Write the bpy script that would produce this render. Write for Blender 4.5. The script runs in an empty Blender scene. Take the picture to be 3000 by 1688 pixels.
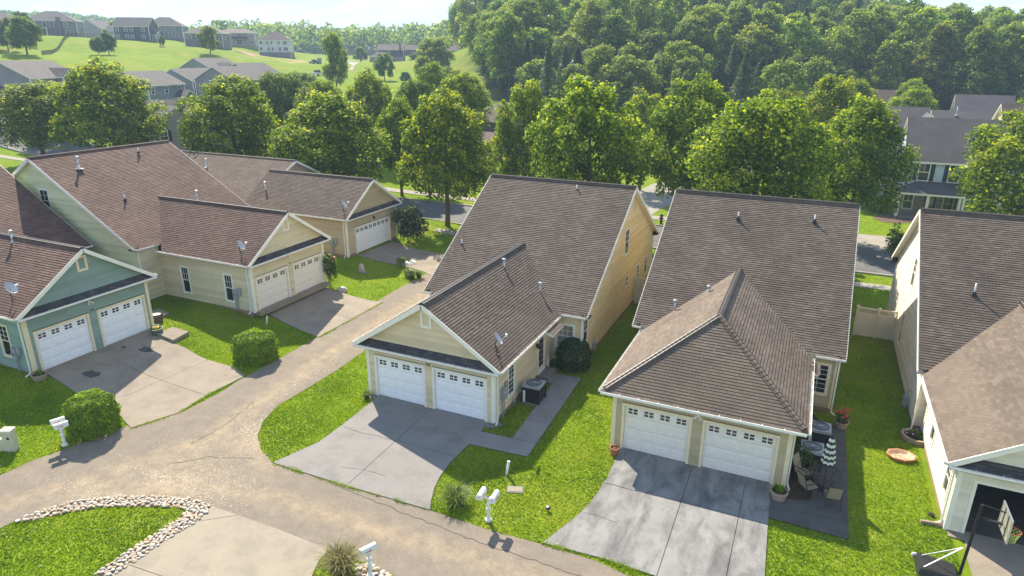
import bpy, bmesh, math, random
import numpy as np
from mathutils import Vector, Matrix
random.seed(7)
RNG = np.random.default_rng(11)
SC = bpy.context.scene
COL = SC.collection
R = math.radians

# ------------------------------------------------------------------ camera
# world axes follow the house grid (x along the garage fronts, y towards the street), metres
CAM_F, CAM_PITCH, CAM_ROLL, CAM_H, GRID = 1939.0, R(19.2066), R(-0.349), 16.246, R(-24.2856)
_c, _s = math.cos(GRID), math.sin(GRID)
def _w(a, b): return Vector((a*_c + b*_s, -a*_s + b*_c, 0))
_right, _fh = _w(1, 0), _w(0, 1)
_fwd = _fh*math.cos(CAM_PITCH) - Vector((0, 0, math.sin(CAM_PITCH)))
_up = _fh*math.sin(CAM_PITCH) + Vector((0, 0, math.cos(CAM_PITCH)))
_R = _right*math.cos(CAM_ROLL) - _up*math.sin(CAM_ROLL)
_U = _right*math.sin(CAM_ROLL) + _up*math.cos(CAM_ROLL)
cam = bpy.data.cameras.new('camera'); cam.sensor_width = 36.0; cam.lens = CAM_F/3000*36
cam.clip_start = 0.3; cam.clip_end = 6000
camo = bpy.data.objects.new('camera', cam); COL.objects.link(camo)
camo.matrix_world = Matrix(((_R.x, _U.x, -_fwd.x, 0), (_R.y, _U.y, -_fwd.y, 0), (_R.z, _U.z, -_fwd.z, CAM_H), (0, 0, 0, 1)))
SC.camera = camo

# ------------------------------------------------------------------ sky, sun, exposure
SUN_EL = R(41.5)
SUN_DIR = Vector((-0.725*math.cos(SUN_EL), 0.688*math.cos(SUN_EL), math.sin(SUN_EL))).normalized()
SKY_STRENGTH, SUN_STRENGTH, EXPOSURE = 0.15, 3.7, 1.48
HAZE = 0.00048
wd = bpy.data.worlds.new('World'); SC.world = wd; wd.use_nodes = True
nt = wd.node_tree; nt.nodes.clear()
sky = nt.nodes.new('ShaderNodeTexSky'); sky.sky_type = 'NISHITA'; sky.sun_disc = False
sky.sun_elevation = SUN_EL; sky.sun_rotation = math.atan2(SUN_DIR.x, SUN_DIR.y)
sky.altitude = 300; sky.air_density = 1.0; sky.dust_density = 0.0; sky.ozone_density = 5.0
# thin high cirrus: white streaks on the dome
tc = nt.nodes.new('ShaderNodeTexCoord')
sep = nt.nodes.new('ShaderNodeSeparateXYZ'); nt.links.new(tc.outputs['Generated'], sep.inputs[0])
mz = nt.nodes.new('ShaderNodeMath'); mz.operation = 'ADD'; mz.inputs[1].default_value = 0.10; nt.links.new(sep.outputs[2], mz.inputs[0])
mz2 = nt.nodes.new('ShaderNodeMath'); mz2.operation = 'MAXIMUM'; mz2.inputs[1].default_value = 0.05; nt.links.new(mz.outputs[0], mz2.inputs[0])
dv = nt.nodes.new('ShaderNodeVectorMath'); dv.operation = 'DIVIDE'
cmb = nt.nodes.new('ShaderNodeCombineXYZ')
for i in range(3): nt.links.new(mz2.outputs[0], cmb.inputs[i])
nt.links.new(tc.outputs['Generated'], dv.inputs[0]); nt.links.new(cmb.outputs[0], dv.inputs[1])
mp = nt.nodes.new('ShaderNodeMapping'); mp.inputs['Rotation'].default_value = (0, 0, R(20)); mp.inputs['Scale'].default_value = (0.5, 1.3, 1)
nt.links.new(dv.outputs[0], mp.inputs[0])
nz = nt.nodes.new('ShaderNodeTexNoise'); nz.inputs['Scale'].default_value = 0.9; nz.inputs['Detail'].default_value = 6; nz.inputs['Roughness'].default_value = 0.55; nz.inputs['Distortion'].default_value = 0.6
nt.links.new(mp.outputs[0], nz.inputs['Vector'])
cr = nt.nodes.new('ShaderNodeValToRGB'); cr.color_ramp.elements[0].position = 0.44; cr.color_ramp.elements[1].position = 0.72
nt.links.new(nz.outputs[0], cr.inputs[0])
mx = nt.nodes.new('ShaderNodeMixRGB'); mx.inputs[2].default_value = (4.4, 4.5, 4.6, 1)
mc = nt.nodes.new('ShaderNodeMath'); mc.operation = 'MULTIPLY'; mc.inputs[1].default_value = 0.6
nt.links.new(cr.outputs[0], mc.inputs[0]); nt.links.new(mc.outputs[0], mx.inputs[0])
# soft shoulder on the sky's radiance so that its bright horizon does not burn out
den = nt.nodes.new('ShaderNodeVectorMath'); den.operation = 'MULTIPLY_ADD'; den.inputs[1].default_value = (0.15,)*3; den.inputs[2].default_value = (1, 1, 1)
nt.links.new(sky.outputs[0], den.inputs[0])
shd = nt.nodes.new('ShaderNodeVectorMath'); shd.operation = 'DIVIDE'; nt.links.new(sky.outputs[0], shd.inputs[0]); nt.links.new(den.outputs[0], shd.inputs[1])
tnt = nt.nodes.new('ShaderNodeVectorMath'); tnt.operation = 'MULTIPLY'; tnt.inputs[1].default_value = (0.76, 0.87, 1.02); nt.links.new(shd.outputs[0], tnt.inputs[0])
nt.links.new(tnt.outputs[0], mx.inputs[1])
bg = nt.nodes.new('ShaderNodeBackground'); bg.inputs[1].default_value = SKY_STRENGTH
nt.links.new(mx.outputs[0], bg.inputs[0])
wo = nt.nodes.new('ShaderNodeOutputWorld'); nt.links.new(bg.outputs[0], wo.inputs[0])
sl = bpy.data.lights.new('sun', 'SUN'); sl.energy = SUN_STRENGTH; sl.angle = R(0.53); sl.color = (1.0, 0.92, 0.78)
slo = bpy.data.objects.new('sun', sl); COL.objects.link(slo); slo.location = (0, 0, 60)
slo.rotation_euler = (-SUN_DIR).to_track_quat('-Z', 'Y').to_euler()
SC.view_settings.view_transform = 'Standard'; SC.view_settings.look = 'None'
SC.view_settings.exposure = EXPOSURE; SC.view_settings.gamma = 1.0; SC.view_settings.use_curve_mapping = False
SC.cycles.use_denoising = True
SC.cycles.max_bounces = 6; SC.cycles.diffuse_bounces = 3; SC.cycles.glossy_bounces = 2
SC.cycles.transmission_bounces = 4; SC.cycles.volume_bounces = 0; SC.cycles.transparent_max_bounces = 4
SC.cycles.sample_clamp_indirect = 6.0
try: SC.cycles.volume_step_rate = 10
except Exception: pass

# ------------------------------------------------------------------ photo pixel -> place (3000 x 1688 px)
def ray(px, py):
    u, v = px-1500, 844-py
    d = _R*u + _U*v + _fwd*CAM_F
    return d/CAM_F
def G(px, py, z=0.0):
    d = ray(px, py); t = (z-CAM_H)/d.z
    return Vector((d.x*t, d.y*t, z))
def D(px, py, dist):
    d = ray(px, py); t = dist/math.hypot(d.x, d.y)
    return Vector((d.x*t, d.y*t, CAM_H+d.z*t))
def AT(px, dist):
    d = ray(px, 170); t = dist/math.hypot(d.x, d.y)
    return d.x*t, d.y*t

# ------------------------------------------------------------------ terrain
def sst(t):
    t = np.clip(t, 0, 1); return t*t*(3-2*t)
_CP = []
for px, d, z in [(-150,110,3),(200,105,2.4),(500,105,2.2),(470,158,5.7),(540,160,5.7),(135,143,8),(-60,150,8),(600,172,6.4),(655,200,8.5),(725,165,7),(770,188,7.6),(700,215,11),(450,205,12.0),(300,240,16.4),
        (60,215,16.5),(168,300,22.7),(8,318,23.5),(398,298,21.5),(490,325,23),(606,285,19.2),(696,335,21.3),(808,312,14.4),(740,310,18),(870,300,14.4),(915,270,13.4),
        (930,215,11),(1180,200,9.4),(1100,225,10.4),(1128,325,12.9),(1060,300,13.6),(1346,276,13.6),(1180,420,15),(1040,480,17),(850,430,17),(-200,300,24),
        (850,110,1.5),(1000,100,1),(1250,115,1.0),(1250,150,4),(1400,160,5),(1500,100,0),(1500,120,1.5),(1500,150,5),(1500,200,12),(1500,250,22),(1500,300,29),(1700,110,1),(1700,140,4),(1700,190,13),(1700,250,27),(1700,300,34),
        (2000,110,.5),(2000,140,4),(2000,190,13),(2000,250,27),(2000,320,37),(2300,110,.3),(2300,150,3),(2300,190,11),(2300,250,24),(2300,320,33),
        (2600,90,0),(2600,120,.6),(2650,155,2),(2700,190,8),(2700,250,13),(2700,300,16),(2950,120,.5),(2950,160,3),(2950,220,8),(2950,300,11),(3200,100,0),(3300,200,7),
        (450,620,12),(560,620,18),(700,620,26),(850,620,26),(1000,620,20),(1150,620,19),(1280,560,22),(1300,400,17),(1500,420,40),(2000,420,40),(2700,450,17),(300,520,15),(100,600,15),(-150,600,15),
        (-150,900,44),(100,900,46),(250,900,46),(350,900,44),(450,900,34),(600,900,24),(900,900,22),(1500,900,30),(2300,900,30),(3000,900,20)]:
    x, y = AT(px, d); _CP.append((x, y, z))
_CP = np.array(_CP)
def terr_np(x, y):
    x = np.asarray(x, float); y = np.asarray(y, float)
    near = 0.5*sst((-29.8-x)/5.2)*sst((62-y)/8.0+0.0) + 0.0
    d = np.hypot(x, y)
    w = sst((d-76)/34)*(y > -20)
    num = np.zeros_like(x); den = np.zeros_like(x)
    sc = 6+0.03*d
    for cx, cy, cz in _CP:
        r2 = ((x-cx)**2+(y-cy)**2)/(sc*sc)+1.0
        k = r2**-2.0
        num += k*cz; den += k
    far = num/den
    return near*(1-w)+far*w
def terr(x, y): return float(terr_np(np.array([x]), np.array([y]))[0])

# ------------------------------------------------------------------ objects
def link(o, parent=None):
    COL.objects.link(o)
    if parent is not None: o.parent = parent
    return o
def tag(o, label=None, cat=None, group=None, kind=None):
    if label: o['label'] = label
    if cat: o['category'] = cat
    if group: o['group'] = group
    if kind: o['kind'] = kind
    return o
def thing(name, label, cat, loc=(0, 0, 0), rz=0.0, group=None):
    o = bpy.data.objects.new(name, None); o.empty_display_size = 0.2
    o.location = loc; o.rotation_euler = (0, 0, rz)
    link(o); return tag(o, label, cat, group)
def copy_tree(o, loc, rz=None, scale=None, parent=None):
    c = o.copy(); COL.objects.link(c); c.parent = parent
    if loc is not None: c.location = loc
    if rz is not None: c.rotation_euler = (0, 0, rz)
    if scale is not None: c.scale = scale if hasattr(scale, '__len__') else (scale,)*3
    for ch in o.children:
        d = ch.copy(); COL.objects.link(d); d.parent = c
        for g2 in ch.children:
            e = g2.copy(); COL.objects.link(e); e.parent = d
    return c
class MB:
    """collects faces, becomes one mesh"""
    def __init__(s): s.v = []; s.f = []; s.m = []; s.mi = 0
    def quad(s, *p):
        n = len(s.v); s.v += [tuple(q) for q in p]; s.f.append(tuple(range(n, n+len(p)))); s.m.append(s.mi); return s
    def box(s, x0, y0, z0, x1, y1, z1):
        n = len(s.v)
        s.v += [(x0,y0,z0),(x1,y0,z0),(x1,y1,z0),(x0,y1,z0),(x0,y0,z1),(x1,y0,z1),(x1,y1,z1),(x0,y1,z1)]
        for f in ((3,2,1,0),(4,5,6,7),(0,1,5,4),(1,2,6,5),(2,3,7,6),(3,0,4,7)): s.f.append(tuple(n+i for i in f)); s.m.append(s.mi)
        return s
    def obox(s, o, a, b, c):
        """box from corner o with edge vectors a, b, c"""
        o, a, b, c = map(Vector, (o, a, b, c)); n = len(s.v)
        s.v += [tuple(p) for p in (o, o+a, o+a+b, o+b, o+c, o+a+c, o+a+b+c, o+b+c)]
        fl = a.cross(b).dot(c) < 0
        for f in ((3,2,1,0),(4,5,6,7),(0,1,5,4),(1,2,6,5),(2,3,7,6),(3,0,4,7)):
            s.f.append(tuple(n+i for i in (f[::-1] if fl else f))); s.m.append(s.mi)
        return s
    def beam(s, p, q, w, h, up=(0, 0, 1)):
        p, q = Vector(p), Vector(q); d = q-p; side = d.cross(Vector(up)).normalized()*w; u2 = side.cross(d).normalized()*h
        return s.obox(p-side/2-u2/2, d, side, u2)
    def tube(s, pts, rad, n=6, cap=True):
        pts = [Vector(p) for p in pts]; rad = rad if hasattr(rad, '__len__') else [rad]*len(pts)
        b = len(s.v); ax = None
        for i, p in enumerate(pts):
            d = (pts[min(i+1, len(pts)-1)]-pts[max(i-1, 0)]).normalized()
            if ax is None: ax = d.orthogonal().normalized()
            else: ax = (ax-d*ax.dot(d)).normalized()
            bx = d.cross(ax)
            for k in range(n):
                a = 2*math.pi*k/n; s.v.append(tuple(p+(ax*math.cos(a)+bx*math.sin(a))*rad[i]))
        for i in range(len(pts)-1):
            for k in range(n):
                k2 = (k+1) % n
                s.f.append((b+i*n+k, b+i*n+k2, b+(i+1)*n+k2, b+(i+1)*n+k)); s.m.append(s.mi)
        if cap:
            s.f.append(tuple(b+k for k in range(n))[::-1]); s.m.append(s.mi)
            e = b+(len(pts)-1)*n; s.f.append(tuple(e+k for k in range(n))); s.m.append(s.mi)
        return s
    def lathe(s, prof, n=12, c=(0, 0, 0), sx=1, sy=1, cap=True):
        b = len(s.v)
        for r, z in prof:
            for k in range(n):
                a = 2*math.pi*k/n; s.v.append((c[0]+r*sx*math.cos(a), c[1]+r*sy*math.sin(a), c[2]+z))
        for i in range(len(prof)-1):
            for k in range(n):
                k2 = (k+1) % n; s.f.append((b+i*n+k, b+i*n+k2, b+(i+1)*n+k2, b+(i+1)*n+k)); s.m.append(s.mi)
        if cap and prof[0][0] > 1e-4: s.f.append(tuple(b+k for k in range(n))[::-1]); s.m.append(s.mi)
        if cap and prof[-1][0] > 1e-4:
            e = b+(len(prof)-1)*n; s.f.append(tuple(e+k for k in range(n))); s.m.append(s.mi)
        return s
    def mesh(s, name, mats, smooth=False):
        me = bpy.data.meshes.new(name); me.from_pydata(s.v, [], s.f)
        for m in (mats if isinstance(mats, (list, tuple)) else [mats]): me.materials.append(m)
        if any(s.m): me.polygons.foreach_set('material_index', s.m)
        if smooth: me.polygons.foreach_set('use_smooth', [True]*len(me.polygons))
        me.update(); return me
    def build(s, name, mats, parent=None, smooth=False, kind=None):
        o = bpy.data.objects.new(name, s.mesh(name, mats, smooth)); link(o, parent)
        if kind: o['kind'] = kind
        return o
def mesh_np(name, V, Fq, mats, smooth=False, rnd=None, mi=None):
    """fast mesh from arrays: V (n,3), Fq (m,k) constant k"""
    me = bpy.data.meshes.new(name); n, (m, k) = len(V), Fq.shape
    me.vertices.add(n); me.vertices.foreach_set('co', np.ascontiguousarray(V, dtype=np.float32).ravel())
    me.loops.add(m*k); me.loops.foreach_set('vertex_index', np.ascontiguousarray(Fq, dtype=np.int32).ravel())
    me.polygons.add(m); me.polygons.foreach_set('loop_start', np.arange(0, m*k, k, dtype=np.int32))
    try: me.polygons.foreach_set('loop_total', np.full(m, k, dtype=np.int32))
    except Exception: pass
    for mt in (mats if isinstance(mats, (list, tuple)) else [mats]): me.materials.append(mt)
    if mi is not None: me.polygons.foreach_set('material_index', np.asarray(mi, dtype=np.int32))
    if smooth: me.polygons.foreach_set('use_smooth', np.ones(m, dtype=bool))
    if rnd is not None:
        at = me.attributes.new('rnd', 'FLOAT', 'FACE'); at.data.foreach_set('value', np.asarray(rnd, dtype=np.float32))
    me.update(); me.validate(); return me
def clip_poly(poly, a, b, c):
    """keep a*x+b*y<=c of a 2D polygon"""
    out = []
    for i in range(len(poly)):
        p, q = poly[i], poly[(i+1) % len(poly)]
        dp, dq = a*p[0]+b*p[1]-c, a*q[0]+b*q[1]-c
        if dp <= 0: out.append(p)
        if (dp < 0) != (dq < 0) and abs(dp-dq) > 1e-12:
            t = dp/(dp-dq); out.append((p[0]+(q[0]-p[0])*t, p[1]+(q[1]-p[1])*t))
    return out
def clip_convex(poly, conv):
    """clip polygon with a convex ccw polygon"""
    for i in range(len(conv)):
        p, q = conv[i], conv[(i+1) % len(conv)]
        nx, ny = q[1]-p[1], p[0]-q[0]
        poly = clip_poly(poly, nx, ny, nx*p[0]+ny*p[1])
        if len(poly) < 3: return []
    return poly
def in_poly(px, py, poly):
    c = np.zeros(len(px), bool)
    for i in range(len(poly)):
        x0, y0 = poly[i][0], poly[i][1]; x1, y1 = poly[i-1][0], poly[i-1][1]
        if y0 == y1: continue
        k = ((y0 > py) != (y1 > py)) & (px < (x1-x0)*(py-y0)/(y1-y0)+x0); c ^= k
    return c
# ------------------------------------------------------------------ materials
def newmat(name):
    m = bpy.data.materials.new(name); m.use_nodes = True; t = m.node_tree
    b = t.nodes['Principled BSDF']; return m, t, b
def nd(t, typ, **kw):
    n = t.nodes.new(typ)
    for k, v in kw.items():
        if k in n.inputs: n.inputs[k].default_value = v
        else: setattr(n, k, v)
    return n
def col4(c): return (c[0], c[1], c[2], 1)
def ramp(t, fac, stops):
    r = t.nodes.new('ShaderNodeValToRGB'); e = r.color_ramp.elements
    while len(e) < len(stops): e.new(0.5)
    for i, (p, c) in enumerate(stops): e[i].position = p; e[i].color = col4(c)
    t.links.new(fac, r.inputs[0]); return r.outputs[0]
def obj_co(t, scale=(1, 1, 1), world=False):
    if world: src = t.nodes.new('ShaderNodeNewGeometry').outputs['Position']
    else: src = t.nodes.new('ShaderNodeTexCoord').outputs['Object']
    mp = t.nodes.new('ShaderNodeMapping'); mp.inputs['Scale'].default_value = scale
    t.links.new(src, mp.inputs[0]); return mp.outputs[0]
def noise(t, co, scale, detail=3, rough=0.55, dist=0.0):
    n = nd(t, 'ShaderNodeTexNoise', Scale=scale, Detail=detail, Roughness=rough, Distortion=dist)
    t.links.new(co, n.inputs['Vector']); return n.outputs[0]
def mixc(t, fac, a, b, mode='MIX'):
    m = t.nodes.new('ShaderNodeMixRGB'); m.blend_type = mode
    if hasattr(fac, 'links'): t.links.new(fac, m.inputs[0])
    else: m.inputs[0].default_value = fac
    for i, c in ((1, a), (2, b)):
        if hasattr(c, 'links'): t.links.new(c, m.inputs[i])
        else: m.inputs[i].default_value = col4(c)
    return m.outputs[0]
def bump(t, b, h, strength=0.3, dist=0.02):
    n = nd(t, 'ShaderNodeBump', Strength=strength, Distance=dist); t.links.new(h, n.inputs['Height']); t.links.new(n.outputs[0], b.inputs['Normal'])
def mul(c, k): return tuple(x*k for x in c)

def m_plain(name, c, rough=0.6, var=0.12, scale=3.0, spec=0.3, metal=0.0, bmp=0.0):
    m, t, b = newmat(name); co = obj_co(t, world=True)
    n = noise(t, co, scale, 4)
    t.links.new(ramp(t, n, [(0.25, mul(c, 1-var)), (0.75, mul(c, 1+var))]), b.inputs['Base Color'])
    b.inputs['Roughness'].default_value = rough; b.inputs['Specular IOR Level'].default_value = spec; b.inputs['Metallic'].default_value = metal
    if bmp: bump(t, b, noise(t, co, scale*12, 3), bmp, 0.01)
    return m
def m_siding(name, c, dirt=(0.25, 0.22, 0.16), amount=0.25):
    m, t, b = newmat(name); co = obj_co(t, world=True)
    n1 = noise(t, co, 0.7, 5, 0.65)
    oi = t.nodes.new('ShaderNodeObjectInfo')
    v = ramp(t, oi.outputs['Random'], [(0, mul(c, 0.86)), (1, mul(c, 1.05))])
    k = nd(t, 'ShaderNodeMapRange', **{'From Min': 0.5, 'From Max': 0.8, 'To Min': 0.0, 'To Max': amount}); t.links.new(n1, k.inputs[0])
    t.links.new(mixc(t, k.outputs[0], v, mul(dirt, 1.0)), b.inputs['Base Color'])
    b.inputs['Roughness'].default_value = 0.62; b.inputs['Specular IOR Level'].default_value = 0.25
    bump(t, b, noise(t, obj_co(t, (6, 6, 60), True), 3, 3), 0.12, 0.004)
    return m
def m_shingle(name, c, c2, streak=0.5, sc=1.0):
    """asphalt shingle: per-tab tone, granules, algae streaks"""
    m, t, b = newmat(name)
    at = nd(t, 'ShaderNodeAttribute', attribute_name='rnd'); oi = t.nodes.new('ShaderNodeObjectInfo')
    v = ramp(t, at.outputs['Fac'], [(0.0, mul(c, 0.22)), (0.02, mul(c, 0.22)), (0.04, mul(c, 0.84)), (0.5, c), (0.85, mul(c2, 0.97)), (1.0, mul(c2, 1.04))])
    v = mixc(t, 1.0, v, ramp(t, oi.outputs['Random'], [(0, (0.88, 0.88, 0.88)), (1, (1.06, 1.06, 1.06))]), 'MULTIPLY')
    big = noise(t, obj_co(t, (0.5*sc, 0.5*sc, 0.18*sc), True), 1.1, 5, 0.6)
    k = nd(t, 'ShaderNodeMapRange', **{'From Min': 0.42, 'From Max': 0.72, 'To Min': 0.0, 'To Max': streak}); t.links.new(big, k.inputs[0])
    v = mixc(t, k.outputs[0], v, mul(c, 0.42))
    g = noise(t, obj_co(t, world=True), 55, 2, 0.7)
    v = mixc(t, 0.45, v, ramp(t, g, [(0.3, (0.25, 0.25, 0.25)), (0.72, (1, 1, 1))]), 'MULTIPLY')
    v2 = mixc(t, 1.0, v, (1.25, 1.25, 1.25), 'MULTIPLY')
    t.links.new(v2, b.inputs['Base Color'])
    b.inputs['Roughness'].default_value = 0.85; b.inputs['Specular IOR Level'].default_value = 0.25
    bump(t, b, g, 0.35, 0.006)
    return m
def m_farshingle(name, c, rows=6.0):
    m, t, b = newmat(name)
    br = nd(t, 'ShaderNodeTexBrick', Scale=rows, **{'Color1': col4(mul(c, 0.85)), 'Color2': col4(mul(c, 1.15)), 'Mortar': col4(mul(c, 0.55)), 'Mortar Size': 0.02, 'Brick Width': 0.35, 'Row Height': 0.16})
    uv = t.nodes.new('ShaderNodeUVMap'); t.links.new(uv.outputs[0], br.inputs['Vector'])
    n = noise(t, obj_co(t, world=True), 0.6, 5)
    t.links.new(mixc(t, 0.35, br.outputs[0], ramp(t, n, [(0.3, (0.35, 0.35, 0.35)), (0.7, (1, 1, 1))]), 'MULTIPLY'), b.inputs['Base Color'])
    b.inputs['Roughness'].default_value = 0.85; b.inputs['Specular IOR Level'].default_value = 0.2
    return m
def m_farwall(name, c, lap=0.2):
    m, t, b = newmat(name)
    w = nd(t, 'ShaderNodeTexWave', wave_type='BANDS', bands_direction='Z', wave_profile='SAW', Scale=1.0/lap/3.1416*1.57, Distortion=0.0)
    t.links.new(obj_co(t), w.inputs['Vector'])
    n = noise(t, obj_co(t, world=True), 0.5, 4)
    v = mixc(t, 0.3, ramp(t, n, [(0.3, mul(c, 0.85)), (0.7, mul(c, 1.1))]), ramp(t, w.outputs[0], [(0, (0.75, 0.75, 0.75)), (1, (1, 1, 1))]), 'MULTIPLY')
    t.links.new(v, b.inputs['Base Color']); b.inputs['Roughness'].default_value = 0.7
    bump(t, b, w.outputs[0], 0.4, 0.02)
    return m
def m_brick(name, c1, c2, mortar, scale=1.0):
    m, t, b = newmat(name)
    tc = t.nodes.new('ShaderNodeTexCoord'); sp = t.nodes.new('ShaderNodeSeparateXYZ'); t.links.new(tc.outputs['Object'], sp.inputs[0])
    ad = nd(t, 'ShaderNodeMath', operation='ADD'); t.links.new(sp.outputs[0], ad.inputs[0]); t.links.new(sp.outputs[1], ad.inputs[1])
    cb = t.nodes.new('ShaderNodeCombineXYZ'); t.links.new(ad.outputs[0], cb.inputs[0]); t.links.new(sp.outputs[2], cb.inputs[1])
    br = nd(t, 'ShaderNodeTexBrick', Scale=scale, **{'Color1': col4(c1), 'Color2': col4(c2), 'Mortar': col4(mortar), 'Mortar Size': 0.012, 'Brick Width': 0.21, 'Row Height': 0.075})
    t.links.new(cb.outputs[0], br.inputs['Vector']); t.links.new(br.outputs[0], b.inputs['Base Color']); b.inputs['Roughness'].default_value = 0.8
    return m
def m_concrete(name, c, stain=None, stain_amt=0.0, stain_scale=0.45, lo=0.45, hi=0.7, warm=None):
    m, t, b = newmat(name); co = obj_co(t, world=True)
    n1 = noise(t, co, 0.9, 6, 0.65); n2 = noise(t, co, 26, 3, 0.7)
    v = ramp(t, n1, [(0.28, mul(c, 0.78)), (0.5, c), (0.75, mul(c, 1.14))])
    if warm: v = mixc(t, nd(t, 'ShaderNodeMapRange').outputs[0] if False else noise(t, co, 0.35, 3), v, warm)
    if stain:
        s = noise(t, obj_co(t, (1.5, 0.55, 1), True) if 'mildew' in name else co, stain_scale, 6, 0.66, 0.5)
        k = nd(t, 'ShaderNodeMapRange', **{'From Min': lo, 'From Max': hi, 'To Min': 0.0, 'To Max': stain_amt}); t.links.new(s, k.inputs[0])
        v = mixc(t, k.outputs[0], v, stain)
    v = mixc(t, 0.5, v, ramp(t, n2, [(0.25, (0.55, 0.55, 0.55)), (0.7, (1, 1, 1))]), 'MULTIPLY')
    t.links.new(v, b.inputs['Base Color']); b.inputs['Roughness'].default_value = 0.88; b.inputs['Specular IOR Level'].default_value = 0.2
    bump(t, b, n2, 0.25, 0.006)
    return m
def m_asphalt():
    """worn chip-seal lane: grey aggregate, tan gravel wheel tracks and washed patches"""
    m, t, b = newmat('lane_asphalt'); co = obj_co(t, world=True)
    n0 = noise(t, co, 0.22, 5, 0.6, 0.5); n1 = noise(t, co, 1.6, 5, 0.7); n2 = noise(t, co, 34, 3, 0.8)
    grey = ramp(t, n1, [(0.25, (0.185, 0.152, 0.115)), (0.75, (0.255, 0.212, 0.162))])
    tan = ramp(t, n1, [(0.25, (0.30, 0.225, 0.138)), (0.75, (0.40, 0.31, 0.20))])
    at = nd(t, 'ShaderNodeAttribute', attribute_name='track')
    k = nd(t, 'ShaderNodeMapRange', **{'From Min': 0.5, 'From Max': 0.8, 'To Min': 0.0, 'To Max': 0.45}); t.links.new(n0, k.inputs[0])
    mxm = nd(t, 'ShaderNodeMath', operation='MAXIMUM')
    at2 = nd(t, 'ShaderNodeMath', operation='MULTIPLY'); t.links.new(at.outputs['Fac'], at2.inputs[0])
    n3 = nd(t, 'ShaderNodeMapRange', **{'From Min': 0.3, 'From Max': 0.6, 'To Min': 0.2, 'To Max': 1.0}); t.links.new(n1, n3.inputs[0]); t.links.new(n3.outputs[0], at2.inputs[1])
    t.links.new(k.outputs[0], mxm.inputs[0]); t.links.new(at2.outputs[0], mxm.inputs[1])
    v = mixc(t, mxm.outputs[0], grey, tan)
    v = mixc(t, 0.7, v, ramp(t, n2, [(0.3, (0.5, 0.5, 0.51)), (0.5, (1, 1, 1)), (0.7, (1.4, 1.36, 1.3))]), 'MULTIPLY')
    t.links.new(v, b.inputs['Base Color']); b.inputs['Roughness'].default_value = 0.92; b.inputs['Specular IOR Level'].default_value = 0.15
    bump(t, b, n2, 0.5, 0.012)
    return m
def m_ground():
    """lawn close by, meadow further, woodland floor far off; clover and dry patches"""
    m, t, b = newmat('lawn_ground'); co = obj_co(t, world=True)
    n0 = noise(t, co, 0.12, 5, 0.6); n1 = noise(t, co, 0.9, 6, 0.7); n2 = noise(t, co, 16, 4, 0.75)
    a = ramp(t, n1, [(0.25, (0.12, 0.19, 0.012)), (0.5, (0.18, 0.255, 0.014)), (0.75, (0.245, 0.30, 0.02))])
    a = mixc(t, nd_map(t, n0, 0.46, 0.7, 0, 0.75), a, (0.30, 0.285, 0.045))
    a = mixc(t, 0.7, a, ramp(t, n2, [(0.25, (0.3, 0.34, 0.3)), (0.5, (0.9, 0.95, 0.9)), (0.78, (1.5, 1.45, 1.3))]), 'MULTIPLY')
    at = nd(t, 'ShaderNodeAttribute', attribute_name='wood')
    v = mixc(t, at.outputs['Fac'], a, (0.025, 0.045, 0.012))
    t.links.new(v, b.inputs['Base Color']); b.inputs['Roughness'].default_value = 0.95; b.inputs['Specular IOR Level'].default_value = 0.05
    bump(t, b, n2, 0.9, 0.05)
    return m
def nd_map(t, src, a, b_, c, d):
    k = nd(t, 'ShaderNodeMapRange', **{'From Min': a, 'From Max': b_, 'To Min': c, 'To Max': d}); t.links.new(src, k.inputs[0]); return k.outputs[0]
def m_leaf(name, stops, trans, tw=0.4, rough=0.5, objvar=0.0):
    m, t, b = newmat(name)
    at = nd(t, 'ShaderNodeAttribute', attribute_name='rnd')
    v = ramp(t, at.outputs['Fac'], stops)
    if objvar:
        oi = t.nodes.new('ShaderNodeObjectInfo')
        hs = nd(t, 'ShaderNodeHueSaturation'); t.links.new(v, hs.inputs['Color'])
        t.links.new(nd_map(t, oi.outputs['Random'], 0, 1, 0.5-0.035*objvar, 0.5+0.03*objvar), hs.inputs['Hue'])
        ml = nd(t, 'ShaderNodeMath', operation='MULTIPLY'); ml.inputs[1].default_value = 7.31; t.links.new(oi.outputs['Random'], ml.inputs[0])
        fr = nd(t, 'ShaderNodeMath', operation='FRACT'); t.links.new(ml.outputs[0], fr.inputs[0])
        t.links.new(nd_map(t, fr.outputs[0], 0, 1, 1-0.35*objvar, 1+0.3*objvar), hs.inputs['Value'])
        v = hs.outputs[0]
    t.links.new(v, b.inputs['Base Color']); b.inputs['Roughness'].default_value = rough; b.inputs['Specular IOR Level'].default_value = 0.15
    tr = nd(t, 'ShaderNodeBsdfTranslucent')
    t.links.new(mixc(t, 1.0, v, trans, 'MULTIPLY'), tr.inputs[0])
    mx = nd(t, 'ShaderNodeMixShader', Fac=tw)
    t.links.new(b.outputs[0], mx.inputs[1]); t.links.new(tr.outputs[0], mx.inputs[2])
    t.links.new(mx.outputs[0], t.nodes['Material Output'].inputs[0])
    return m
def m_glass(name, c=(0.02, 0.025, 0.03), rough=0.06):
    m, t, b = newmat(name); n = noise(t, obj_co(t, world=True), 1.3, 2)
    t.links.new(ramp(t, n, [(0.3, mul(c, 0.5)), (0.7, mul(c, 2.0))]), b.inputs['Base Color'])
    b.inputs['Roughness'].default_value = rough; b.inputs['Specular IOR Level'].default_value = 0.6
    return m

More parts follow.
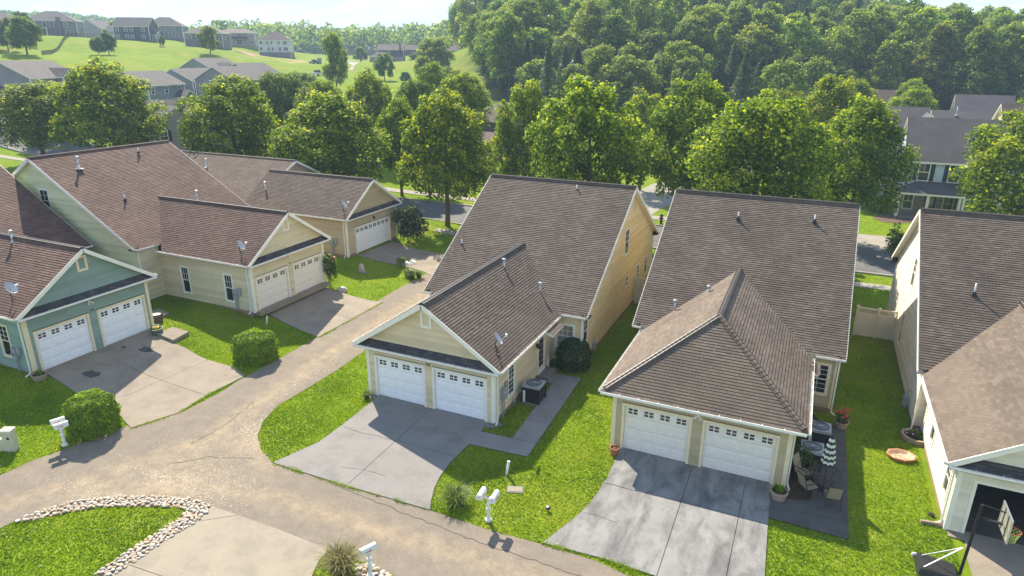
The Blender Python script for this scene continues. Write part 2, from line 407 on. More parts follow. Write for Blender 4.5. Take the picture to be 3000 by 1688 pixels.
M = {}
M['ground'] = m_ground(); M['lane'] = m_asphalt()
M['street'] = m_concrete('street_asphalt', (0.17, 0.162, 0.15), (0.10, 0.10, 0.10), 0.5)
M['conc_a'] = m_concrete('concrete_grey', (0.275, 0.25, 0.222), (0.20, 0.19, 0.18), 0.35)
M['conc_warm'] = m_concrete('concrete_warm', (0.31, 0.255, 0.19), (0.24, 0.17, 0.11), 0.5, 0.7, 0.52, 0.75)
M['conc_stain'] = m_concrete('concrete_mildewed', (0.29, 0.275, 0.25), (0.085, 0.082, 0.075), 0.85, 0.9, 0.44, 0.7)
M['conc_new'] = m_concrete('concrete_new', (0.34, 0.288, 0.21))
M['conc_patio'] = m_concrete('concrete_patio', (0.125, 0.115, 0.10), (0.075, 0.07, 0.065), 0.8, 0.8, 0.45, 0.7)
M['walk'] = m_concrete('concrete_walk', (0.36, 0.32, 0.26))
M['crack'] = m_plain('crack_dark', (0.10, 0.085, 0.065), 0.95, 0.3)
M['oil'] = m_plain('oil_stain', (0.075, 0.068, 0.06), 0.75, 0.4, 6)
M['roof_grey'] = m_shingle('shingle_weathered', (0.14, 0.105, 0.078), (0.172, 0.132, 0.10), 0.5)
M['roof_tan'] = m_shingle('shingle_tan', (0.158, 0.119, 0.086), (0.188, 0.145, 0.107), 0.45)
M['roof_red'] = m_shingle('shingle_red_brown', (0.155, 0.092, 0.066), (0.19, 0.117, 0.085), 0.5)
M['roof_brown'] = m_shingle('shingle_brown', (0.148, 0.105, 0.077), (0.18, 0.132, 0.097), 0.5)
M['roof_dark'] = m_shingle('shingle_dark', (0.085, 0.078, 0.078), (0.12, 0.11, 0.105), 0.3)  # on the pent roofs this darker tone stands in for shade
M['far_grey'] = m_farshingle('far_shingle_grey', (0.155, 0.135, 0.12))
M['far_brown'] = m_farshingle('far_shingle_brown', (0.17, 0.125, 0.098))
M['far_slate'] = m_farshingle('far_shingle_slate', (0.135, 0.12, 0.115))
M['trim_cream'] = m_plain('trim_cream', (0.80, 0.67, 0.43), 0.5, 0.07)
M['trim_white'] = m_plain('trim_white', (0.84, 0.79, 0.67), 0.45, 0.06)
M['gutter'] = m_plain('gutter_white', (0.82, 0.78, 0.70), 0.4, 0.1, 5)
M['door_white'] = m_plain('door_white', (0.88, 0.875, 0.86), 0.45, 0.04)
M['door_cream'] = m_plain('door_cream', (0.82, 0.755, 0.65), 0.5, 0.05)
M['sid_cream'] = m_siding('siding_cream', (0.72, 0.59, 0.37))
M['sid_pale'] = m_siding('siding_pale_yellow', (0.70, 0.60, 0.385))
M['sid_yellow'] = m_siding('siding_yellow', (0.78, 0.62, 0.33))
M['sid_tan'] = m_siding('siding_tan', (0.55, 0.44, 0.29))
M['sid_olive'] = m_siding('siding_olive', (0.50, 0.405, 0.235))
M['sid_teal'] = m_siding('siding_teal', (0.25, 0.345, 0.285), (0.16, 0.2, 0.16))
M['sid_green'] = m_siding('siding_pale_green', (0.70, 0.72, 0.42), (0.4, 0.4, 0.25))
M['sid_white'] = m_siding('siding_white', (0.80, 0.72, 0.56))
M['brick'] = m_brick('foundation_brick', (0.27, 0.10, 0.06), (0.34, 0.15, 0.09), (0.32, 0.28, 0.23))
M['stone'] = m_brick('porch_stone', (0.22, 0.17, 0.13), (0.32, 0.26, 0.2), (0.3, 0.27, 0.23), 0.4)
M['glass'] = m_glass('window_glass'); M['glass_lit'] = m_glass('window_glass_curtain', (0.16, 0.165, 0.15), 0.12)
M['pane_dark'] = m_glass('door_pane', (0.045, 0.035, 0.028), 0.15)
M['metal'] = m_plain('galvanised', (0.55, 0.56, 0.58), 0.35, 0.2, 9, 0.5, 0.8)
M['metal_dark'] = m_plain('dark_metal', (0.035, 0.033, 0.032), 0.45, 0.2, 9, 0.4, 0.2)
M['pvc'] = m_plain('white_pvc', (0.75, 0.73, 0.68), 0.4, 0.06)
M['black'] = m_plain('black_rubber', (0.02, 0.02, 0.022), 0.6, 0.2)
M['grey_box'] = m_plain('meter_grey', (0.32, 0.33, 0.33), 0.45, 0.1)
M['beige'] = m_plain('beige_plastic', (0.58, 0.52, 0.40), 0.5, 0.1, 4)
M['fence'] = m_plain('vinyl_cream', (0.70, 0.64, 0.50), 0.45, 0.08)
M['terracotta'] = m_plain('terracotta', (0.42, 0.14, 0.07), 0.75, 0.2, 8)
M['clay'] = m_plain('clay_orange', (0.55, 0.24, 0.11), 0.7, 0.25, 4)
M['clay_in'] = m_plain('clay_inner', (0.60, 0.40, 0.28), 0.7, 0.2, 5)
M['planter'] = m_plain('planter_tan', (0.36, 0.27, 0.19), 0.8, 0.2, 7)
M['pot_green'] = m_plain('pot_green', (0.10, 0.13, 0.08), 0.5, 0.2)
M['barrel'] = m_plain('barrel_brown', (0.12, 0.075, 0.05), 0.7, 0.3, 8)
M['soil'] = m_plain('soil', (0.075, 0.05, 0.035), 0.95, 0.35, 12, 0.1, 0, 0.6)
M['mulch'] = m_plain('mulch', (0.15, 0.095, 0.065), 0.95, 0.45, 9, 0.1, 0, 0.8)
M['dirt'] = m_plain('bare_dirt', (0.36, 0.235, 0.14), 0.95, 0.3, 0.5, 0.1, 0, 0.5)
M['bark'] = m_plain('bark', (0.13, 0.10, 0.075), 0.9, 0.4, 6, 0.1, 0, 0.8)
M['wood'] = m_plain('weathered_wood', (0.33, 0.25, 0.17), 0.85, 0.25, 6)
M['rockwork'] = m_plain('rock', (0.45, 0.40, 0.34), 0.85, 0.25, 5, 0.2, 0, 0.5)
M['canvas_w'] = m_plain('canvas_white', (0.72, 0.72, 0.62), 0.8, 0.06)
M['canvas_b'] = m_plain('canvas_charcoal', (0.05, 0.05, 0.05), 0.8, 0.15)
M['sling'] = m_plain('sling_fabric', (0.34, 0.27, 0.17), 0.7, 0.1)
M['brown_frame'] = m_plain('bronze_frame', (0.055, 0.042, 0.034), 0.45, 0.2)
M['orange'] = m_plain('hoop_orange', (0.75, 0.13, 0.03), 0.4, 0.05)
M['net'] = m_plain('net_cord', (0.55, 0.62, 0.18), 0.8, 0.1)
M['red'] = m_plain('flower_red', (0.62, 0.05, 0.05), 0.6, 0.25, 20)
M['pink'] = m_plain('flower_pink', (0.72, 0.22, 0.18), 0.6, 0.25, 20)
M['yellowf'] = m_plain('flower_yellow', (0.75, 0.55, 0.03), 0.6, 0.2, 20)
M['purple'] = m_plain('flower_violet', (0.45, 0.28, 0.62), 0.6, 0.2, 20)
M['clover'] = m_plain('clover_white', (0.74, 0.74, 0.68), 0.8, 0.08, 20)
M['stone1'] = m_plain('river_stone_pale', (0.52, 0.46, 0.37), 0.7, 0.2, 6)
M['stone2'] = m_plain('river_stone_tan', (0.48, 0.36, 0.23), 0.7, 0.25, 6)
M['stone3'] = m_plain('river_stone_grey', (0.42, 0.38, 0.33), 0.7, 0.2, 6)
LEAF_T = (2.1, 2.15, 0.6)
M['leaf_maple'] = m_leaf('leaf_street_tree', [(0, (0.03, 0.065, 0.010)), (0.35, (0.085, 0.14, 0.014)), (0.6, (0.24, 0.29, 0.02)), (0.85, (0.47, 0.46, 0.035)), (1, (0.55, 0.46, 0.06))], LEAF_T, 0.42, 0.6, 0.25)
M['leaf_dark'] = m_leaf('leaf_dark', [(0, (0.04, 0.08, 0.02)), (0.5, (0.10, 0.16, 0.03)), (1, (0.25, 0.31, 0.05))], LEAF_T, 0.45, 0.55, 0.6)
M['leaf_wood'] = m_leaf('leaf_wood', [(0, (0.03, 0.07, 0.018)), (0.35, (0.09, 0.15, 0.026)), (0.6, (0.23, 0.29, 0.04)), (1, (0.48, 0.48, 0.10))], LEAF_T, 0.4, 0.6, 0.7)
M['needle'] = m_leaf('needle', [(0, (0.05, 0.10, 0.04)), (0.6, (0.10, 0.165, 0.05)), (1, (0.19, 0.21, 0.055))], (1.2, 1.3, 0.7), 0.3, 0.5, 0.8)
M['leaf_hedge'] = m_leaf('leaf_hedge', [(0, (0.075, 0.145, 0.012)), (0.5, (0.145, 0.235, 0.016)), (1, (0.26, 0.33, 0.03))], LEAF_T, 0.42, 0.5)
M['leaf_holly'] = m_leaf('leaf_holly', [(0, (0.02, 0.045, 0.014)), (0.7, (0.05, 0.095, 0.024)), (1, (0.14, 0.19, 0.04))], LEAF_T, 0.25, 0.3)
M['leaf_magnolia'] = m_leaf('leaf_magnolia', [(0, (0.012, 0.032, 0.012)), (0.6, (0.04, 0.075, 0.022)), (0.85, (0.12, 0.16, 0.05)), (1, (0.42, 0.26, 0.14))], LEAF_T, 0.25, 0.25)
M['leaf_grass'] = m_leaf('leaf_lawn', [(0, (0.13, 0.22, 0.010)), (0.45, (0.26, 0.37, 0.014)), (0.8, (0.38, 0.455, 0.02)), (1, (0.53, 0.49, 0.09))], (1.25, 1.3, 0.7), 0.45, 0.6)
M['leaf_lily'] = m_leaf('leaf_lily', [(0, (0.05, 0.105, 0.014)), (0.6, (0.12, 0.19, 0.025)), (1, (0.33, 0.32, 0.09))], (1.3, 1.35, 0.6), 0.4, 0.45)
M['leaf_ornamental'] = m_leaf('leaf_ornamental_grass', [(0, (0.10, 0.105, 0.03)), (0.5, (0.23, 0.21, 0.07)), (1, (0.42, 0.35, 0.17))], (1.2, 1.2, 0.7), 0.4, 0.6)
M['plain_walls'] = {}
# ------------------------------------------------------------------ ground
def GT(px, py):
    z = 0.0
    for _ in range(6):
        p = G(px, py, z); z = terr(p.x, p.y)
    return p.x, p.y
def Q(pts, ox=0, oy=0, s=1.16505): return [GT(ox+x*s, oy+y*s) for x, y in pts]
Z = 0.31056
def colpx(x, y):
    a = x*_right.x+y*_right.y; b = x*_fh.x+y*_fh.y
    return np.where(b > 1, 1500+2053*a/np.maximum(b, 1), -9999)
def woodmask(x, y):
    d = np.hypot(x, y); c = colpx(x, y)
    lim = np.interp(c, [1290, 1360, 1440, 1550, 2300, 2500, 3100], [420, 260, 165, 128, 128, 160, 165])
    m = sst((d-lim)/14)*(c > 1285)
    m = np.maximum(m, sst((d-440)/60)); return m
def lines(segs):
    out = []
    for a, b, st in segs: out += list(np.arange(a, b, st))
    return np.array(sorted(set(np.round(out, 3))))
gx = lines([(-1000, -400, 40), (-400, -160, 12), (-160, -60, 4), (-60, 20, 1), (20, 80, 4), (80, 260, 12), (260, 601, 40)])
gy = lines([(-120, -20, 20), (-20, 6, 2), (6, 80, 1), (80, 140, 3), (140, 420, 8), (420, 1001, 20)])
XX, YY = np.meshgrid(gx, gy); ZZ = terr_np(XX.ravel(), YY.ravel()); nx, ny = len(gx), len(gy)
V = np.stack([XX.ravel(), YY.ravel(), ZZ], 1)
ii = (np.arange(ny-1)[:, None]*nx+np.arange(nx-1)[None]).ravel()
me = mesh_np('ground', V, np.stack([ii, ii+1, ii+nx+1, ii+nx], 1), M['ground'], True)
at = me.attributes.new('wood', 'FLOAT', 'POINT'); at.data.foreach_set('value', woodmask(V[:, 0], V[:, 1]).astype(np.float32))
ground = link(bpy.data.objects.new('ground', me)); tag(ground, 'green lawn and meadow ground rising to the hills', kind='structure')

HARD = []      # outlines where no grass grows
def piece_mesh(name, poly, off, mat, thick=0.12, sub=None):
    bm = bmesh.new(); fs = bm.faces.new([bm.verts.new((x, y, 0)) for x, y in poly])
    if fs.normal.z < 0 or True:
        fs.normal_update()
        if fs.normal.z < 0: fs.normal_flip()
    if sub:
        bmesh.ops.triangulate(bm, faces=bm.faces[:])
        xs = [v.co.x for v in bm.verts]; ys = [v.co.y for v in bm.verts]
        for ax, lo, hi in ((0, min(xs), max(xs)), (1, min(ys), max(ys))):
            k = math.ceil(lo/sub)
            while k*sub < hi:
                co = [0, 0, 0]; co[ax] = k*sub; no = [0, 0, 0]; no[ax] = 1
                bmesh.ops.bisect_plane(bm, geom=bm.verts[:]+bm.edges[:]+bm.faces[:], plane_co=co, plane_no=no); k += 1
    P = np.array([v.co[:2] for v in bm.verts]); zz = terr_np(P[:, 0], P[:, 1])+off
    for v, z in zip(bm.verts, zz): v.co.z = z
    ed = [e for e in bm.edges if e.is_boundary]
    r = bmesh.ops.extrude_edge_only(bm, edges=ed)
    for v in r['geom']:
        if isinstance(v, bmesh.types.BMVert): v.co.z -= thick
    bmesh.ops.recalc_face_normals(bm, faces=bm.faces[:])
    me = bpy.data.meshes.new(name); bm.to_mesh(me); bm.free(); me.materials.append(mat)
    return me
def flat_pave(name, label, poly, off, mat, cuts=(), sub=None, gap=0.012, thick=0.14, hard=True, kind='structure'):
    """a paved area; with cuts it becomes separate slabs, each an object of its own"""
    if hard: HARD.append(poly)
    if not cuts:
        o = link(bpy.data.objects.new(name, piece_mesh(name, poly, off, mat, thick, sub))); tag(o, label, kind=kind); return o
    pcs = [poly]
    for (x0, y0), (x1, y1) in cuts:
        a, b = y1-y0, x0-x1; L = math.hypot(a, b); a, b = a/L, b/L; c = a*x0+b*y0; new = []
        for p in pcs:
            for q in (clip_poly(p, a, b, c-gap), clip_poly(p, -a, -b, -c-gap)):
                if len(q) > 2 and abs(sum(q[i-1][0]*q[i][1]-q[i][0]*q[i-1][1] for i in range(len(q)))) > 0.1: new.append(q)
        pcs = new
    base = link(bpy.data.objects.new(name, piece_mesh(name, poly, off-0.03, M['crack'], thick, sub))); tag(base, label, kind=kind)
    for p in pcs: link(bpy.data.objects.new('slab', piece_mesh('slab', p, off, mat, 0.06, sub)), base)
    return base
def ribbon(name, pts, w, mat, parent, off=0.052, jit=0.0, seed=1):
    r = random.Random(seed); mb = MB(); P = []
    for i in range(len(pts)-1):
        (x0, y0), (x1, y1) = pts[i], pts[i+1]; n = max(2, int(math.hypot(x1-x0, y1-y0)/0.18))
        for k in range(n): P.append((x0+(x1-x0)*k/n+r.uniform(-jit, jit), y0+(y1-y0)*k/n+r.uniform(-jit, jit)))
    P.append(pts[-1])
    for i in range(len(P)-1):
        (x0, y0), (x1, y1) = P[i], P[i+1]; L = math.hypot(x1-x0, y1-y0) or 1; nx_, ny_ = -(y1-y0)/L*w/2, (x1-x0)/L*w/2
        z0, z1 = terr(x0, y0)+off, terr(x1, y1)+off
        mb.quad((x0+nx_, y0+ny_, z0), (x0-nx_, y0-ny_, z0), (x1-nx_, y1-ny_, z1), (x1+nx_, y1+ny_, z1))
    return mb.build(name, mat, parent)

# --- lane behind the garages
lane_poly = Q([(685,1165),(880,1222),(1080,1284),(1225,1332),(1370,1372),(1500,1412),(1580,1449),(1760,1512),(1760,1640),(1200,1530),(985,1449),(905,1412),(825,1385),(680,1332),(530,1275),
    (470,1256),(380,1248),(250,1256),(130,1276),(45,1308),(0,1330),(-200,1410),(-200,1268),(0,1197),(80,1160),(165,1130),(245,1097),(320,1072),(400,1057),(480,1026),(550,990),(612,950),(690,910),(795,850),(875,800),(950,757),(1040,705)]) \
    + [(-26.2, 57.9), (-22.3, 57.9), (-22.3, 42.0)] + Q([(930,874),(850,930),(760,985),(700,1020),(662,1060),(648,1095),(655,1130)])
HARD.append(lane_poly)
lme = piece_mesh('lane', lane_poly, 0.02, M['lane'], 0.1, 0.5)
LP = np.empty(len(lme.vertices)*3, np.float32); lme.vertices.foreach_get('co', LP); LP = LP.reshape(-1, 3)
def seg_d(P, pts):
    best = np.full(len(P), 9e9)
    for (x0, y0), (x1, y1) in zip(pts[:-1], pts[1:]):
        dx, dy = x1-x0, y1-y0; L2 = dx*dx+dy*dy; t = np.clip(((P[:, 0]-x0)*dx+(P[:, 1]-y0)*dy)/L2, 0, 1)
        best = np.minimum(best, np.hypot(P[:, 0]-x0-dx*t, P[:, 1]-y0-dy*t))
    return best
mid_r = Q([(420,1200),(720,1262),(1000,1350),(1300,1440),(1450,1490)]); mid_b = Q([(470,1150),(640,1020),(830,890),(1000,780)])+[(-24.2, 57)]; mid_l = Q([(-100,1300),(150,1230),(330,1170),(470,1120)])
tr = np.zeros(len(LP))
for ln, w in ((mid_r, 0.42), (mid_b, 0.55), (mid_l, 0.40)): tr = np.maximum(tr, 0.8*np.exp(-(seg_d(LP, ln)/w)**2))
for (qx, qy), w, k in ((GT(700*1.165, 1140*1.165), 1.3, 1.0), (GT(420*1.165, 1225*1.165), 2.0, 0.9), (GT(250*1.165, 1250*1.165), 1.5, 0.8), (GT(640*1.165, 1110*1.165), 1.2, 1.0)):
    tr = np.maximum(tr, k*np.exp(-((LP[:, 0]-qx)**2+(LP[:, 1]-qy)**2)/w**2))
a_ = lme.attributes.new('track', 'FLOAT', 'POINT'); a_.data.foreach_set('value', tr.astype(np.float32))
lane = link(bpy.data.objects.new('lane', lme)); tag(lane, 'worn grey tan lane forking behind the garages', kind='structure')
rc = random.Random(3)
for pts in ([(640,1010),(560,1075),(480,1118)], [(640,1155),(520,1150),(420,1170)], [(660,1140),(900,1245),(1150,1345),(1500,1465)]):
    ribbon('crack', Q(pts), 0.03, M['crack'], lane, 0.026, 0.05, rc.randint(0, 99))

# --- driveways and walks
dz2 = lambda p: (1000+p[0]*Z, 950+p[1]*Z)
def QZ(pts, ox, oy): return [GT(ox+x*Z, oy+y*Z) for x, y in pts]
d100 = QZ([(345,690),(800,790),(1375,925)], 1000, 950)+QZ([(690,72),(560,210),(370,400),(285,520),(235,620),(205,740),(192,832)], 1200, 1238)+[GT(1010, 1424), GT(800, 1358)]+[GT(935, 1297)]+QZ([(0,965)], 1000, 950)
dr100 = flat_pave('driveway', 'pale grey concrete driveway flaring from double garage to lane', d100, 0.05, M['conc_a'], cuts=[(QZ([(835,815),(150,1440)], 1000, 950))])
ribbon('crack', QZ([(20,980),(180,1030),(330,1060),(520,1110),(640,1140),(860,1200),(1080,1250)], 1000, 950), 0.022, M['crack'], dr100, 0.056, 0.03, 5)
ribbon('crack', QZ([(0,1360),(220,1385),(420,1440)], 1000, 950), 0.014, M['crack'], dr100, 0.056, 0.03, 6)
w100 = QZ([(1205,1138),(1310,1016),(1612,1085),(1990,570),(1878,540),(1850,520),(1915,450),(2262,520),(1755,1258)], 1000, 950)
flat_pave('footpath', 'grey concrete footpath with an elbow beside the garage', w100, 0.06, M['conc_a'], cuts=[QZ([(1610,1085),(1835,1135)], 1000, 950), QZ([(1760,910),(1955,955)], 1000, 950), QZ([(1885,735),(2090,775)], 1000, 950)])
d102 = QZ([(372,692),(1120,880),(1800,1048)], 1700, 1100)+QZ([(1788,1170),(1765,1449)], 1700, 1100)+[GT(2240, 1688), GT(2225, 1800), GT(1980, 1715), GT(1914, 1688), GT(1760, 1637), GT(1590, 1593)]+QZ([(1500,952),(1600,870),(1690,780),(1780,660),(1852,535)], 1200, 1238)+QZ([(240,1000),(345,768)], 1700, 1100)
dr102 = flat_pave('driveway', 'mildew stained concrete driveway below the hipped garage', d102, 0.05, M['conc_stain'],
    cuts=[QZ([(1052,885),(868,1449)], 1700, 1100), QZ([(1552,1050),(1470,1449)], 1700, 1100), QZ([(520,1100),(1480,1345)], 1700, 1100)])
ribbon('crack', QZ([(230,1030),(330,1040),(480,1090),(700,1140),(1000,1210),(1480,1340)], 1700, 1100), 0.02, M['crack'], dr102, 0.056, 0.03, 8)
ribbon('crack', QZ([(1640,860),(1780,890),(1960,960)], 1200, 1238), 0.018, M['crack'], dr102, 0.056, 0.03, 9)
pat = [GT(*p) for p in ((2251,1519),(2485,1583),(2483,1424),(2476,1263),(2436,1245),(2398,1232),(2388,1300),(2384,1400),(2375,1470),(2300,1465),(2256,1460))]
flat_pave('patio', 'dark stained concrete patio beside the hipped garage', pat, 0.06, M['conc_patio'], cuts=[(GT(2384, 1330), GT(2484, 1345)), (GT(2330, 1500), GT(2484, 1535))])
flat_pave('soil_bed', 'bare soil bed between garage wall and patio', [GT(*p) for p in ((2300,1432),(2300,1465),(2375,1470),(2384,1400),(2388,1300),(2398,1232),(2380,1210),(2345,1290))], 0.03, M['soil'])
HARD.append([(6.4, 24.9), (14, 24.9), (14, 5), (6.9, 5)])
d6 = [GT(2800, 1560), GT(2824, 1580), GT(2834, 1642), GT(2852, 1700), (6.9, 14.0), (14.0, 14.0), (14.0, 24.75), (6.65, 24.75)]
flat_pave('driveway', 'sunlit concrete driveway before the open garage', d6, 0.05, M['conc_warm'], hard=False)
dt = QZ([(440,1278),(870,1098),(1000,1040),(1385,885),(1440,895),(1490,925),(1640,990),(1740,1030),(1950,1145),(2200,1215),(2318,1295)], 0, 700)+[GT(*p) for p in ((601,1163),(524,1211),(384,1256),(352,1222),(223,1153),(142,1100))]
drt = flat_pave('driveway', 'warm concrete driveway with dark oil marks below teal garage', dt, 0.05, M['conc_warm'], cuts=[QZ([(950,1080),(1840,1449)], 0, 700)], sub=1.0)
ribbon('crack', QZ([(1960,1150),(1780,1235),(1520,1340),(1310,1440)], 0, 700)+[GT(357, 1165)], 0.022, M['crack'], drt, 0.056, 0.03, 12)
for cx, cy, rx, ry in ((868,1285,95,40),(1385,1055,80,32),(1165,1030,26,12)):
    mb = MB(); n = 22; r = random.Random(cx); pts = []
    for k in range(n):
        a = 2*math.pi*k/n; q = r.uniform(0.65, 1.05); x, y = QZ([(cx+rx*q*math.cos(a), cy+ry*q*math.sin(a))], 0, 700)[0]; pts.append((x, y, terr(x, y)+0.056))
    mb.quad(*pts[::-1]); o = mb.build('oil_stain', M['oil'], drt)
dy = QZ([(1225,1168),(1450,1072),(1745,932),(1900,985),(2030,1025),(2200,1068),(2320,1085),(1720,1415),(1560,1355),(1380,1270),(1240,1190)], 400, 550)
dry = flat_pave('driveway', 'grey brown concrete driveway below pale yellow garage', dy, 0.05, M['conc_warm'], cuts=[QZ([(1490,1050),(2010,1240)], 400, 550)], sub=1.0)
dtan = QZ([(155,322),(480,190),(1010,316),(900,480),(850,516),(790,480),(640,432),(560,412),(300,365)], 1000, 650)
flat_pave('driveway', 'concrete driveway before the wide single garage door', dtan, 0.05, M['conc_warm'], cuts=[QZ([(520,410),(830,262)], 1000, 650)], sub=1.0)
dnew = [GT(*p) for p in ((617,1484),(800,1548),(965,1613),(935,1645),(915,1688),(905,1800),(190,1800),(333,1688),(377,1660),(511,1571),(580,1530),(609,1502))]
flat_pave('driveway', 'smooth cream concrete driveway edged by river stones', dnew, 0.05, M['conc_new'], cuts=[([GT(609, 1526), GT(700, 1512)]), ([GT(372, 1656), GT(470, 1690)])])
flat_pave('step_slab', 'low concrete step beside the teal garage', QZ([(1490,925),(1640,987),(1787,905),(1630,862)], 0, 700), 0.22, M['conc_warm'], thick=0.3)
flat_pave('step_slab', 'flat concrete slab behind the barrel pot', QZ([(1440,690),(1440,740),(1530,750),(1600,715),(1500,675)], 0, 700), 0.12, M['conc_warm'], thick=0.2)

# --- street, kerbs, pavements
def strip(name, label, x0, x1, y0, y1, off, mat, sub=4.0, thick=0.15):
    p = [(x0, y0), (x1, y0), (x1, y1), (x0, y1)]; return flat_pave(name, label, p, off, mat, sub=sub, thick=thick)
strip('street', 'grey asphalt street shaded by the street trees', -150, 45, 58.0, 66.4, 0.02, M['street'])
for y0, nm in ((57.75, 'kerb along the near side of the street'), (66.4, 'kerb along the far side of the street')):
    for xa, xb in (((-150, -26.2), (-22.3, 45)) if y0 < 60 else ((-150, -21.8), (-15.6, 2.5), (9, 45))):
        strip('kerb', 'concrete '+nm, xa, xb, y0, y0+0.25, 0.13, M['walk'], 6.0, 0.3)
strip('pavement', 'pale concrete pavement on the near side of the street', -150, 45, 53.9, 55.1, 0.05, M['walk'])
strip('pavement', 'pale concrete pavement on the far side of the street', -150, 45, 69.2, 70.8, 0.05, M['walk'])
flat_pave('side_street', 'pale side street turning off between lawns', [(-21.8, 66.3), (-15.6, 66.3), (-15.2, 74), (-13.5, 84), (-9, 100), (-3, 116), (-10, 120), (-16, 104), (-19.4, 88), (-21, 76)], 0.03, M['walk'], sub=3.0)
flat_pave('driveway', 'pale concrete driveway of the blue house', [(2.5, 66.5), (9, 66.5), (9, 71.8), (2.5, 71.8)], 0.06, M['walk'], sub=3.0)
flat_pave('footpath', 'pale footpath crossing the lawn across the street', [(-60, 80.5), (-46, 83.2), (-46, 84.6), (-60, 81.9)], 0.05, M['walk'], sub=2.0)
flat_pave('mulch_bed', 'mulch bed with stones around the blue house porch', [GT(*p) for p in ((2557,640),(2575,628),(2640,625),(2700,630),(2700,650),(2640,655),(2590,652))], 0.03, M['mulch'], sub=2.0)
flat_pave('mulch_bed', 'grey mulch bed behind the white lattice fence', [(4.9, 45.2), (5.7, 45.2), (5.7, 49.5), (4.7, 49)], 0.03, M['mulch'])
# far roads and bare earth on the opposite slope
def farpoly(pts, dist): return [tuple(D(px, 170, d)[:2]) for (px, d) in pts]
flat_pave('far_road', 'pale road climbing between the far houses', farpoly([(1020, 262), (1045, 262), (1050, 330), (1085, 330), (1085, 345), (1015, 345)], 0), 0.06, M['walk'], sub=6.0)
flat_pave('far_footpath', 'pale curved footpath across the far lawn', farpoly([(1020, 245), (1032, 245), (1066, 320), (1074, 335), (1066, 335), (1050, 300)], 0), 0.07, M['walk'], sub=6.0)
flat_pave('bare_earth', 'reddish bare earth around the unfinished white house', farpoly([(690, 276), (760, 268), (860, 272), (900, 276), (895, 285), (780, 292), (700, 290)], 0), 0.10, M['dirt'], sub=5.0)
# ------------------------------------------------------------------ near houses
UPV = Vector((0, 0, 1))
_tabmesh = {}
def shingle_mesh(mat, w, e):
    k = (mat.name, round(w, 3), round(e, 3))
    if k not in _tabmesh:
        g = 0.004
        mb = MB(); mb.quad((g, 0, 0.022), (w-g, 0, 0.022), (w-g, e*1.05, 0.004), (g, e*1.05, 0.004))
        mb.quad((g, 0, 0), (w-g, 0, 0), (w-g, 0, 0.022), (g, 0, 0.022)); mb.quad((g, 0, 0), (g, 0, 0.022), (g, e*1.05, 0.004), (g, e*1.05, 0)); mb.quad((w-g, 0, 0), (w-g, e*1.05, 0), (w-g, e*1.05, 0.004), (w-g, 0, 0.022))
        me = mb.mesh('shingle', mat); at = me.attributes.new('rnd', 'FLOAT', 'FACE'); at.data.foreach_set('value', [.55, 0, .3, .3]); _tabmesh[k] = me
    return _tabmesh[k]
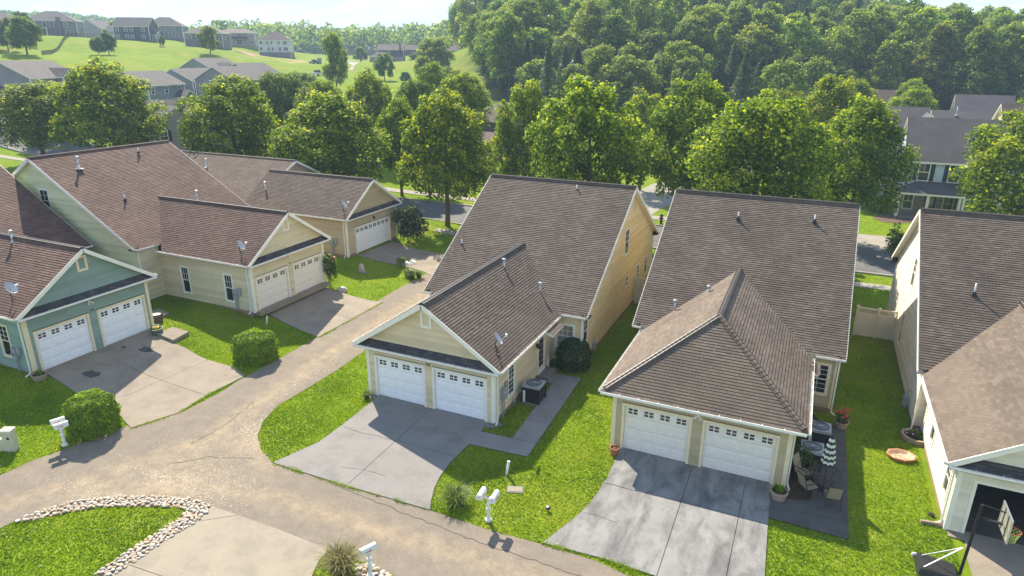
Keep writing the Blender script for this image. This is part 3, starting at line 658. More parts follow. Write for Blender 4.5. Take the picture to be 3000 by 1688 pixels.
def roof_plane(root, poly, mat, deck, tabs=True, singles=0, thick=0.14, e=0.15, tw=0.305, name='roof', over=0.03):
    """one roof slope: deck slab, then overlapping shingle tabs in courses (the largest ones are objects)"""
    P = [Vector(p) for p in poly]
    n = (P[1]-P[0]).cross(P[2]-P[0]).normalized()
    if n.z < 0: P.reverse(); n = -n
    u = UPV.cross(n).normalized(); v = n.cross(u).normalized()
    o = min(P, key=lambda p: p.z).copy()
    uv = [((p-o).dot(u), (p-o).dot(v)) for p in P]
    mb = MB(); top = [p-n*0.004 for p in P]; bot = [p-n*thick for p in P]
    mb.mi = 1; mb.quad(*top); mb.mi = 0; mb.quad(*bot[::-1])
    for i in range(len(P)):
        j = (i+1) % len(P); mb.quad(bot[i], bot[j], top[j], top[i])
    part = mb.build(name, [deck, mat], root); at = part.data.attributes.new('rnd', 'FLOAT', 'FACE'); at.data.foreach_set('value', [.1]*len(part.data.polygons))
    W3 = lambda a, b, h: o+u*a+v*b+n*h
    if not tabs:
        f = MB(); f.quad(*[p+n*0.004 for p in P]); ob = f.build('shingle_field', mat, part); ob['kind'] = 'stuff'
        at = ob.data.attributes.new('rnd', 'FLOAT', 'FACE'); at.data.foreach_set('value', [0.5]); return part
    us = [a for a, b in uv]; vs = [b for a, b in uv]; u0, u1, v0, v1 = min(us), max(us), min(vs), max(vs)
    conv = [(a+(over if a > (u0+u1)/2 else -over)*(1 if True else 0), b-(over if b < v0+0.02 else 0)) for a, b in uv]
    Vt, Fq, rn = [], [], []; Vp, Fp, rp = [], [], []
    nc = int(math.ceil((v1-v0)/e)); rr = random.Random(int(abs(o.x*37+o.y*91)*10) % 9973); cnt = 0
    tabm = shingle_mesh(mat, tw, e) if singles else None
    for c in range(nc):
        b0 = v0-over+c*e; b1 = b0+e*1.05
        sh = (c % 2)*tw/2+rr.uniform(-.02, .02); a = u0-over-tw+sh
        rowtone = rr.uniform(-0.08, 0.08)
        while a < u1+over:
            a2 = a+tw; tab = [(a+.003, b0), (a2-.003, b0), (a2-.003, b1), (a+.003, b1)]
            q = clip_convex(tab, conv)
            h = 0.019+rr.uniform(0, .006); lift = lambda b: h*(1-(b-b0)/(b1-b0))+0.003
            if len(q) >= 3:
                full = len(q) == 4 and abs(abs(sum(q[i-1][0]*q[i][1]-q[i][0]*q[i-1][1] for i in range(4)))/2-(tw-.006)*(b1-b0)) < 1e-4
                val = min(0.999, max(0.06, rr.random()*0.9+0.08+rowtone))
                if full and cnt < singles and c > 0:
                    ob = bpy.data.objects.new('shingle', tabm); link(ob, part); p = W3(a, b0, 0.002)
                    ob.matrix_local = Matrix(((u.x, v.x, n.x, p.x), (u.y, v.y, n.y, p.y), (u.z, v.z, n.z, p.z), (0, 0, 0, 1))); cnt += 1
                elif full:
                    k = len(Vt); Vt += [W3(x, y, lift(y)) for x, y in tab]+[W3(a+.003, b0, 0), W3(a2-.003, b0, 0)]
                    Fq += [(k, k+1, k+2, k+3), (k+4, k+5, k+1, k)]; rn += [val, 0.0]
                else:
                    k = len(Vp); Vp += [W3(x, y, lift(y)) for x, y in q]; Fp.append(tuple(range(k, k+len(q)))); rp.append(val)
                    low = sorted(q, key=lambda s_: s_[1])[:2]
                    if abs(low[0][1]-low[1][1]) < 1e-4:
                        l0, l1 = sorted(low); k = len(Vp); Vp += [W3(l0[0], l0[1], 0), W3(l1[0], l1[1], 0), W3(l1[0], l1[1], lift(l1[1])), W3(l0[0], l0[1], lift(l0[1]))]
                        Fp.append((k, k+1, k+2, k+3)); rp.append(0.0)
            a = a2
    me = bpy.data.meshes.new('shingle_field'); off = len(Vt)
    me.from_pydata([tuple(p) for p in Vt+Vp], [], Fq+[tuple(i+off for i in f) for f in Fp]); me.materials.append(mat)
    at = me.attributes.new('rnd', 'FLOAT', 'FACE'); at.data.foreach_set('value', rn+rp); me.update()
    ob = link(bpy.data.objects.new('shingle_field', me), part); ob['kind'] = 'stuff'
    return part
def ridge_cap(root, p, q, mat, w=0.16, vent=True, slope=0.65, singles=True):
    """overlapping cap pieces along a ridge or hip"""
    p, q = Vector(p), Vector(q); d = (q-p); L = d.length; d.normalize(); side = d.cross(UPV).normalized(); upn = side.cross(d).normalized()
    e = 0.22; n = int(L/e); key = ('cap', mat.name, round(w, 2), round(slope, 2))
    if key not in _tabmesh:
        mb = MB(); t = 0.05 if vent else 0.06; dr = slope*w
        A = [(-w, 0, -dr+t), (0, 0, t+0.02), (w, 0, -dr+t)]; B = [(x, e*1.15, z-0.02) for x, y, z in A]; A0 = [(x, y, z-0.06) for x, y, z in A]
        mb.quad(A[0], A[1], B[1], B[0]); mb.quad(A[1], A[2], B[2], B[1]); mb.quad(A0[0], A0[1], A[1], A[0]); mb.quad(A0[1], A0[2], A[2], A[1])
        mb.quad(A0[0], A[0], B[0], (B[0][0], B[0][1], B[0][2]-.05)); mb.quad(A[2], A0[2], (B[2][0], B[2][1], B[2][2]-.05), B[2])
        me = mb.mesh('cap_shingle', mat); at = me.attributes.new('rnd', 'FLOAT', 'FACE'); at.data.foreach_set('value', [.7, .7, 0, 0, .2, .2]); _tabmesh[key] = me
    base = MB(); base.beam(p+upn*0.0, q+upn*0.0, w*1.5, 0.05); cap = base.build('ridge_cap', M['metal_dark'], root)
    for i in range(n):
        ob = link(bpy.data.objects.new('cap_shingle', _tabmesh[key]), cap); c = p+d*(i*L/n)
        ob.matrix_local = Matrix(((side.x, d.x, upn.x, c.x), (side.y, d.y, upn.y, c.y), (side.z, d.z, upn.z, c.z), (0, 0, 0, 1)))
    return cap
def wall(root, o, udir, outline, openings=(), mat=None, board=0.168, back=0.0, boards=True, zmin=None, name='wall', foundation=0.0):
    """clad wall: backing sheet plus lap boards (each board an object); outline is a convex (u,z) polygon"""
    o = Vector(o); u = Vector(udir).normalized(); nrm = u.cross(UPV).normalized()
    W = lambda a, z, k=0.0: o+u*a+UPV*z+nrm*k
    mb = MB(); mb.quad(*[W(a, z, -back) for a, z in outline]); mb.quad(*[W(a, z, -back-0.1) for a, z in outline][::-1])
    part = mb.build(name, mat, root)
    if not boards: return part, W
    zs = [z for a, z in outline]; z = min(zs)+foundation if zmin is None else zmin
    def span(zz):
        xs = []
        for i in range(len(outline)):
            (a0, z0), (a1, z1) = outline[i-1], outline[i]
            if (z0-zz)*(z1-zz) <= 0 and abs(z0-z1) > 1e-9: xs.append(a0+(a1-a0)*(zz-z0)/(z1-z0))
        return (min(xs), max(xs)) if len(xs) >= 2 else None
    top = max(zs)
    while z < top-0.02:
        z2 = min(z+board, top-1e-4); s0, s1 = span(max(z, min(zs)+1e-4)), span(z2)
        if s0:
            s1 = s1 or ((s0[0]+s0[1])/2,)*2
            segs = [(s0[0], s0[1])]
            for (a0, a1, q0, q1) in openings:
                if q0 < z2-0.02 and q1 > z+0.02:
                    ns = []
                    for x0, x1 in segs:
                        if a1 <= x0 or a0 >= x1: ns.append((x0, x1)); continue
                        if a0 > x0: ns.append((x0, a0))
                        if a1 < x1: ns.append((a1, x1))
                    segs = ns
            for x0, x1 in segs:
                if x1-x0 < 0.03: continue
                t0 = max(x0, s1[0]) if abs(x0-s0[0]) < 1e-6 else x0; t1 = min(x1, s1[1]) if abs(x1-s0[1]) < 1e-6 else x1
                if t1 < t0: t0 = t1 = (t0+t1)/2
                # butt joints every few metres
                cuts = [x0]; step = 3.66
                ph = (int(z/board) % 3)*1.22+1.0
                while cuts[-1]+step < x1-0.5: cuts.append(x0+ph if len(cuts) == 1 and ph < x1-x0-0.5 else cuts[-1]+step)
                cuts.append(x1)
                for i in range(len(cuts)-1):
                    b0, b1 = cuts[i]+(0.002 if i else 0), cuts[i+1]-(0.002 if i < len(cuts)-2 else 0)
                    c0 = t0 if i == 0 else b0; c1 = t1 if i == len(cuts)-2 else b1
                    if c0 > b1 or c1 < b0: c0 = max(min(c0, b1), b0); c1 = min(max(c1, b0), b1)
                    m2 = MB(); m2.quad(W(b0, z, .036), W(b1, z, .036), W(max(c1, c0), z2, .010), W(c0, z2, .010)); m2.quad(W(b0, z, 0.002-back), W(b1, z, 0.002-back), W(b1, z, .036), W(b0, z, .036))
                    if b0 > s0[0]+.01 or True:
                        m2.quad(W(b0, z, 0.002-back), W(b0, z, .036), W(c0, z2, .010), W(c0, z2, 0.002-back)); m2.quad(W(b1, z, .036), W(b1, z, 0.002-back), W(max(c1, c0), z2, 0.002-back), W(max(c1, c0), z2, .010))
                    m2.build('siding_board', mat, part)
        z += board
    return part, W
def wbox(mb, W, a0, a1, z0, z1, k0, k1):
    p = W(a0, z0, k0); mb.obox(p, W(a1, z0, k0)-p, W(a0, z1, k0)-p, W(a0, z0, k1)-p)
def window(root, W, a, z, w, h, trim, cols=2, rows=2, glass=None, tw=0.11, both=False, sill=True, name='window'):
    glass = glass or M['glass']; mb = MB()
    wbox(mb, W, a-w/2-tw, a-w/2, z-tw, z+h+tw, 0.0, 0.05); wbox(mb, W, a+w/2, a+w/2+tw, z-tw, z+h+tw, 0.0, 0.05)
    wbox(mb, W, a-w/2, a+w/2, z+h, z+h+tw, 0.0, 0.052); wbox(mb, W, a-w/2-(.03 if sill else 0), a+w/2+(.03 if sill else 0), z-tw, z, 0.0, 0.058)
    win = mb.build(name, trim, root)
    for k in range(2):
        z0, z1 = (z, z+h/2) if k == 0 else (z+h/2, z+h); t = 0.03; dpt = .022 if k == 0 else .034
        s = MB()
        wbox(s, W, a-w/2, a-w/2+t, z0, z1, 0, dpt); wbox(s, W, a+w/2-t, a+w/2, z0, z1, 0, dpt); wbox(s, W, a-w/2+t, a+w/2-t, z0, z0+t, 0, dpt-.001); wbox(s, W, a-w/2+t, a+w/2-t, z1-t, z1, 0, dpt-.001)
        if cols and (k == 1 or both):
            for c in range(1, cols): xx = a-w/2+w*c/cols; wbox(s, W, xx-.009, xx+.009, z0+t, z1-t, 0, dpt-.004)
            for r_ in range(1, rows): zz = z0+(z1-z0)*r_/rows; wbox(s, W, a-w/2+t, a+w/2-t, zz-.009, zz+.009, 0, dpt-.005)
        s.build('sash', M['trim_white'], win)
        g = MB(); g.quad(W(a-w/2+t, z0+t, .008+.006*k), W(a+w/2-t, z0+t, .008+.006*k), W(a+w/2-t, z1-t, .008+.006*k), W(a-w/2+t, z1-t, .008+.006*k)); g.build('pane', glass, win)
    return win
def garage_door(root, W, a0, w, h, mat, trim, depth=0.12, groups=4, z=0.03, open_=False):
    cs = MB(); t = 0.11
    wbox(cs, W, a0-t, a0, z-.03, z+h+t, -depth, 0.045); wbox(cs, W, a0+w, a0+w+t, z-.03, z+h+t, -depth, 0.045); wbox(cs, W, a0, a0+w, z+h, z+h+t, -depth, 0.047)
    cs.build('door_casing', trim, root)
    if open_: return
    d = MB(); sec = h/4
    for i in range(4): wbox(d, W, a0+.004, a0+w-.004, z+i*sec+(.006 if i else 0), z+(i+1)*sec-.006, -depth, -depth+.045)
    wbox(d, W, a0+.004, a0+w-.004, z, z+h, -depth-.02, -depth-.001)
    door = d.build('garage_door', mat, root); f = -depth+.045; pw = w/groups
    for i in range(4):
        for c in range(groups):
            xc = a0+pw*(c+.5); zc = z+(i+.5)*sec
            if i == 3:
                fr = MB(); hw, hh = .215, .15
                wbox(fr, W, xc-hw, xc+hw, zc-hh, zc+hh, f, f+.012); fr.build('window_frame', mat, door)
                for sx in (-1, 1):
                    for sz in (-1, 1):
                        px0, px1 = sorted((xc+sx*.022, xc+sx*.195)); pz0, pz1 = sorted((zc+sz*.016, zc+sz*.125))
                        g = MB(); g.quad(W(px0, pz0, f+.014), W(px1, pz0, f+.014), W(px1, pz1, f+.014), W(px0, pz1, f+.014)); g.build('pane', M['pane_dark'], door)
            else:
                r_ = MB(); hw, hh, b = pw*.39, sec*.33, .03
                A = [W(xc-hw, zc-hh, f), W(xc+hw, zc-hh, f), W(xc+hw, zc+hh, f), W(xc-hw, zc+hh, f)]; B = [W(xc-hw+b, zc-hh+b, f+.014), W(xc+hw-b, zc-hh+b, f+.014), W(xc+hw-b, zc+hh-b, f+.014), W(xc-hw+b, zc+hh-b, f+.014)]
                r_.quad(*B)
                for k in range(4): r_.quad(A[k], A[(k+1) % 4], B[(k+1) % 4], B[k])
                r_.build('raised_panel', mat, door)
    return door
def gutter(root, p, q, out, mat=None):
    p, q, out = Vector(p), Vector(q), Vector(out).normalized(); mb = MB(); d = q-p; w, h = .12, .11; t = .012
    mb.obox(p-UPV*h, d, out*w, UPV*t); mb.obox(p+out*(w-t)-UPV*h, d, out*t, UPV*h); mb.obox(p-UPV*h, d, out*t, UPV*(h-.02))
    dn = d.normalized()
    for e_ in (p, q-dn*t): mb.obox(e_-UPV*h, dn*t, out*w, UPV*(h-.005))
    g = mb.build('gutter', mat or M['gutter'], root)
    n = int(d.length/0.75)
    for i in range(1, n): hg = MB(); hg.obox(p+dn*(d.length*i/n)-UPV*.012, dn*.03, out*w, UPV*.02); hg.build('gutter_strap', mat or M['gutter'], g)
    return g
def downspout(root, x, y, z0, z1, out=(0, -1), mat=None, along=None):
    mb = MB(); ox, oy = out; w = .045
    mb.tube([(x, y, z1), (x, y, z0+.18), (x+ox*.1, y+oy*.1, z0+.1), (x+ox*.32, y+oy*.32, z0+.06)], w, 4)
    return mb.build('downspout', mat or M['gutter'], root)
def vent_pipe(root, x, y, z, kind='flue', hgt=None):
    if kind == 'flue':
        h = hgt or 0.75
        mb = MB(); mb.lathe([(.055, -.12), (.055, h-.12), (.05, h-.12)], 10, (x, y, z)); o = mb.build('vent_pipe', M['metal'], root, True)
        c = MB(); c.lathe([(.06, h-.14), (.115, h-.12), (.115, h-.03), (.08, h), (.0, h+.01)], 12, (x, y, z)); c.build('vent_cap', M['metal'], o)
        f = MB(); f.lathe([(.16, -.12), (.075, .14), (.058, .16)], 10, (x, y, z)); f.box(x-.2, y-.26, z-.16, x+.2, y+.2, z-.1); f.build('flashing', M['metal'], o)
    else:
        h = hgt or 0.34
        mb = MB(); mb.lathe([(.04, -.1), (.04, h)], 8, (x, y, z)); o = mb.build('vent_pipe', M['pvc'], root, True)
        c = MB(); c.lathe([(.13, -.08), (.06, .07), (.042, .09)], 8, (x, y, z)); c.build('flashing', M['black'], o)
    return o
def text_mesh(txt, size, mat):
    cu = bpy.data.curves.new('digits', 'FONT'); cu.body = txt; cu.size = size; cu.extrude = 0.006; cu.align_x = 'CENTER'; cu.resolution_u = 2
    to = bpy.data.objects.new('digits', cu); COL.objects.link(to); dg = bpy.context.evaluated_depsgraph_get(); dg.update()
    me = bpy.data.meshes.new_from_object(to.evaluated_get(dg)); bpy.data.objects.remove(to); bpy.data.curves.remove(cu)
    me.materials.clear(); me.materials.append(mat); return me
def house_number(root, x, z, txt, mat, y=-0.04, size=0.2):
    ob = link(bpy.data.objects.new('house_number', text_mesh(txt, size, mat)), root); ob.location = (x, y, z); ob.rotation_euler = (R(90), 0, 0); return ob
def flood_light(root, x, y, z):
    mb = MB(); mb.lathe([(.06, 0), (.05, .05)], 8, (x, y, z)); o = mb.build('flood_light', M['trim_white'], root)
    for s in (-1, 1):
        k = MB(); k.tube([(x, y, z), (x+s*.09, y-.06, z-.05), (x+s*.13, y-.13, z-.1)], [.02, .025, .055], 8); k.build('lamp_head', M['trim_white'], o)

HOUSES = []
def townhouse(label, origin, rz, P):
    """garage wing in front (local y = 0 faces out), two-storey body behind with its ridge along x"""
    g = P.get; root = thing('house', label, 'house', origin, rz)
    w = P['w']; e = P['e']; zr = P['zr']; ov = g('ov', .45); fo = g('fo', .38); my, me_, ry, rz_ = P['my'], P['me'], P['ry'], P['rz']
    m0, m1 = P['mx']; sid, sid2, trim, rf, rf2, dk = P['sid'], g('sid_main', P['sid']), P['trim'], P['roof'], g('roof_main', P['roof']), g('deck', M['trim_white'])
    pg = (zr-e)/(w/2+ov); pm = (rz_-me_)/(ry-my); sg = g('singles', (0, 0, 0, 0)); hw = P['hw']  # wall height
    by = 2*ry-my-1.4; be = rz_-pm*(by-ry)
    vy = lambda z: my+(z-me_)/pm
    hip = g('hip', False); wy = my+.27; f0 = g('found', .22)
    # garage roof
    if hip:
        run = (zr-e)/pg; hy = -fo+run
        roof_plane(root, [(-ov, -fo, e), (w+ov, -fo, e), (w/2, hy, zr)], rf, dk, True, sg[0])
        roof_plane(root, [(-ov, -fo, e), (w/2, hy, zr), (w/2, vy(zr), zr), (-ov, vy(e), e)], rf, dk, True, sg[1])
        roof_plane(root, [(w+ov, -fo, e), (w+ov, vy(e), e), (w/2, vy(zr), zr), (w/2, hy, zr)], rf, dk, True, sg[2])
        ridge_cap(root, (-ov+.1, -fo+.1, e+.1), (w/2, hy, zr+.04), rf, .15, False, .45); ridge_cap(root, (w+ov-.1, -fo+.1, e+.1), (w/2, hy, zr+.04), rf, .15, False, .45)
        ridge_cap(root, (w/2, hy, zr+.03), (w/2, vy(zr)+.15, zr+.03), rf, .17, True, pg)
        gutter(root, (-ov, -fo-.02, e), (w+ov, -fo-.02, e), (0, -1, 0)); gutter(root, (-ov-.02, -fo, e), (-ov-.02, my-.1, e), (-1, 0, 0)); gutter(root, (w+ov+.02, my-.1, e), (w+ov+.02, -fo, e), (1, 0, 0))
    else:
        roof_plane(root, [(-ov, -fo, e), (w/2, -fo, zr), (w/2, vy(zr), zr), (-ov, vy(e), e)], rf, dk, g('ltabs', True), sg[1])
        roof_plane(root, [(w+ov, -fo, e), (w+ov, vy(e), e), (w/2, vy(zr), zr), (w/2, -fo, zr)], rf, dk, g('rtabs', True), sg[2])
        ridge_cap(root, (w/2, -fo+.02, zr+.03), (w/2, vy(zr)+.15, zr+.03), rf, .17, True, pg)
        # rake boards
        for s in (0, 1):
            a = Vector((-ov, -fo-.03, e-.09)) if s == 0 else Vector((w+ov, -fo-.03, e-.09)); b = Vector((w/2, -fo-.03, zr-.09))
            mb = MB(); mb.beam(a, b, .04, .2); mb.build('rake_board', dk, root)
        # pent roof strip over the doors, shade put into its dark shingles; gutter below it
        roof_plane(root, [(-ov+.06, -fo+.03, e-.1), (w+ov-.06, -fo+.03, e-.1), (w+ov-.45, 0.02, e+.20), (-ov+.45, 0.02, e+.20)], M['roof_dark'], dk, True, sg[3], thick=.1, e=.14, name='pent_roof')
        gutter(root, (-ov, -fo, e-.08), (w+ov, -fo, e-.08), (0, -1, 0))
        gutter(root, (-ov-.02, -fo, e), (-ov-.02, my-.1, e), (-1, 0, 0)); gutter(root, (w+ov+.02, my-.1, e), (w+ov+.02, -fo, e), (1, 0, 0))
        gz = e+.16; ins = (gz-e)/pg-ov+.12
        pt, W = wall(root, (0, 0, 0), (1, 0, 0), [(ins, gz), (w-ins, gz), (w/2, zr-.16)], [(w/2-.26, w/2+.26, zr-1.25, zr-.5)], sid, .168)
        win = MB(); zc0, zc1 = zr-1.2, zr-.55
        for a0, a1, b0, b1 in ((w/2-.3, w/2-.17, zc0-.1, zc1+.1), (w/2+.17, w/2+.3, zc0-.1, zc1+.1), (w/2-.17, w/2+.17, zc1-.03, zc1+.1), (w/2-.17, w/2+.17, zc0-.1, zc0+.03)): wbox(win, W, a0, a1, b0, b1, 0, .06)
        gv = win.build('gable_vent', trim, root); lv = MB(); wbox(lv, W, w/2-.17, w/2+.17, zc0, zc1, 0, .02); lv.build('louvre', sid if not g('louvre') else g('louvre'), gv)
    # soffit under the front overhang
    mb = MB(); mb.box(-ov+.02, -fo+.03, e-.2, w+ov-.02, .0, e-.17); mb.build('soffit', dk, root)
    # garage walls
    dh = 2.2; doors = P['doors']
    ops = [(a-.1, a+dw+.1, -1, dh+.1) for a, dw in doors]
    pt, Wf = wall(root, (0, 0, 0), (1, 0, 0), [(0, 0), (w, 0), (w, hw), (0, hw)], ops, sid, .168, back=.13 if not g('open_door') else 0.13, boards=True, foundation=0.02) if not g('open_door') else wall(root, (0, 0, 0), (1, 0, 0), [(0, dh+.1), (w, dh+.1), (w, hw), (0, hw)], [], sid, .168)
    if g('open_door'):
        Wf = lambda a, z, k=0.0: Vector((a, -k, z))
        x0 = 0.0
        for a, dw in doors+[(w+.1, 0)]:
            wall(root, (0, 0, 0), (1, 0, 0), [(x0, 0), (a-.1, 0), (a-.1, dh+.1), (x0, dh+.1)], [], sid, .168, foundation=.02); x0 = a+dw+.1
    for i, (a, dw) in enumerate(doors): garage_door(root, Wf, a, dw, dh-.04, P['door_mat'], trim, open_=(g('open_door') == i+1 or g('open_door') == 9), groups=P.get('groups', 4))
    for x in (0, w):
        s = -1 if x == 0 else 1
        c = MB(); c.box(x-.02 if s > 0 else x-.045, -.045, 0, x+.045 if s > 0 else x+.02, .1, hw); c.box(x if s > 0 else x-.046, .1, 0, x+.046 if s > 0 else x, .16, hw); c.box(x-.13 if s > 0 else x+.02, -.046, 0, x-.02 if s > 0 else x+.13, 0, hw); c.build('corner_board', trim, root)
    side_h = [(0, 0), (wy+.2, 0), (wy+.2, hw+.1), (0, hw+.1)]
    ptl, Wl = wall(root, (0, wy+.2, 0), (0, -1, 0), side_h, g('l_open', []), sid, .168, boards=g('lboards', True), foundation=f0)
    ptr, Wr = wall(root, (w, 0, 0), (0, 1, 0), side_h, g('r_open', []), sid, .168, boards=g('rboards', True), foundation=f0)
    fd = MB(); fd.box(-.02, .12, -.3, 0, wy, f0); fd.box(w, .12, -.3, w+.02, wy, f0); fd.box(m0-.02, wy-.02, -.3, -.02, wy, f0); fd.box(w+.02, wy-.02, -.3, m1+.02, wy, f0)
    fd.box(m1, wy, -.3, m1+.02, by-.3, f0); fd.box(m0-.02, wy, -.3, m0, by-.3, f0); fd.build('foundation', M['brick'], root)
    th = MB(); th.box(.06, -.42, -.2, w-.06, .12, .055); th.build('threshold', g('slab', M['conc_a']), root)
    # body roof
    mov = .32
    roof_plane(root, [(m0-mov, my, me_), (m1+mov, my, me_), (m1+mov, ry, rz_), (m0-mov, ry, rz_)], rf2, dk, True, 0)
    roof_plane(root, [(m0-mov, by, be), (m0-mov, ry, rz_), (m1+mov, ry, rz_), (m1+mov, by, be)], rf2, dk, False)
    ridge_cap(root, (m0-mov+.02, ry, rz_+.03), (m1+mov-.02, ry, rz_+.03), rf2, .17, True, pm)
    for xx, s in ((m0-mov, -1), (m1+mov, 1)):
        for (ya, za) in ((my, me_), (by, be)):
            mb = MB(); mb.beam((xx+s*.022, ya, za-.1), (xx+s*.022, ry, rz_-.1), .04, .2); mb.build('rake_board', dk, root)
            sg2 = 1 if ya < ry else -1
            rt = MB(); x0, x1 = sorted((xx+s*.0, xx-s*.36)); y0, y1 = sorted((ya, ya+sg2*.62))
            rt.quad((x0, y0, za-.16), (x1, y0, za-.16), (x1, y1, za-.16), (x0, y1, za-.16))
            # sloped little return roof
            o1 = (xx+s*.1, ya, za-.1); o2 = (xx+s*.1, ya+sg2*.6, za-.1); i1 = (xx-s*.33, ya, za+.12); i2 = (xx-s*.33, ya+sg2*.6, za+.12); tip = (xx-s*.33, ya+sg2*.6, za+.12)
            rt.quad(*([o1, o2, i2, i1] if s*sg2 > 0 else [o1, i1, i2, o2])); rt.quad(*([o2, (xx-s*.33, ya+sg2*.6, za-.16), i2] if True else []))
            rt.build('eave_return', M['roof_dark'], root)
    gutter(root, (m0-mov, my-.02, me_), (-ov-.12, my-.02, me_), (0, -1, 0)) if m0-mov < -ov-.4 else None
    gutter(root, (w+ov+.15, my-.02, me_), (m1+mov, my-.02, me_), (0, -1, 0))
    # body walls
    hm = me_-.12
    for a, b, nm in ((m0, 0.0, 'l'), (w, m1, 'r')):
        if b-a > .3:
            o_, Wm = wall(root, (a, wy, 0), (1, 0, 0), [(0, 0), (b-a, 0), (b-a, hm), (0, hm)], g('f'+nm+'_open', []), g('sid_front', sid2), .168, foundation=f0)
            for spec in g('f'+nm+'_win', []): window(root, Wm, *spec[:4], trim, **spec[4])
    zg = lambda y: me_+pm*(y-my)-.14 if y <= ry else rz_-pm*(y-ry)-.14
    yb = by-.3
    for s, xx in ((-1, m0), (1, m1)):
        L_ = yb-wy
        if s > 0: out = [(0, 0), (L_, 0), (L_, zg(yb)), (ry-wy, zg(ry)), (0, zg(wy))]; oo, ud = (xx, wy, 0), (0, 1, 0)
        else: out = [(0, 0), (L_, 0), (L_, zg(wy)), (yb-ry, zg(ry)), (0, zg(yb))]; oo, ud = (xx, yb, 0), (0, -1, 0)
        key = 'R' if s > 0 else 'L'
        wins = g(key+'_win', []); ops = [(a-ww/2-.08, a+ww/2+.08, z-.08, z+h+.08) for a, z, ww, h, kw in wins]
        o_, Wm = wall(root, oo, ud, out, ops, g('sid_'+key, sid2), .168, boards=g(key+'boards', False), foundation=f0)
        for a, z, ww, h, kw in wins: window(root, Wm, a, z, ww, h, trim, **kw)
        c = MB(); c.box(xx-.05, wy-.05, f0, xx+.05, wy+.06, hm); c.box(xx-.05, yb-.06, f0, xx+.05, yb+.05, be-.3); c.build('corner_board', trim, root)
    wall(root, (m1, yb, 0), (-1, 0, 0), [(0, 0), (m1-m0, 0), (m1-m0, be), (0, be)], [], sid2, boards=False)
    # soffit returns under the side gables are the deck undersides
    mb = MB(); mb.box(m0-.3, my+.03, hm-.02, m1+.3, wy, hm+.01); mb.build('soffit', dk, root)
    for spec in g('l_win', []): window(root, Wl, *spec[:4], trim, **spec[4])
    for spec in g('r_win', []): window(root, Wr, *spec[:4], trim, **spec[4])
    HOUSES.append((root, P)); return root, Wf, Wl, Wr
# ------------------------------------------------------------------ the six near houses
A100 = dict(w=7.02, e=2.96, zr=5.56, hw=2.76, my=7.25, me=3.1, ry=16.42, rz=8.62, mx=(-.8, 8.7), sid=M['sid_cream'], sid_R=M['sid_yellow'], trim=M['trim_white'], roof=M['roof_grey'], door_mat=M['door_white'],
    doors=[(.52, 2.72), (3.84, 2.72)], singles=(0, 0, 290, 0), Rboards=True, lboards=False,
    R_win=[(8.55, 4.3, .86, 1.6, dict(cols=2, rows=2, both=False)), (14.5, 1.3, .7, 1.25, {}), (12.1, 1.3, .7, 1.25, {}), (9.15, 1.9, .5, .7, dict(cols=0)), (.55, 1.3, .7, 1.35, {})],
    fr_win=[(.72, 1.05, .95, 1.3, dict(both=True, cols=3, rows=2, glass=M['glass_lit']))], fr_open=[(.1, 1.3, .9, 2.5)],
    r_win=[(1.85, .72, .62, 1.58, dict(cols=2, rows=3, both=True))], r_open=[(1.45, 2.25, .6, 2.42), (5.1, 6.35, .15, 2.4)])
h100, Wf, Wl, Wr = townhouse('cream house numbered 100 with two white garage doors', (-18.93, 24.47, 0), 0, A100)
def side_door(root, W, a, z, w=.86, h=2.03):
    mb = MB(); t = .1
    wbox(mb, W, a-w/2-t, a-w/2, z, z+h+t, 0, .05); wbox(mb, W, a+w/2, a+w/2+t, z, z+h+t, 0, .05); wbox(mb, W, a-w/2, a+w/2, z+h, z+h+t, 0, .052); wbox(mb, W, a-w/2-t, a+w/2+t, z-.06, z, 0, .1)
    d = mb.build('side_door', M['trim_white'], root); s = MB(); wbox(s, W, a-w/2, a+w/2, z, z+h, 0, .025); s.build('door_leaf', M['door_cream'], d)
    for c in range(3):
        for r_ in range(5):
            x0 = a-w/2+.13+c*.205; z0 = z+.28+r_*.32; g = MB(); g.quad(W(x0, z0, .028), W(x0+.185, z0, .028), W(x0+.185, z0+.3, .028), W(x0, z0+.3, .028)); g.build('pane', M['glass'], d)
    k = MB(); k.tube([W(a-w/2+.06, z+.95, .025), W(a-w/2+.06, z+.95, .08)], .03, 8); k.build('door_knob', M['metal_dark'], d)
def wall_lantern(root, W, a, z):
    mb = MB(); wbox(mb, W, a-.05, a+.05, z-.08, z+.08, 0, .03); o = mb.build('wall_lantern', M['metal_dark'], root)
    p = W(a, z, .13); k = MB(); k.lathe([(.03, -.16), (.07, -.12), (.085, .06), (.02, .14), (.0, .17)], 6, p); k.build('lantern_body', M['metal_dark'], o)
def utility_boxes(root, W, a, z):
    mb = MB(); wbox(mb, W, a-.22, a+.14, z, z+.62, 0.03, .2); o = mb.build('meter_box', M['grey_box'], root)
    k = MB(); p = W(a-.04, z+.34, .2); q = W(a-.04, z+.34, .29); k.tube([p, q], [.1, .09], 12); k.build('meter_dial', M['metal'], o)
    k = MB(); wbox(k, W, a+.18, a+.42, z+.28, z+.75, 0.03, .15); k.build('disconnect_box', M['grey_box'], o)
    k = MB(); k.tube([W(a-.12, z, .1), W(a-.12, -.02, .1)], .035, 8); k.tube([W(a+.06, z, .1), W(a+.06, .1, .1)], .022, 6); k.build('conduit', M['grey_box'], o)
side_door(h100, Wr, 5.72, .24); wall_lantern(h100, Wr, 5.0, 2.0); utility_boxes(h100, Wr, .85, .95)
house_number(h100, 3.5, 2.32, '100', M['metal_dark']); flood_light(h100, 3.45, -.3, 2.72)
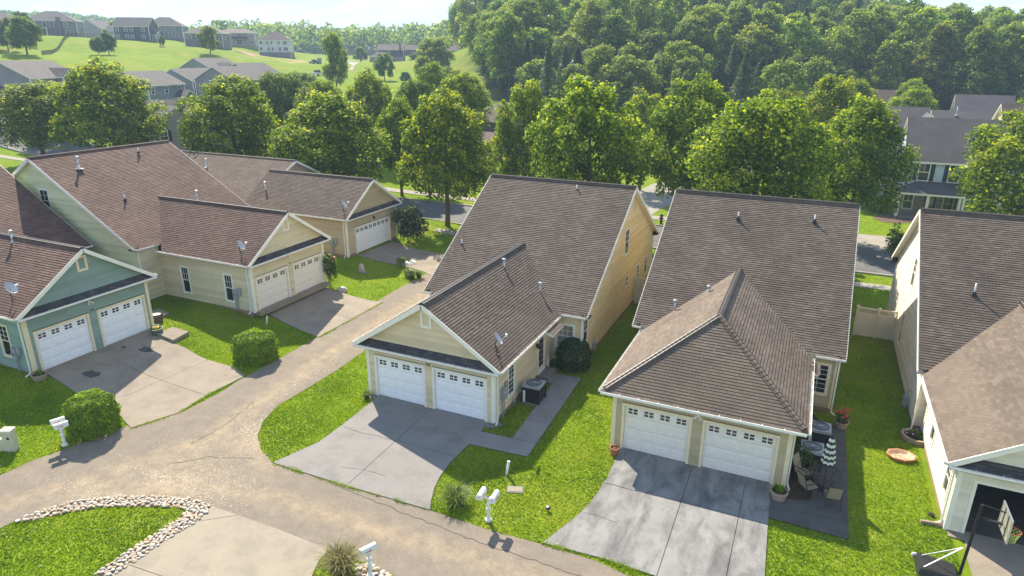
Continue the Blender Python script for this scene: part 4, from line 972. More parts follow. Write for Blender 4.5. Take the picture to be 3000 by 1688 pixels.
wo_ = MB(); wbox(wo_, Wf, 3.42, 3.6, .38, .56, 0.02, .07); wo_.build('outlet_box', M['beige'], h100)
roof_plane(h100, [(7.0, 5.05, 3.02), (8.0, 5.05, 2.72), (8.0, 6.5, 2.72), (7.0, 6.5, 3.02)], M['roof_grey'], M['trim_white'], True, 0, name='door_canopy')
for x, y, z, k in ((4.05, 7.4, 4.98, 'flue'), (6.05, 7.9, 3.72, 'flue'), (-.4, 10.7, 5.15, 'pvc'), (5.3, 15.8, 8.2, 'pvc')): vent_pipe(h100, x, y, z, k)
downspout(h100, 7.12, .16, 0, 2.85, (0.2, -1)); downspout(h100, 8.78, 7.3, 0, 2.95, (1, -.2))
st = MB(); st.box(7.03, 5.1, 0, 7.75, 6.4, .2); st.build('door_step', M['conc_a'], h100)
mt = MB(); mt.box(8.75, 9.4, .3, 8.95, 9.65, .7); mt.tube([(8.85, 9.5, .7), (8.85, 9.5, 1.0), (8.72, 9.5, 1.0)], .03, 6); mt.tube([(8.85, 9.5, .3), (8.85, 9.5, 0)], .025, 6); mt.build('gas_meter', M['grey_box'], h100)

A102 = dict(w=7.15, e=2.86, zr=5.52, hw=2.62, ov=.48, fo=.4, my=7.1, me=3.0, ry=16.1, rz=8.6, mx=(-.75, 8.75), sid=M['sid_olive'], trim=M['trim_cream'], roof=M['roof_tan'], roof_main=M['roof_grey'], door_mat=M['door_cream'], hip=True, slab=M['conc_stain'],
    doors=[(.5, 2.74), (3.88, 2.74)], singles=(290, 0, 0, 0), lboards=True, Lboards=False, Rboards=False,
    fr_win=[(.88, .95, .84, 1.5, dict(both=True, cols=2, rows=3))], fr_open=[(.35, 1.4, .8, 2.6)])
h102, Wf, Wl, Wr = townhouse('olive tan house with hipped garage roof and striped parasol beside it', (-6.4, 24.97, 0), 0, A102)
house_number(h102, 3.56, 2.32, '102', M['trim_cream']); flood_light(h102, 3.6, -.38, 2.62)
wo_ = MB(); wbox(wo_, Wf, 3.48, 3.66, .38, .56, 0.02, .07); wo_.build('outlet_box', M['sid_olive'], h102)
for x, y, z, k in ((2.35, 9.0, 4.35, 'flue'), (.85, 8.1, 3.62, 'flue'), (2.9, 14.3, 7.62, 'pvc'), (6.9, 14.6, 7.8, 'pvc')): vent_pipe(h102, x, y, z, k)
downspout(h102, 7.25, .18, 0, 2.72, (0.3, -1)); downspout(h102, 8.85, 7.1, 0, 2.85, (1, -.2))
roof_plane(h102, [(7.2, 5.6, 2.98), (8.0, 5.6, 2.66), (8.0, 6.7, 2.66), (7.2, 6.7, 2.98)], M['roof_tan'], M['trim_white'], True, 0, name='door_canopy')

A6 = dict(w=7.05, e=2.96, zr=5.56, hw=2.76, my=7.25, me=3.05, ry=16.3, rz=8.65, mx=(-.32, 9.2), sid=M['sid_white'], trim=M['trim_white'], slab=M['conc_warm'], roof=M['roof_tan'], roof_main=M['roof_grey'], door_mat=M['door_cream'],
    doors=[(.6, 2.72), (3.9, 2.6)], open_door=1, singles=(0, 290, 0, 0), Lboards=True, rboards=False,
    l_win=[(6.6, .85, .62, 1.3, dict(cols=2, rows=2)), (2.8, .9, .62, 1.3, dict(cols=2, rows=2))], l_open=[(6.2, 7.0, .75, 2.25), (2.4, 3.2, .8, 2.3)],
    L_win=[(7.75, 4.35, .75, 1.6, {}), (3.6, 1.3, .75, 1.4, {}), (7.5, .9, .75, 1.7, {})])
A6['L_win'] = [(7.65, 4.35, .75, 1.6, {}), (3.45, 1.4, .75, 1.3, {}), (7.4, .85, .75, 1.75, {})]
h6, Wf, Wl, Wr = townhouse('white sided house with an open garage behind the basketball hoop', (6.25, 24.8, 0), 0, A6)
vent_pipe(h6, 1.6, 11.4, 5.75, 'pvc', .5); downspout(h6, -.1, .2, 0, 2.85, (-1, -.2)); downspout(h6, -.42, 7.2, 0, 2.95, (-1, -.2))
gi = MB(); gi.box(.1, .2, .02, 6.9, 7.2, .05); gi.build('garage_floor', M['conc_patio'], h6)
gm = MB(); gm.box(-.62, 9.3, .25, -.42, 9.6, .75); gm.tube([(-.5, 9.45, .75), (-.5, 9.45, 1.05), (-.36, 9.45, 1.05)], .03, 6); gm.tube([(-.5, 9.45, .25), (-.5, 9.45, 0)], .025, 6); gm.build('gas_meter', M['grey_box'], h6)

LEFT = dict(found=.06, slab=M['conc_warm'], w=6.98, e=3.36, zr=5.99, hw=3.08, my=7.9, me=3.75, ry=17.1, rz=9.1, mx=(-1.6, 8.9), trim=M['trim_white'], doors=[(.42, 2.76), (3.85, 2.76)], rtabs=False, rboards=False, Rboards=False)
AT_ = dict(LEFT); AT_.update(sid=M['sid_teal'], trim=M['trim_cream'], roof=M['roof_red'], door_mat=M['door_white'], mx=(-1.6, 8.95), singles=(0, 290, 0, 0), louvre=M['sid_teal'],
    l_win=[(6.45, .75, .7, 1.7, dict(cols=2, rows=3))], l_open=[(6.0, 6.9, .6, 2.6)])
ht, Wf, Wl, Wr = townhouse('teal sided house with cream trim and two white garage doors', (-35.27, 18.06, .5), R(90), AT_)
house_number(ht, 3.5, 2.36, '103', M['barrel'], size=.18); flood_light(ht, 3.3, -.3, 3.0); utility_boxes(ht, Wl, 7.25, .75)
for x, y, z, k in ((3.2, 5.2, 5.7, 'flue'), (5.3, 11.3, 5.85, 'flue')): vent_pipe(ht, x, y, z, k)
downspout(ht, -.12, .2, 0, 3.2, (-1, -.3)); downspout(ht, 7.1, .2, 0, 3.2, (1, -.3))
wo_ = MB(); wbox(wo_, Wf, 3.4, 3.6, .42, .62, 0.02, .07); wo_.build('outlet_box', M['sid_teal'], ht)

AY = dict(LEFT); AY.update(w=6.95, sid=M['sid_pale'], sid_L=M['sid_green'], roof=M['roof_red'], door_mat=M['door_cream'], Lboards=True,
    doors=[(.42, 2.74), (3.85, 2.74)], l_win=[(2.45, .55, .62, 1.75, dict(cols=3, rows=2)), (6.35, .55, .62, 1.75, dict(cols=3, rows=2))], l_open=[(2.05, 2.85, .45, 2.4), (5.95, 6.75, .45, 2.4)],
    L_win=[(7.9, 5.4, .85, 1.5, dict(cols=2, rows=2))], mx=(-1.55, 8.9))
hy, Wf, Wl, Wr = townhouse('pale yellow house with green side wall and red brown roof', (-31.6, 29.6, .5), R(90), AY)
# the two side windows sit towards the lane
utility_boxes(hy, Wl, 7.0, .8); flood_light(hy, 3.3, -.3, 3.0); house_number(hy, 3.48, 2.36, '99', M['barrel'], size=.18)
wo_ = MB(); wbox(wo_, Wf, 3.4, 3.58, .42, .6, 0.02, .07); wo_.build('outlet_box', M['beige'], hy)
for x, y, z, k in ((.4, 15.4, 8.3, 'flue'), (5.6, 16.0, 8.65, 'pvc'), (.9, 11.9, 6.2, 'pvc'), (4.6, 9.2, 5.7, 'flue')): vent_pipe(hy, x, y, z, k)
downspout(hy, -.12, .2, 0, 3.2, (-1, -.3))
# glazed corner between garage and body
def slider(root, W, a0, a1, z0, z1):
    mb = MB(); t = .1
    wbox(mb, W, a0-t, a0, z0-t, z1+t, 0, .06); wbox(mb, W, a1, a1+t, z0-t, z1+t, 0, .06); wbox(mb, W, a0, a1, z1, z1+t, 0, .062); wbox(mb, W, a0, a1, z0-t, z0, 0, .062); wbox(mb, W, a0, a1, z1-.85, z1-.77, 0, .05); m_ = (a0+a1)/2; wbox(mb, W, m_-.04, m_+.04, z0, z1-.85, 0, .048)
    s = mb.build('sliding_window', M['trim_white'], root)
    for x0, x1, b0, b1 in ((a0, m_-.04, z0, z1-.85), (m_+.04, a1, z0, z1-.85), (a0, a1, z1-.77, z1)):
        g = MB(); g.quad(W(x0, b0, .02), W(x1, b0, .02), W(x1, b1, .02), W(x0, b1, .02)); g.build('pane', M['glass'], s)
    for k in range(5):
        c = MB(); x = a0+.12+k*(a1-a0-.24)/4.6; wbox(c, W, x, x+.07, z0+.05, z1-.9, .021, .027); c.build('curtain', M['canvas_w'], s)
_, Wn = wall(hy, (0, 9.95, 0), (0, -1, 0), [(0, 0), (1.8, 0), (1.8, 3.2), (0, 3.2)], [(.2, 1.6, .6, 3.1)], M['sid_pale'], foundation=.05)
slider(hy, Wn, .25, 1.65, .75, 2.95)

# tan house: long body with its ridge along the lane side, garage wing with one wide door
def tan_house():
    root = thing('house', 'tan sided house with one wide garage door and shingled gable', 'house', (-34.02, 42.4, .5), R(90))
    w, e, zr, fo, ov = 7.15, 3.32, 5.97, .38, .42; rf, dk, sid, trim = M['roof_brown'], M['trim_white'], M['sid_tan'], M['trim_white']; pg = (zr-e)/(w/2+ov)
    yb = 11.0
    roof_plane(root, [(-ov, -fo, e), (w/2, -fo, zr), (w/2, yb, zr), (-ov, yb, e)], rf, dk, True, 0); roof_plane(root, [(w+ov, -fo, e), (w+ov, yb, e), (w/2, yb, zr), (w/2, -fo, zr)], rf, dk, False)
    ridge_cap(root, (w/2, -fo+.02, zr+.03), (w/2, yb, zr+.03), rf, .17, True, pg)
    for s in (0, 1):
        a = Vector((-ov if s == 0 else w+ov, -fo-.03, e-.09)); mb = MB(); mb.beam(a, (w/2, -fo-.03, zr-.09), .04, .2); mb.build('rake_board', dk, root)
    roof_plane(root, [(-ov+.06, -fo+.03, e-.1), (w+ov-.06, -fo+.03, e-.1), (w+ov-.45, 0.02, e+.20), (-ov+.45, 0.02, e+.20)], M['roof_dark'], dk, True, 0, thick=.1, name='pent_roof')  # dark shingles carry the strip's shade in their colour
    gutter(root, (-ov, -fo, e-.08), (w+ov, -fo, e-.08), (0, -1, 0)); gutter(root, (-ov-.02, -fo, e), (-ov-.02, yb, e), (-1, 0, 0))
    gz = e+.16; ins = (gz-e)/pg-ov+.12
    wall(root, (0, 0, 0), (1, 0, 0), [(ins, gz), (w-ins, gz), (w/2, zr-.16)], [], M['sid_olive'], .12)
    _, Wf = wall(root, (0, 0, 0), (1, 0, 0), [(0, 0), (w, 0), (w, 3.05), (0, 3.05)], [(1.1, 6.15, -1, 2.3)], sid, .168, back=.13, foundation=.2)
    garage_door(root, Wf, 1.2, 4.85, 2.16, M['door_white'], trim, groups=8); wall_lantern(root, Wf, 3.7, 2.62)
    _, Wl = wall(root, (0, yb, 0), (0, -1, 0), [(0, 0), (yb, 0), (yb, 3.15), (0, 3.15)], [], sid, foundation=.2)
    wall(root, (w, 0, 0), (0, 1, 0), [(0, 0), (yb, 0), (yb, 3.15), (0, 3.15)], [], sid, boards=False)
    utility_boxes(root, Wl, yb-1.4, .8)
    c = MB(); c.box(-.045, -.045, 0, .12, .1, 3.05); c.box(w-.12, -.045, 0, w+.045, .1, 3.05); c.build('corner_board', trim, root)
    fd = MB(); fd.box(-.02, .1, -.3, 0, yb, .2); fd.box(-.02, -.02, -.3, 1.05, 0, .2); fd.box(6.2, -.02, -.3, w+.02, 0, .2); fd.build('foundation', M['brick'], root)
    # body, slightly higher and wider
    b0, b1, bx, bz, bh = 10.2, 29.5, 6.2, 6.5, 3.0; run = 7.2
    roof_plane(root, [(bx-run, b0, bh), (bx, b0, bz), (bx, b1, bz), (bx-run, b1, bh)], rf, dk, True, 0); roof_plane(root, [(bx+run, b1, bh), (bx, b1, bz), (bx, b0, bz), (bx+run, b0, bh)], rf, dk, False)
    ridge_cap(root, (bx, b0+.02, bz+.03), (bx, b1, bz+.03), rf, .17, True, .48)
    mb = MB(); mb.beam((bx-run, b0-.03, bh-.09), (bx, b0-.03, bz-.09), .04, .2); mb.beam((bx+run, b0-.03, bh-.09), (bx, b0-.03, bz-.09), .04, .2); mb.build('rake_board', dk, root)
    wall(root, (bx-run+.4, b0+.4, 0), (1, 0, 0), [(0, 0), (2*run-.8, 0), (2*run-.8, bh), (run-.4, bz-.2), (0, bh)], [], sid, .2)
    wall(root, (bx-run+.4, b1-.4, 0), (0, -1, 0), [(0, 0), (b1-b0-.8, 0), (b1-b0-.8, bh), (0, bh)], [], sid, .2, boards=False)
    for x, y, z, k in ((4.2, 19.6, 5.6, 'flue'), (2.2, 16.5, 4.6, 'pvc'), (1.6, 9.8, 4.55, 'flue')): vent_pipe(root, x, y, z, k)
    downspout(root, -.1, .2, 0, 3.2, (-1, -.3))
    return root
htan = tan_house()
# ------------------------------------------------------------------ small things around the houses
def xyz(px, py, dz=0.0):
    x, y = GT(px, py); return Vector((x, y, terr(x, y)+dz))
# --- mailboxes
def mailbox(loc, rz, label, boxes=2, group='mailboxes on turned white posts'):
    t = thing('mailbox', label, 'mailbox', loc, rz)
    p = MB(); p.lathe([(.13, -.05), (.13, .10), (.075, .14), (.065, .5), (.09, .53), (.09, .58), (.06, .61), (.055, .72), (.085, .75), (.085, .79), (.05, .82), (.05, 1.06)], 10); p.build('post', M['pvc'], t, False)
    if boxes == 2: a = MB(); a.box(-.34, -.05, .99, .34, .05, 1.06); a.build('crossarm', M['pvc'], t)
    for s in ((-1, 1) if boxes == 2 else (0,)):
        b = MB(); x = s*.26; n = 8; L0, L1 = -.26, .26; pr = [(x-.1, 1.06), (x-.1, 1.2)]+[(x-.1*math.cos(math.pi*k/n), 1.2+.085*math.sin(math.pi*k/n)) for k in range(1, n)]+[(x+.1, 1.2), (x+.1, 1.06)]
        b.quad(*[(px_, L0, pz) for px_, pz in pr]); b.quad(*[(px_, L1, pz) for px_, pz in pr][::-1])
        for k in range(len(pr)):
            q = (k+1) % len(pr); b.quad((pr[k][0], L0, pr[k][1]), (pr[k][0], L1, pr[k][1]), (pr[q][0], L1, pr[q][1]), (pr[q][0], L0, pr[q][1]))
        o = b.build('box', M['pvc'], t)
        d = MB(); d.box(x-.108, L0-.02, 1.05, x+.108, L0+.012, 1.215); d.box(x-.07, L0-.02, 1.215, x+.07, L0+.012, 1.27); d.build('door', M['pvc'], o)
        f = MB(); f.box(x+.101, L0+.1, 1.13, x+.112, L0+.3, 1.15); f.box(x+.101, L0+.25, 1.12, x+.112, L0+.3, 1.17); f.build('flag', M['red'], o)
        k = MB(); k.lathe([(.0, 0), (.018, .0), (.018, .01), (0, .012)], 6, (x, L0-.03, 1.16)); k.build('handle', M['metal_dark'], o)
    return t
mailbox(xyz(1431, 1527), R(5), 'twin white mailbox on the lawn between two front driveways')
mailbox(xyz(191, 1307), R(-20), 'twin white mailbox beside the round hedge by the lane')
mailbox(xyz(1206, 812), R(60), 'twin white mailbox in a clump of lilies')
pD = G(1079, 1605, 1.2); mailbox((pD.x, pD.y, 0), R(-25), 'single white mailbox beside the tufted ornamental grass', 1)
# --- utility pedestal
t = thing('utility_pedestal', 'beige utility pedestal standing in the shaded lawn', 'utility box', xyz(38, 1320), R(25))
b = MB(); b.box(-.21, -.16, -.05, .21, .16, .98); b.build('body', M['beige'], t); b = MB(); b.box(-.235, -.185, .98, .235, .185, 1.07); b.build('lid', M['fence'], t)
b = MB(); b.box(-.45, -.1, 0, -.22, .1, .62); b.build('side_box', M['beige'], t); b = MB(); b.box(.0, -.17, .62, .1, -.158, .74); b.build('warning_plate', M['canvas_b'], t)
# --- pipes, lids, small lawn things
def stub(px, py, h, label, r=.055, lean=.1):
    t = thing('cleanout_pipe', label, 'pipe', xyz(px, py), 0); m = MB(); m.tube([(0, 0, -.1), (lean, .05, h)], r, 10); m.build('pipe', M['pvc'], t, True)
    c = MB(); c.tube([(lean, .05, h-.01), (lean*1.08, .054, h+.05)], r*1.25, 10); c.build('cap', M['pvc'], t, True)
stub(1482, 1393, .62, 'slanting white pipe in the lawn near the footpath'); stub(781, 952, .55, 'white marker pipe in the lawn beside the yellow garage', .05, .06)
t = thing('meter_lid', 'pale concrete meter lid set in the lawn', 'lid', xyz(1510, 1436, .0), R(20)); b = MB(); b.box(-.33, -.21, -.05, .33, .21, .04); b.build('frame', M['conc_a'], t); b = MB(); b.box(-.27, -.15, .04, .27, .15, .052); b.build('cover', M['conc_new'], t)
t = thing('garden_light', 'small round solar light in the grass by the stained driveway', 'garden light', xyz(1605, 1498)); b = MB(); b.lathe([(.02, -.05), (.02, .1), (.09, .12), (.11, .16), (.06, .2), (0, .22)], 10); b.build('housing', M['metal_dark'], t); b = MB(); b.lathe([(.05, .2), (.05, .215), (0, .225)], 8); b.build('lens', M['metal'], t)
t = thing('drain_cap', 'dark round drain cap in the grass beside white house', 'drain', xyz(2728, 1512)); b = MB(); b.lathe([(.11, -.05), (.11, .09), (.085, .1), (0, .1)], 12); b.build('body', M['black'], t); b = MB(); b.box(-.08, -.012, .1, .08, .012, .112); b.build('grip', M['metal_dark'], t)
t = thing('edging_plank', 'weathered plank edging at the foot of white house', 'plank', (0, 0, 0)); e0, e1 = xyz(2695, 1532), xyz(2770, 1545); b = MB(); b.beam((e0.x, e0.y, .06), (e1.x, e1.y, .06), .09, .16); b.build('plank', M['wood'], t); t.location = (0, 0, 0)
t = thing('loose_plank', 'pale loose plank lying behind the dark round bush', 'plank', xyz(1712, 1080, .04), R(-12)); b = MB(); b.box(-.38, -.07, -.03, .38, .07, .03); b.build('plank', M['wood'], t)
t = thing('leaning_board', 'pale board leaning on the step by the side door', 'board', xyz(1603, 1078, 0), R(20)); b = MB(); b.obox((-.12, 0, 0), (.24, 0, 0), (0, .05, 0), (-.1, .25, .95)); b.build('plank', M['trim_white'], t)
t = thing('hose_reel', 'coiled garden hose at the foot of the meter box', 'hose', xyz(1496, 1187)); b = MB()
for k in range(3): b.tube([(.2*math.cos(a), .05*k, .22+.2*math.sin(a)) for a in np.linspace(0, 2*math.pi, 13)], .018, 5, False)
b.build('hose_coil', M['grey_box'], t); b = MB(); b.box(-.16, .0, .0, .16, .1, .03); b.box(-.02, 0, .02, .02, .1, .4); b.build('bracket', M['grey_box'], t)
for px, py, rz, lb in ((1466, 1246, R(-40), 'concrete splash block under the downspout of house 100'),):
    t = thing('splash_block', lb, 'splash block', xyz(px, py), rz); b = MB(); b.box(-.14, -.55, -.02, .14, .05, .05); b.build('tray', M['conc_a'], t); b = MB(); b.box(-.14, -.55, .05, -.1, .05, .1); b.box(.1, -.55, .05, .14, .05, .1); b.build('rim', M['conc_a'], t)
# --- air conditioners
def ac_unit(loc, rz, label):
    t = thing('air_conditioner', label, 'air conditioner', loc, rz); s = .44
    b = MB(); b.box(-s-.08, -s-.08, -.05, s+.08, s+.08, .07); b.build('pad', M['conc_a'], t)
    b = MB(); b.box(-s+.04, -s+.04, .07, s-.04, s-.04, .86); b.build('coil', M['black'], t)
    for k in range(11):
        z = .12+k*.066; l = MB(); l.lathe([(s*1.36, 0), (s*1.39, .01), (s*1.39, .035), (s*1.36, .045)], 4, (0, 0, z)); ob = l.build('louvre', M['metal_dark'], t); ob.rotation_euler = (0, 0, R(45))
    b = MB()
    for sx in (-1, 1):
        for sy in (-1, 1): b.box(sx*s-.035, sy*s-.035, .07, sx*s+.035, sy*s+.035, .88)
    b.build('corner_post', M['metal_dark'], t)
    top = MB(); top.lathe([(s*1.42, .86), (s*1.44, .88), (s*1.44, .98), (s*1.3, 1.0)], 4); ob = top.build('top_cover', M['grey_box'], t); ob.rotation_euler = (0, 0, R(45))
    f = MB(); f.lathe([(.37, .985), (.37, 1.012), (.34, 1.012), (.34, 1.0), (.0, .998)], 24); o = f.build('fan_well', M['black'], t)
    for r_ in (.1, .16, .22, .28, .34): g = MB(); g.tube([(r_*math.cos(a), r_*math.sin(a), 1.02) for a in np.linspace(0, 2*math.pi, 25)], .006, 4, False); g.build('grille_ring', M['metal_dark'], o)
    h = MB(); h.lathe([(.1, 1.0), (.1, 1.03), (0, 1.04)], 12); h.build('fan_hub', M['grey_box'], o)
    l = MB(); l.box(-s-.03, -s-.03, .1, -s+.16, -s-.022, .72); l.build('spec_plate', M['trim_white'], t)
    return t
ac_unit((-11.1, 27.35, 0), 0, 'grey air conditioner beside the cream wall of house 100')
ac_unit((1.62, 27.0, 0), 0, 'grey air conditioner on the patio behind the boxwood')
ac_unit((1.9, 28.9, 0), 0, 'dark air conditioner standing close to the hipped roof eave')
# --- pots
def pot(loc, prof, label, mat, soil_z, soil_r, plant=None, name='flower_pot', n=14):
    t = thing(name, label, 'flower pot', loc); b = MB(); b.lathe(prof, n); b.build('pot', mat, t, False)
    s = MB(); s.lathe([(soil_r, soil_z-.02), (soil_r, soil_z), (0, soil_z+.01)], n); s.build('soil', M['soil'], t)
    return t
POT = [(.0, 0), (.13, 0), (.19, .3), (.215, .3), (.215, .37), (.18, .37), (.17, .3)]
def sprout(parent, n, spread, h, mat, z0, w=.03, seed=1, flower=None, fn=0):
    r = np.random.default_rng(seed); V, Fq, rn = [], [], []
    for i in range(n):
        a = r.uniform(0, 2*math.pi); rr = spread*math.sqrt(r.uniform()); hh = h*r.uniform(.5, 1); p = Vector((rr*.5*math.cos(a), rr*.5*math.sin(a), z0)); q = Vector((rr*math.cos(a), rr*math.sin(a), z0+hh)); s = Vector((-math.sin(a), math.cos(a), 0))*w; m = (p+q)/2+Vector((0, 0, hh*.15)); k = len(V)
        V += [p-s*.4, p+s*.4, m+s, q, m-s]; Fq += [(k, k+1, k+2, k+4), (k+4, k+2, k+3, k+3)]; rn += [r.uniform(), r.uniform()]
    me = bpy.data.meshes.new('leaves'); me.from_pydata([tuple(v) for v in V], [], [f if f[2] != f[3] else f[:3] for f in Fq]); me.materials.append(mat); at = me.attributes.new('rnd', 'FLOAT', 'FACE'); at.data.foreach_set('value', rn)
    o = link(bpy.data.objects.new('leaves', me), parent)
    if flower:
        for i in range(fn):
            a = r.uniform(0, 2*math.pi); rr = spread*math.sqrt(r.uniform()); f = MB(); c = (rr*math.cos(a), rr*math.sin(a), z0+h*r.uniform(.6, 1.1)); f.lathe([(.0, -.03), (.05, .0), (.04, .03), (0, .035)], 6, c); f.build('flower', flower, parent)
    return o
t = pot(xyz(1799, 1332), POT, 'terracotta pot by the corner of the stained driveway', M['terracotta'], .31, .17); sprout(t, 10, .12, .12, M['leaf_ornamental'], .3, .02, 3)
t = pot(xyz(2279, 1463), [(.0, 0), (.24, 0), (.3, .32), (.34, .34), (.34, .42), (.29, .42), (.28, .36)], 'wide clay planter of herbs at the garage corner', M['planter'], .37, .28); sprout(t, 60, .27, .28, M['leaf_hedge'], .36, .04, 4)
t = pot(xyz(2462, 1254), [(.0, 0), (.22, 0), (.3, .3), (.33, .32), (.33, .38), (.28, .38), (.27, .33)], 'tan planter with red flowers at the patio end', M['planter'], .34, .27); sprout(t, 70, .42, .5, M['leaf_dark'], .33, .04, 5, M['red'], 26)
t = pot(xyz(118, 1113), [(.0, 0), (.26, 0), (.33, .26), (.36, .28), (.36, .34), (.31, .34), (.3, .3)], 'low pale bowl planter at the teal garage corner', M['planter'], .3, .3); sprout(t, 40, .3, .28, M['leaf_dark'], .3, .03, 6)
t = pot(xyz(461, 981), [(.0, 0), (.28, 0), (.33, .3), (.37, .33), (.37, .42), (.32, .42), (.31, .36)], 'green glazed pot with yellow flowers by teal garage', M['pot_green'], .37, .31); sprout(t, 30, .22, .12, M['leaf_hedge'], .36, .03, 7, M['yellowf'], 9)
t = pot(xyz(462, 945), [(.0, 0), (.3, 0), (.36, .25), (.36, .35), (.3, .58), (.27, .58), (.27, .52)], 'brown half barrel with a white lid by teal garage', M['barrel'], .5, .28); b = MB(); b.lathe([(.25, .5), (.25, .55), (.0, .56)], 14); b.build('lid', M['pvc'], t)
# --- patio furniture
tb = thing('patio_table', 'round mesh patio table beneath the folded parasol', 'table', G(2410, 1436, .0)+Vector((0, 0, .06)))
b = MB(); b.tube([(.62*math.cos(a), .62*math.sin(a), .72) for a in np.linspace(0, 2*math.pi, 33)], .018, 6, False); b.build('rim', M['brown_frame'], tb)
b = MB()
for k in range(-8, 9):
    x = k*.072; L = math.sqrt(.62**2-x*x) if abs(x) < .62 else 0; b.box(x-.006, -L, .715, x+.006, L, .722); b.box(-L, x-.006, .716, L, x+.006, .723)
b.build('mesh_top', M['brown_frame'], tb)
for k in range(4):
    a = R(45+90*k); b = MB(); b.tube([(.42*math.cos(a), .42*math.sin(a), .7), (.3*math.cos(a), .3*math.sin(a), .35), (.48*math.cos(a), .48*math.sin(a), 0)], .016, 6); b.build('leg', M['brown_frame'], tb)
um = thing('parasol', 'folded black and white striped parasol in the patio table', 'parasol', G(2410, 1436, .0)+Vector((0, 0, .06)))
b = MB(); b.tube([(0, 0, 0), (0, 0, 2.5)], .02, 8); b.build('pole', M['brown_frame'], um); b = MB(); b.lathe([(.24, 0), (.24, .04), (.08, .09), (.04, .1)], 14); b.build('base', M['black'], um)
nst = 11; prof = [(1.15, .21), (1.3, .22), (1.5, .20), (1.75, .165), (2.0, .125), (2.2, .09), (2.36, .06), (2.42, .03)]
zs = np.linspace(1.12, 2.42, nst+1); rad = lambda z: np.interp(z, [1.12, 1.3, 1.6, 2.0, 2.3, 2.42], [.20, .22, .19, .13, .075, .03])
for i in range(nst):
    b = MB(); n = 32; pts = []
    for z in (zs[i], zs[i+1]): pts.append([((rad(z)*(1+.22*math.cos(8*2*math.pi*k/n)))*math.cos(2*math.pi*k/n), (rad(z)*(1+.22*math.cos(8*2*math.pi*k/n)))*math.sin(2*math.pi*k/n), z+(0.03*math.cos(8*2*math.pi*k/n) if i == 0 and z == zs[0] else 0)) for k in range(n)])
    for k in range(n): q = (k+1) % n; b.quad(pts[0][k], pts[0][q], pts[1][q], pts[1][k])
    b.build('canopy_stripe', M['canvas_w'] if i % 2 else M['canvas_b'], um, True)
b = MB(); b.lathe([(.03, 2.42), (.05, 2.47), (.0, 2.53)], 8); b.build('finial', M['brown_frame'], um)
def patio_chair(loc, rz, label):
    t = thing('patio_chair', label, 'chair', loc, rz, None)
    b = MB(); b.quad((-.25, -.25, .40), (.25, -.25, .40), (.25, .25, .37), (-.25, .25, .37)); b.quad((-.25, .25, .355), (.25, .25, .355), (.25, -.25, .385), (-.25, -.25, .385)); b.build('seat', M['sling'], t)
    b = MB(); b.quad((-.24, .25, .38), (.24, .25, .38), (.24, .46, .98), (-.24, .46, .98)); b.quad((-.24, .475, .97), (.24, .475, .97), (.24, .265, .37), (-.24, .265, .37)); b.build('backrest', M['sling'], t)
    for s in (-1, 1):
        x = s*.28; b = MB(); b.tube([(x, -.26, 0), (x, -.24, .4), (x, -.22, .62)], .016, 6); b.build('leg', M['brown_frame'], t)
        b = MB(); b.tube([(x, .45, 0), (x, .28, .38)], .016, 6); b.build('leg', M['brown_frame'], t)
        b = MB(); b.tube([(x, -.25, .62), (x, .0, .63), (x, .36, .62)], .02, 6); b.build('armrest', M['brown_frame'], t)
        b = MB(); b.tube([(s*.26, -.27, .385), (s*.26, .25, .36), (s*.26, .47, 1.0)], .016, 6); b.build('side_rail', M['brown_frame'], t)
    b = MB(); b.tube([(-.26, .47, 1.0), (.26, .47, 1.0)], .016, 6); b.tube([(-.26, -.27, .385), (.26, -.27, .385)], .016, 6); b.build('cross_rail', M['brown_frame'], t)
    return t
tc_ = Vector(tb.location)
patio_chair(tc_+Vector((-.75, .35, -.02)), R(62), 'beige sling chair at the patio table beside the boxwood')
patio_chair(tc_+Vector((-.55, -.55, -.02)), R(128), 'beige sling chair turned away between planter and table')
patio_chair(tc_+Vector((.28, -.85, 0)), R(188), 'beige sling chair with its back to the lawn below the table')
# --- octagonal clay basin and stone planter by the white house
t = thing('clay_basin', 'shallow orange octagonal basin lying on the lawn', 'basin', xyz(2638, 1342, .0), R(12))
b = MB(); b.lathe([(.50, 0), (.56, .15), (.60, .15), (.60, .18), (.53, .18)], 8, sx=1.0, sy=.8, cap=False); b.build('shell', M['clay'], t); b = MB(); b.lathe([(.53, .18), (.40, .06), (.22, .035), (0, .03)], 8, sx=1.0, sy=.8, cap=False); b.build('inner_bowl', M['clay_in'], t)
b = MB()
for k in range(9): a = R(200+k*16); b.obox((.15*math.cos(a), .12*math.sin(a), .042), (.22*math.cos(a), .18*math.sin(a), 0.012), (-.02*math.sin(a), .02*math.cos(a), 0), (0, 0, .012))
b.build('flutes', M['clay_in'], t)
t = thing('stone_planter', 'low block planter of herbs against the white wall', 'planter', xyz(2688, 1287)); r = random.Random(4)
for k in range(9):
    a0 = R(150+k*25); L = .3; b = MB(); cx, cy = .62*math.cos(a0), .55*math.sin(a0); d = Vector((-math.sin(a0), math.cos(a0), 0)); n_ = Vector((math.cos(a0), math.sin(a0), 0))
    b.obox(Vector((cx, cy, -.03))-d*.14-n_*.06, d*.28, n_*.12, (0, 0, .24+r.uniform(-.02, .03))); b.build('block', M['wood'] if k % 3 else M['planter'], t)
b = MB(); b.lathe([(.58, .0), (.58, .12), (0, .15)], 14, sy=.9); b.build('soil', M['soil'], t); sprout(t, 160, .5, .22, M['leaf_lily'], .12, .035, 9, M['purple'], 5)
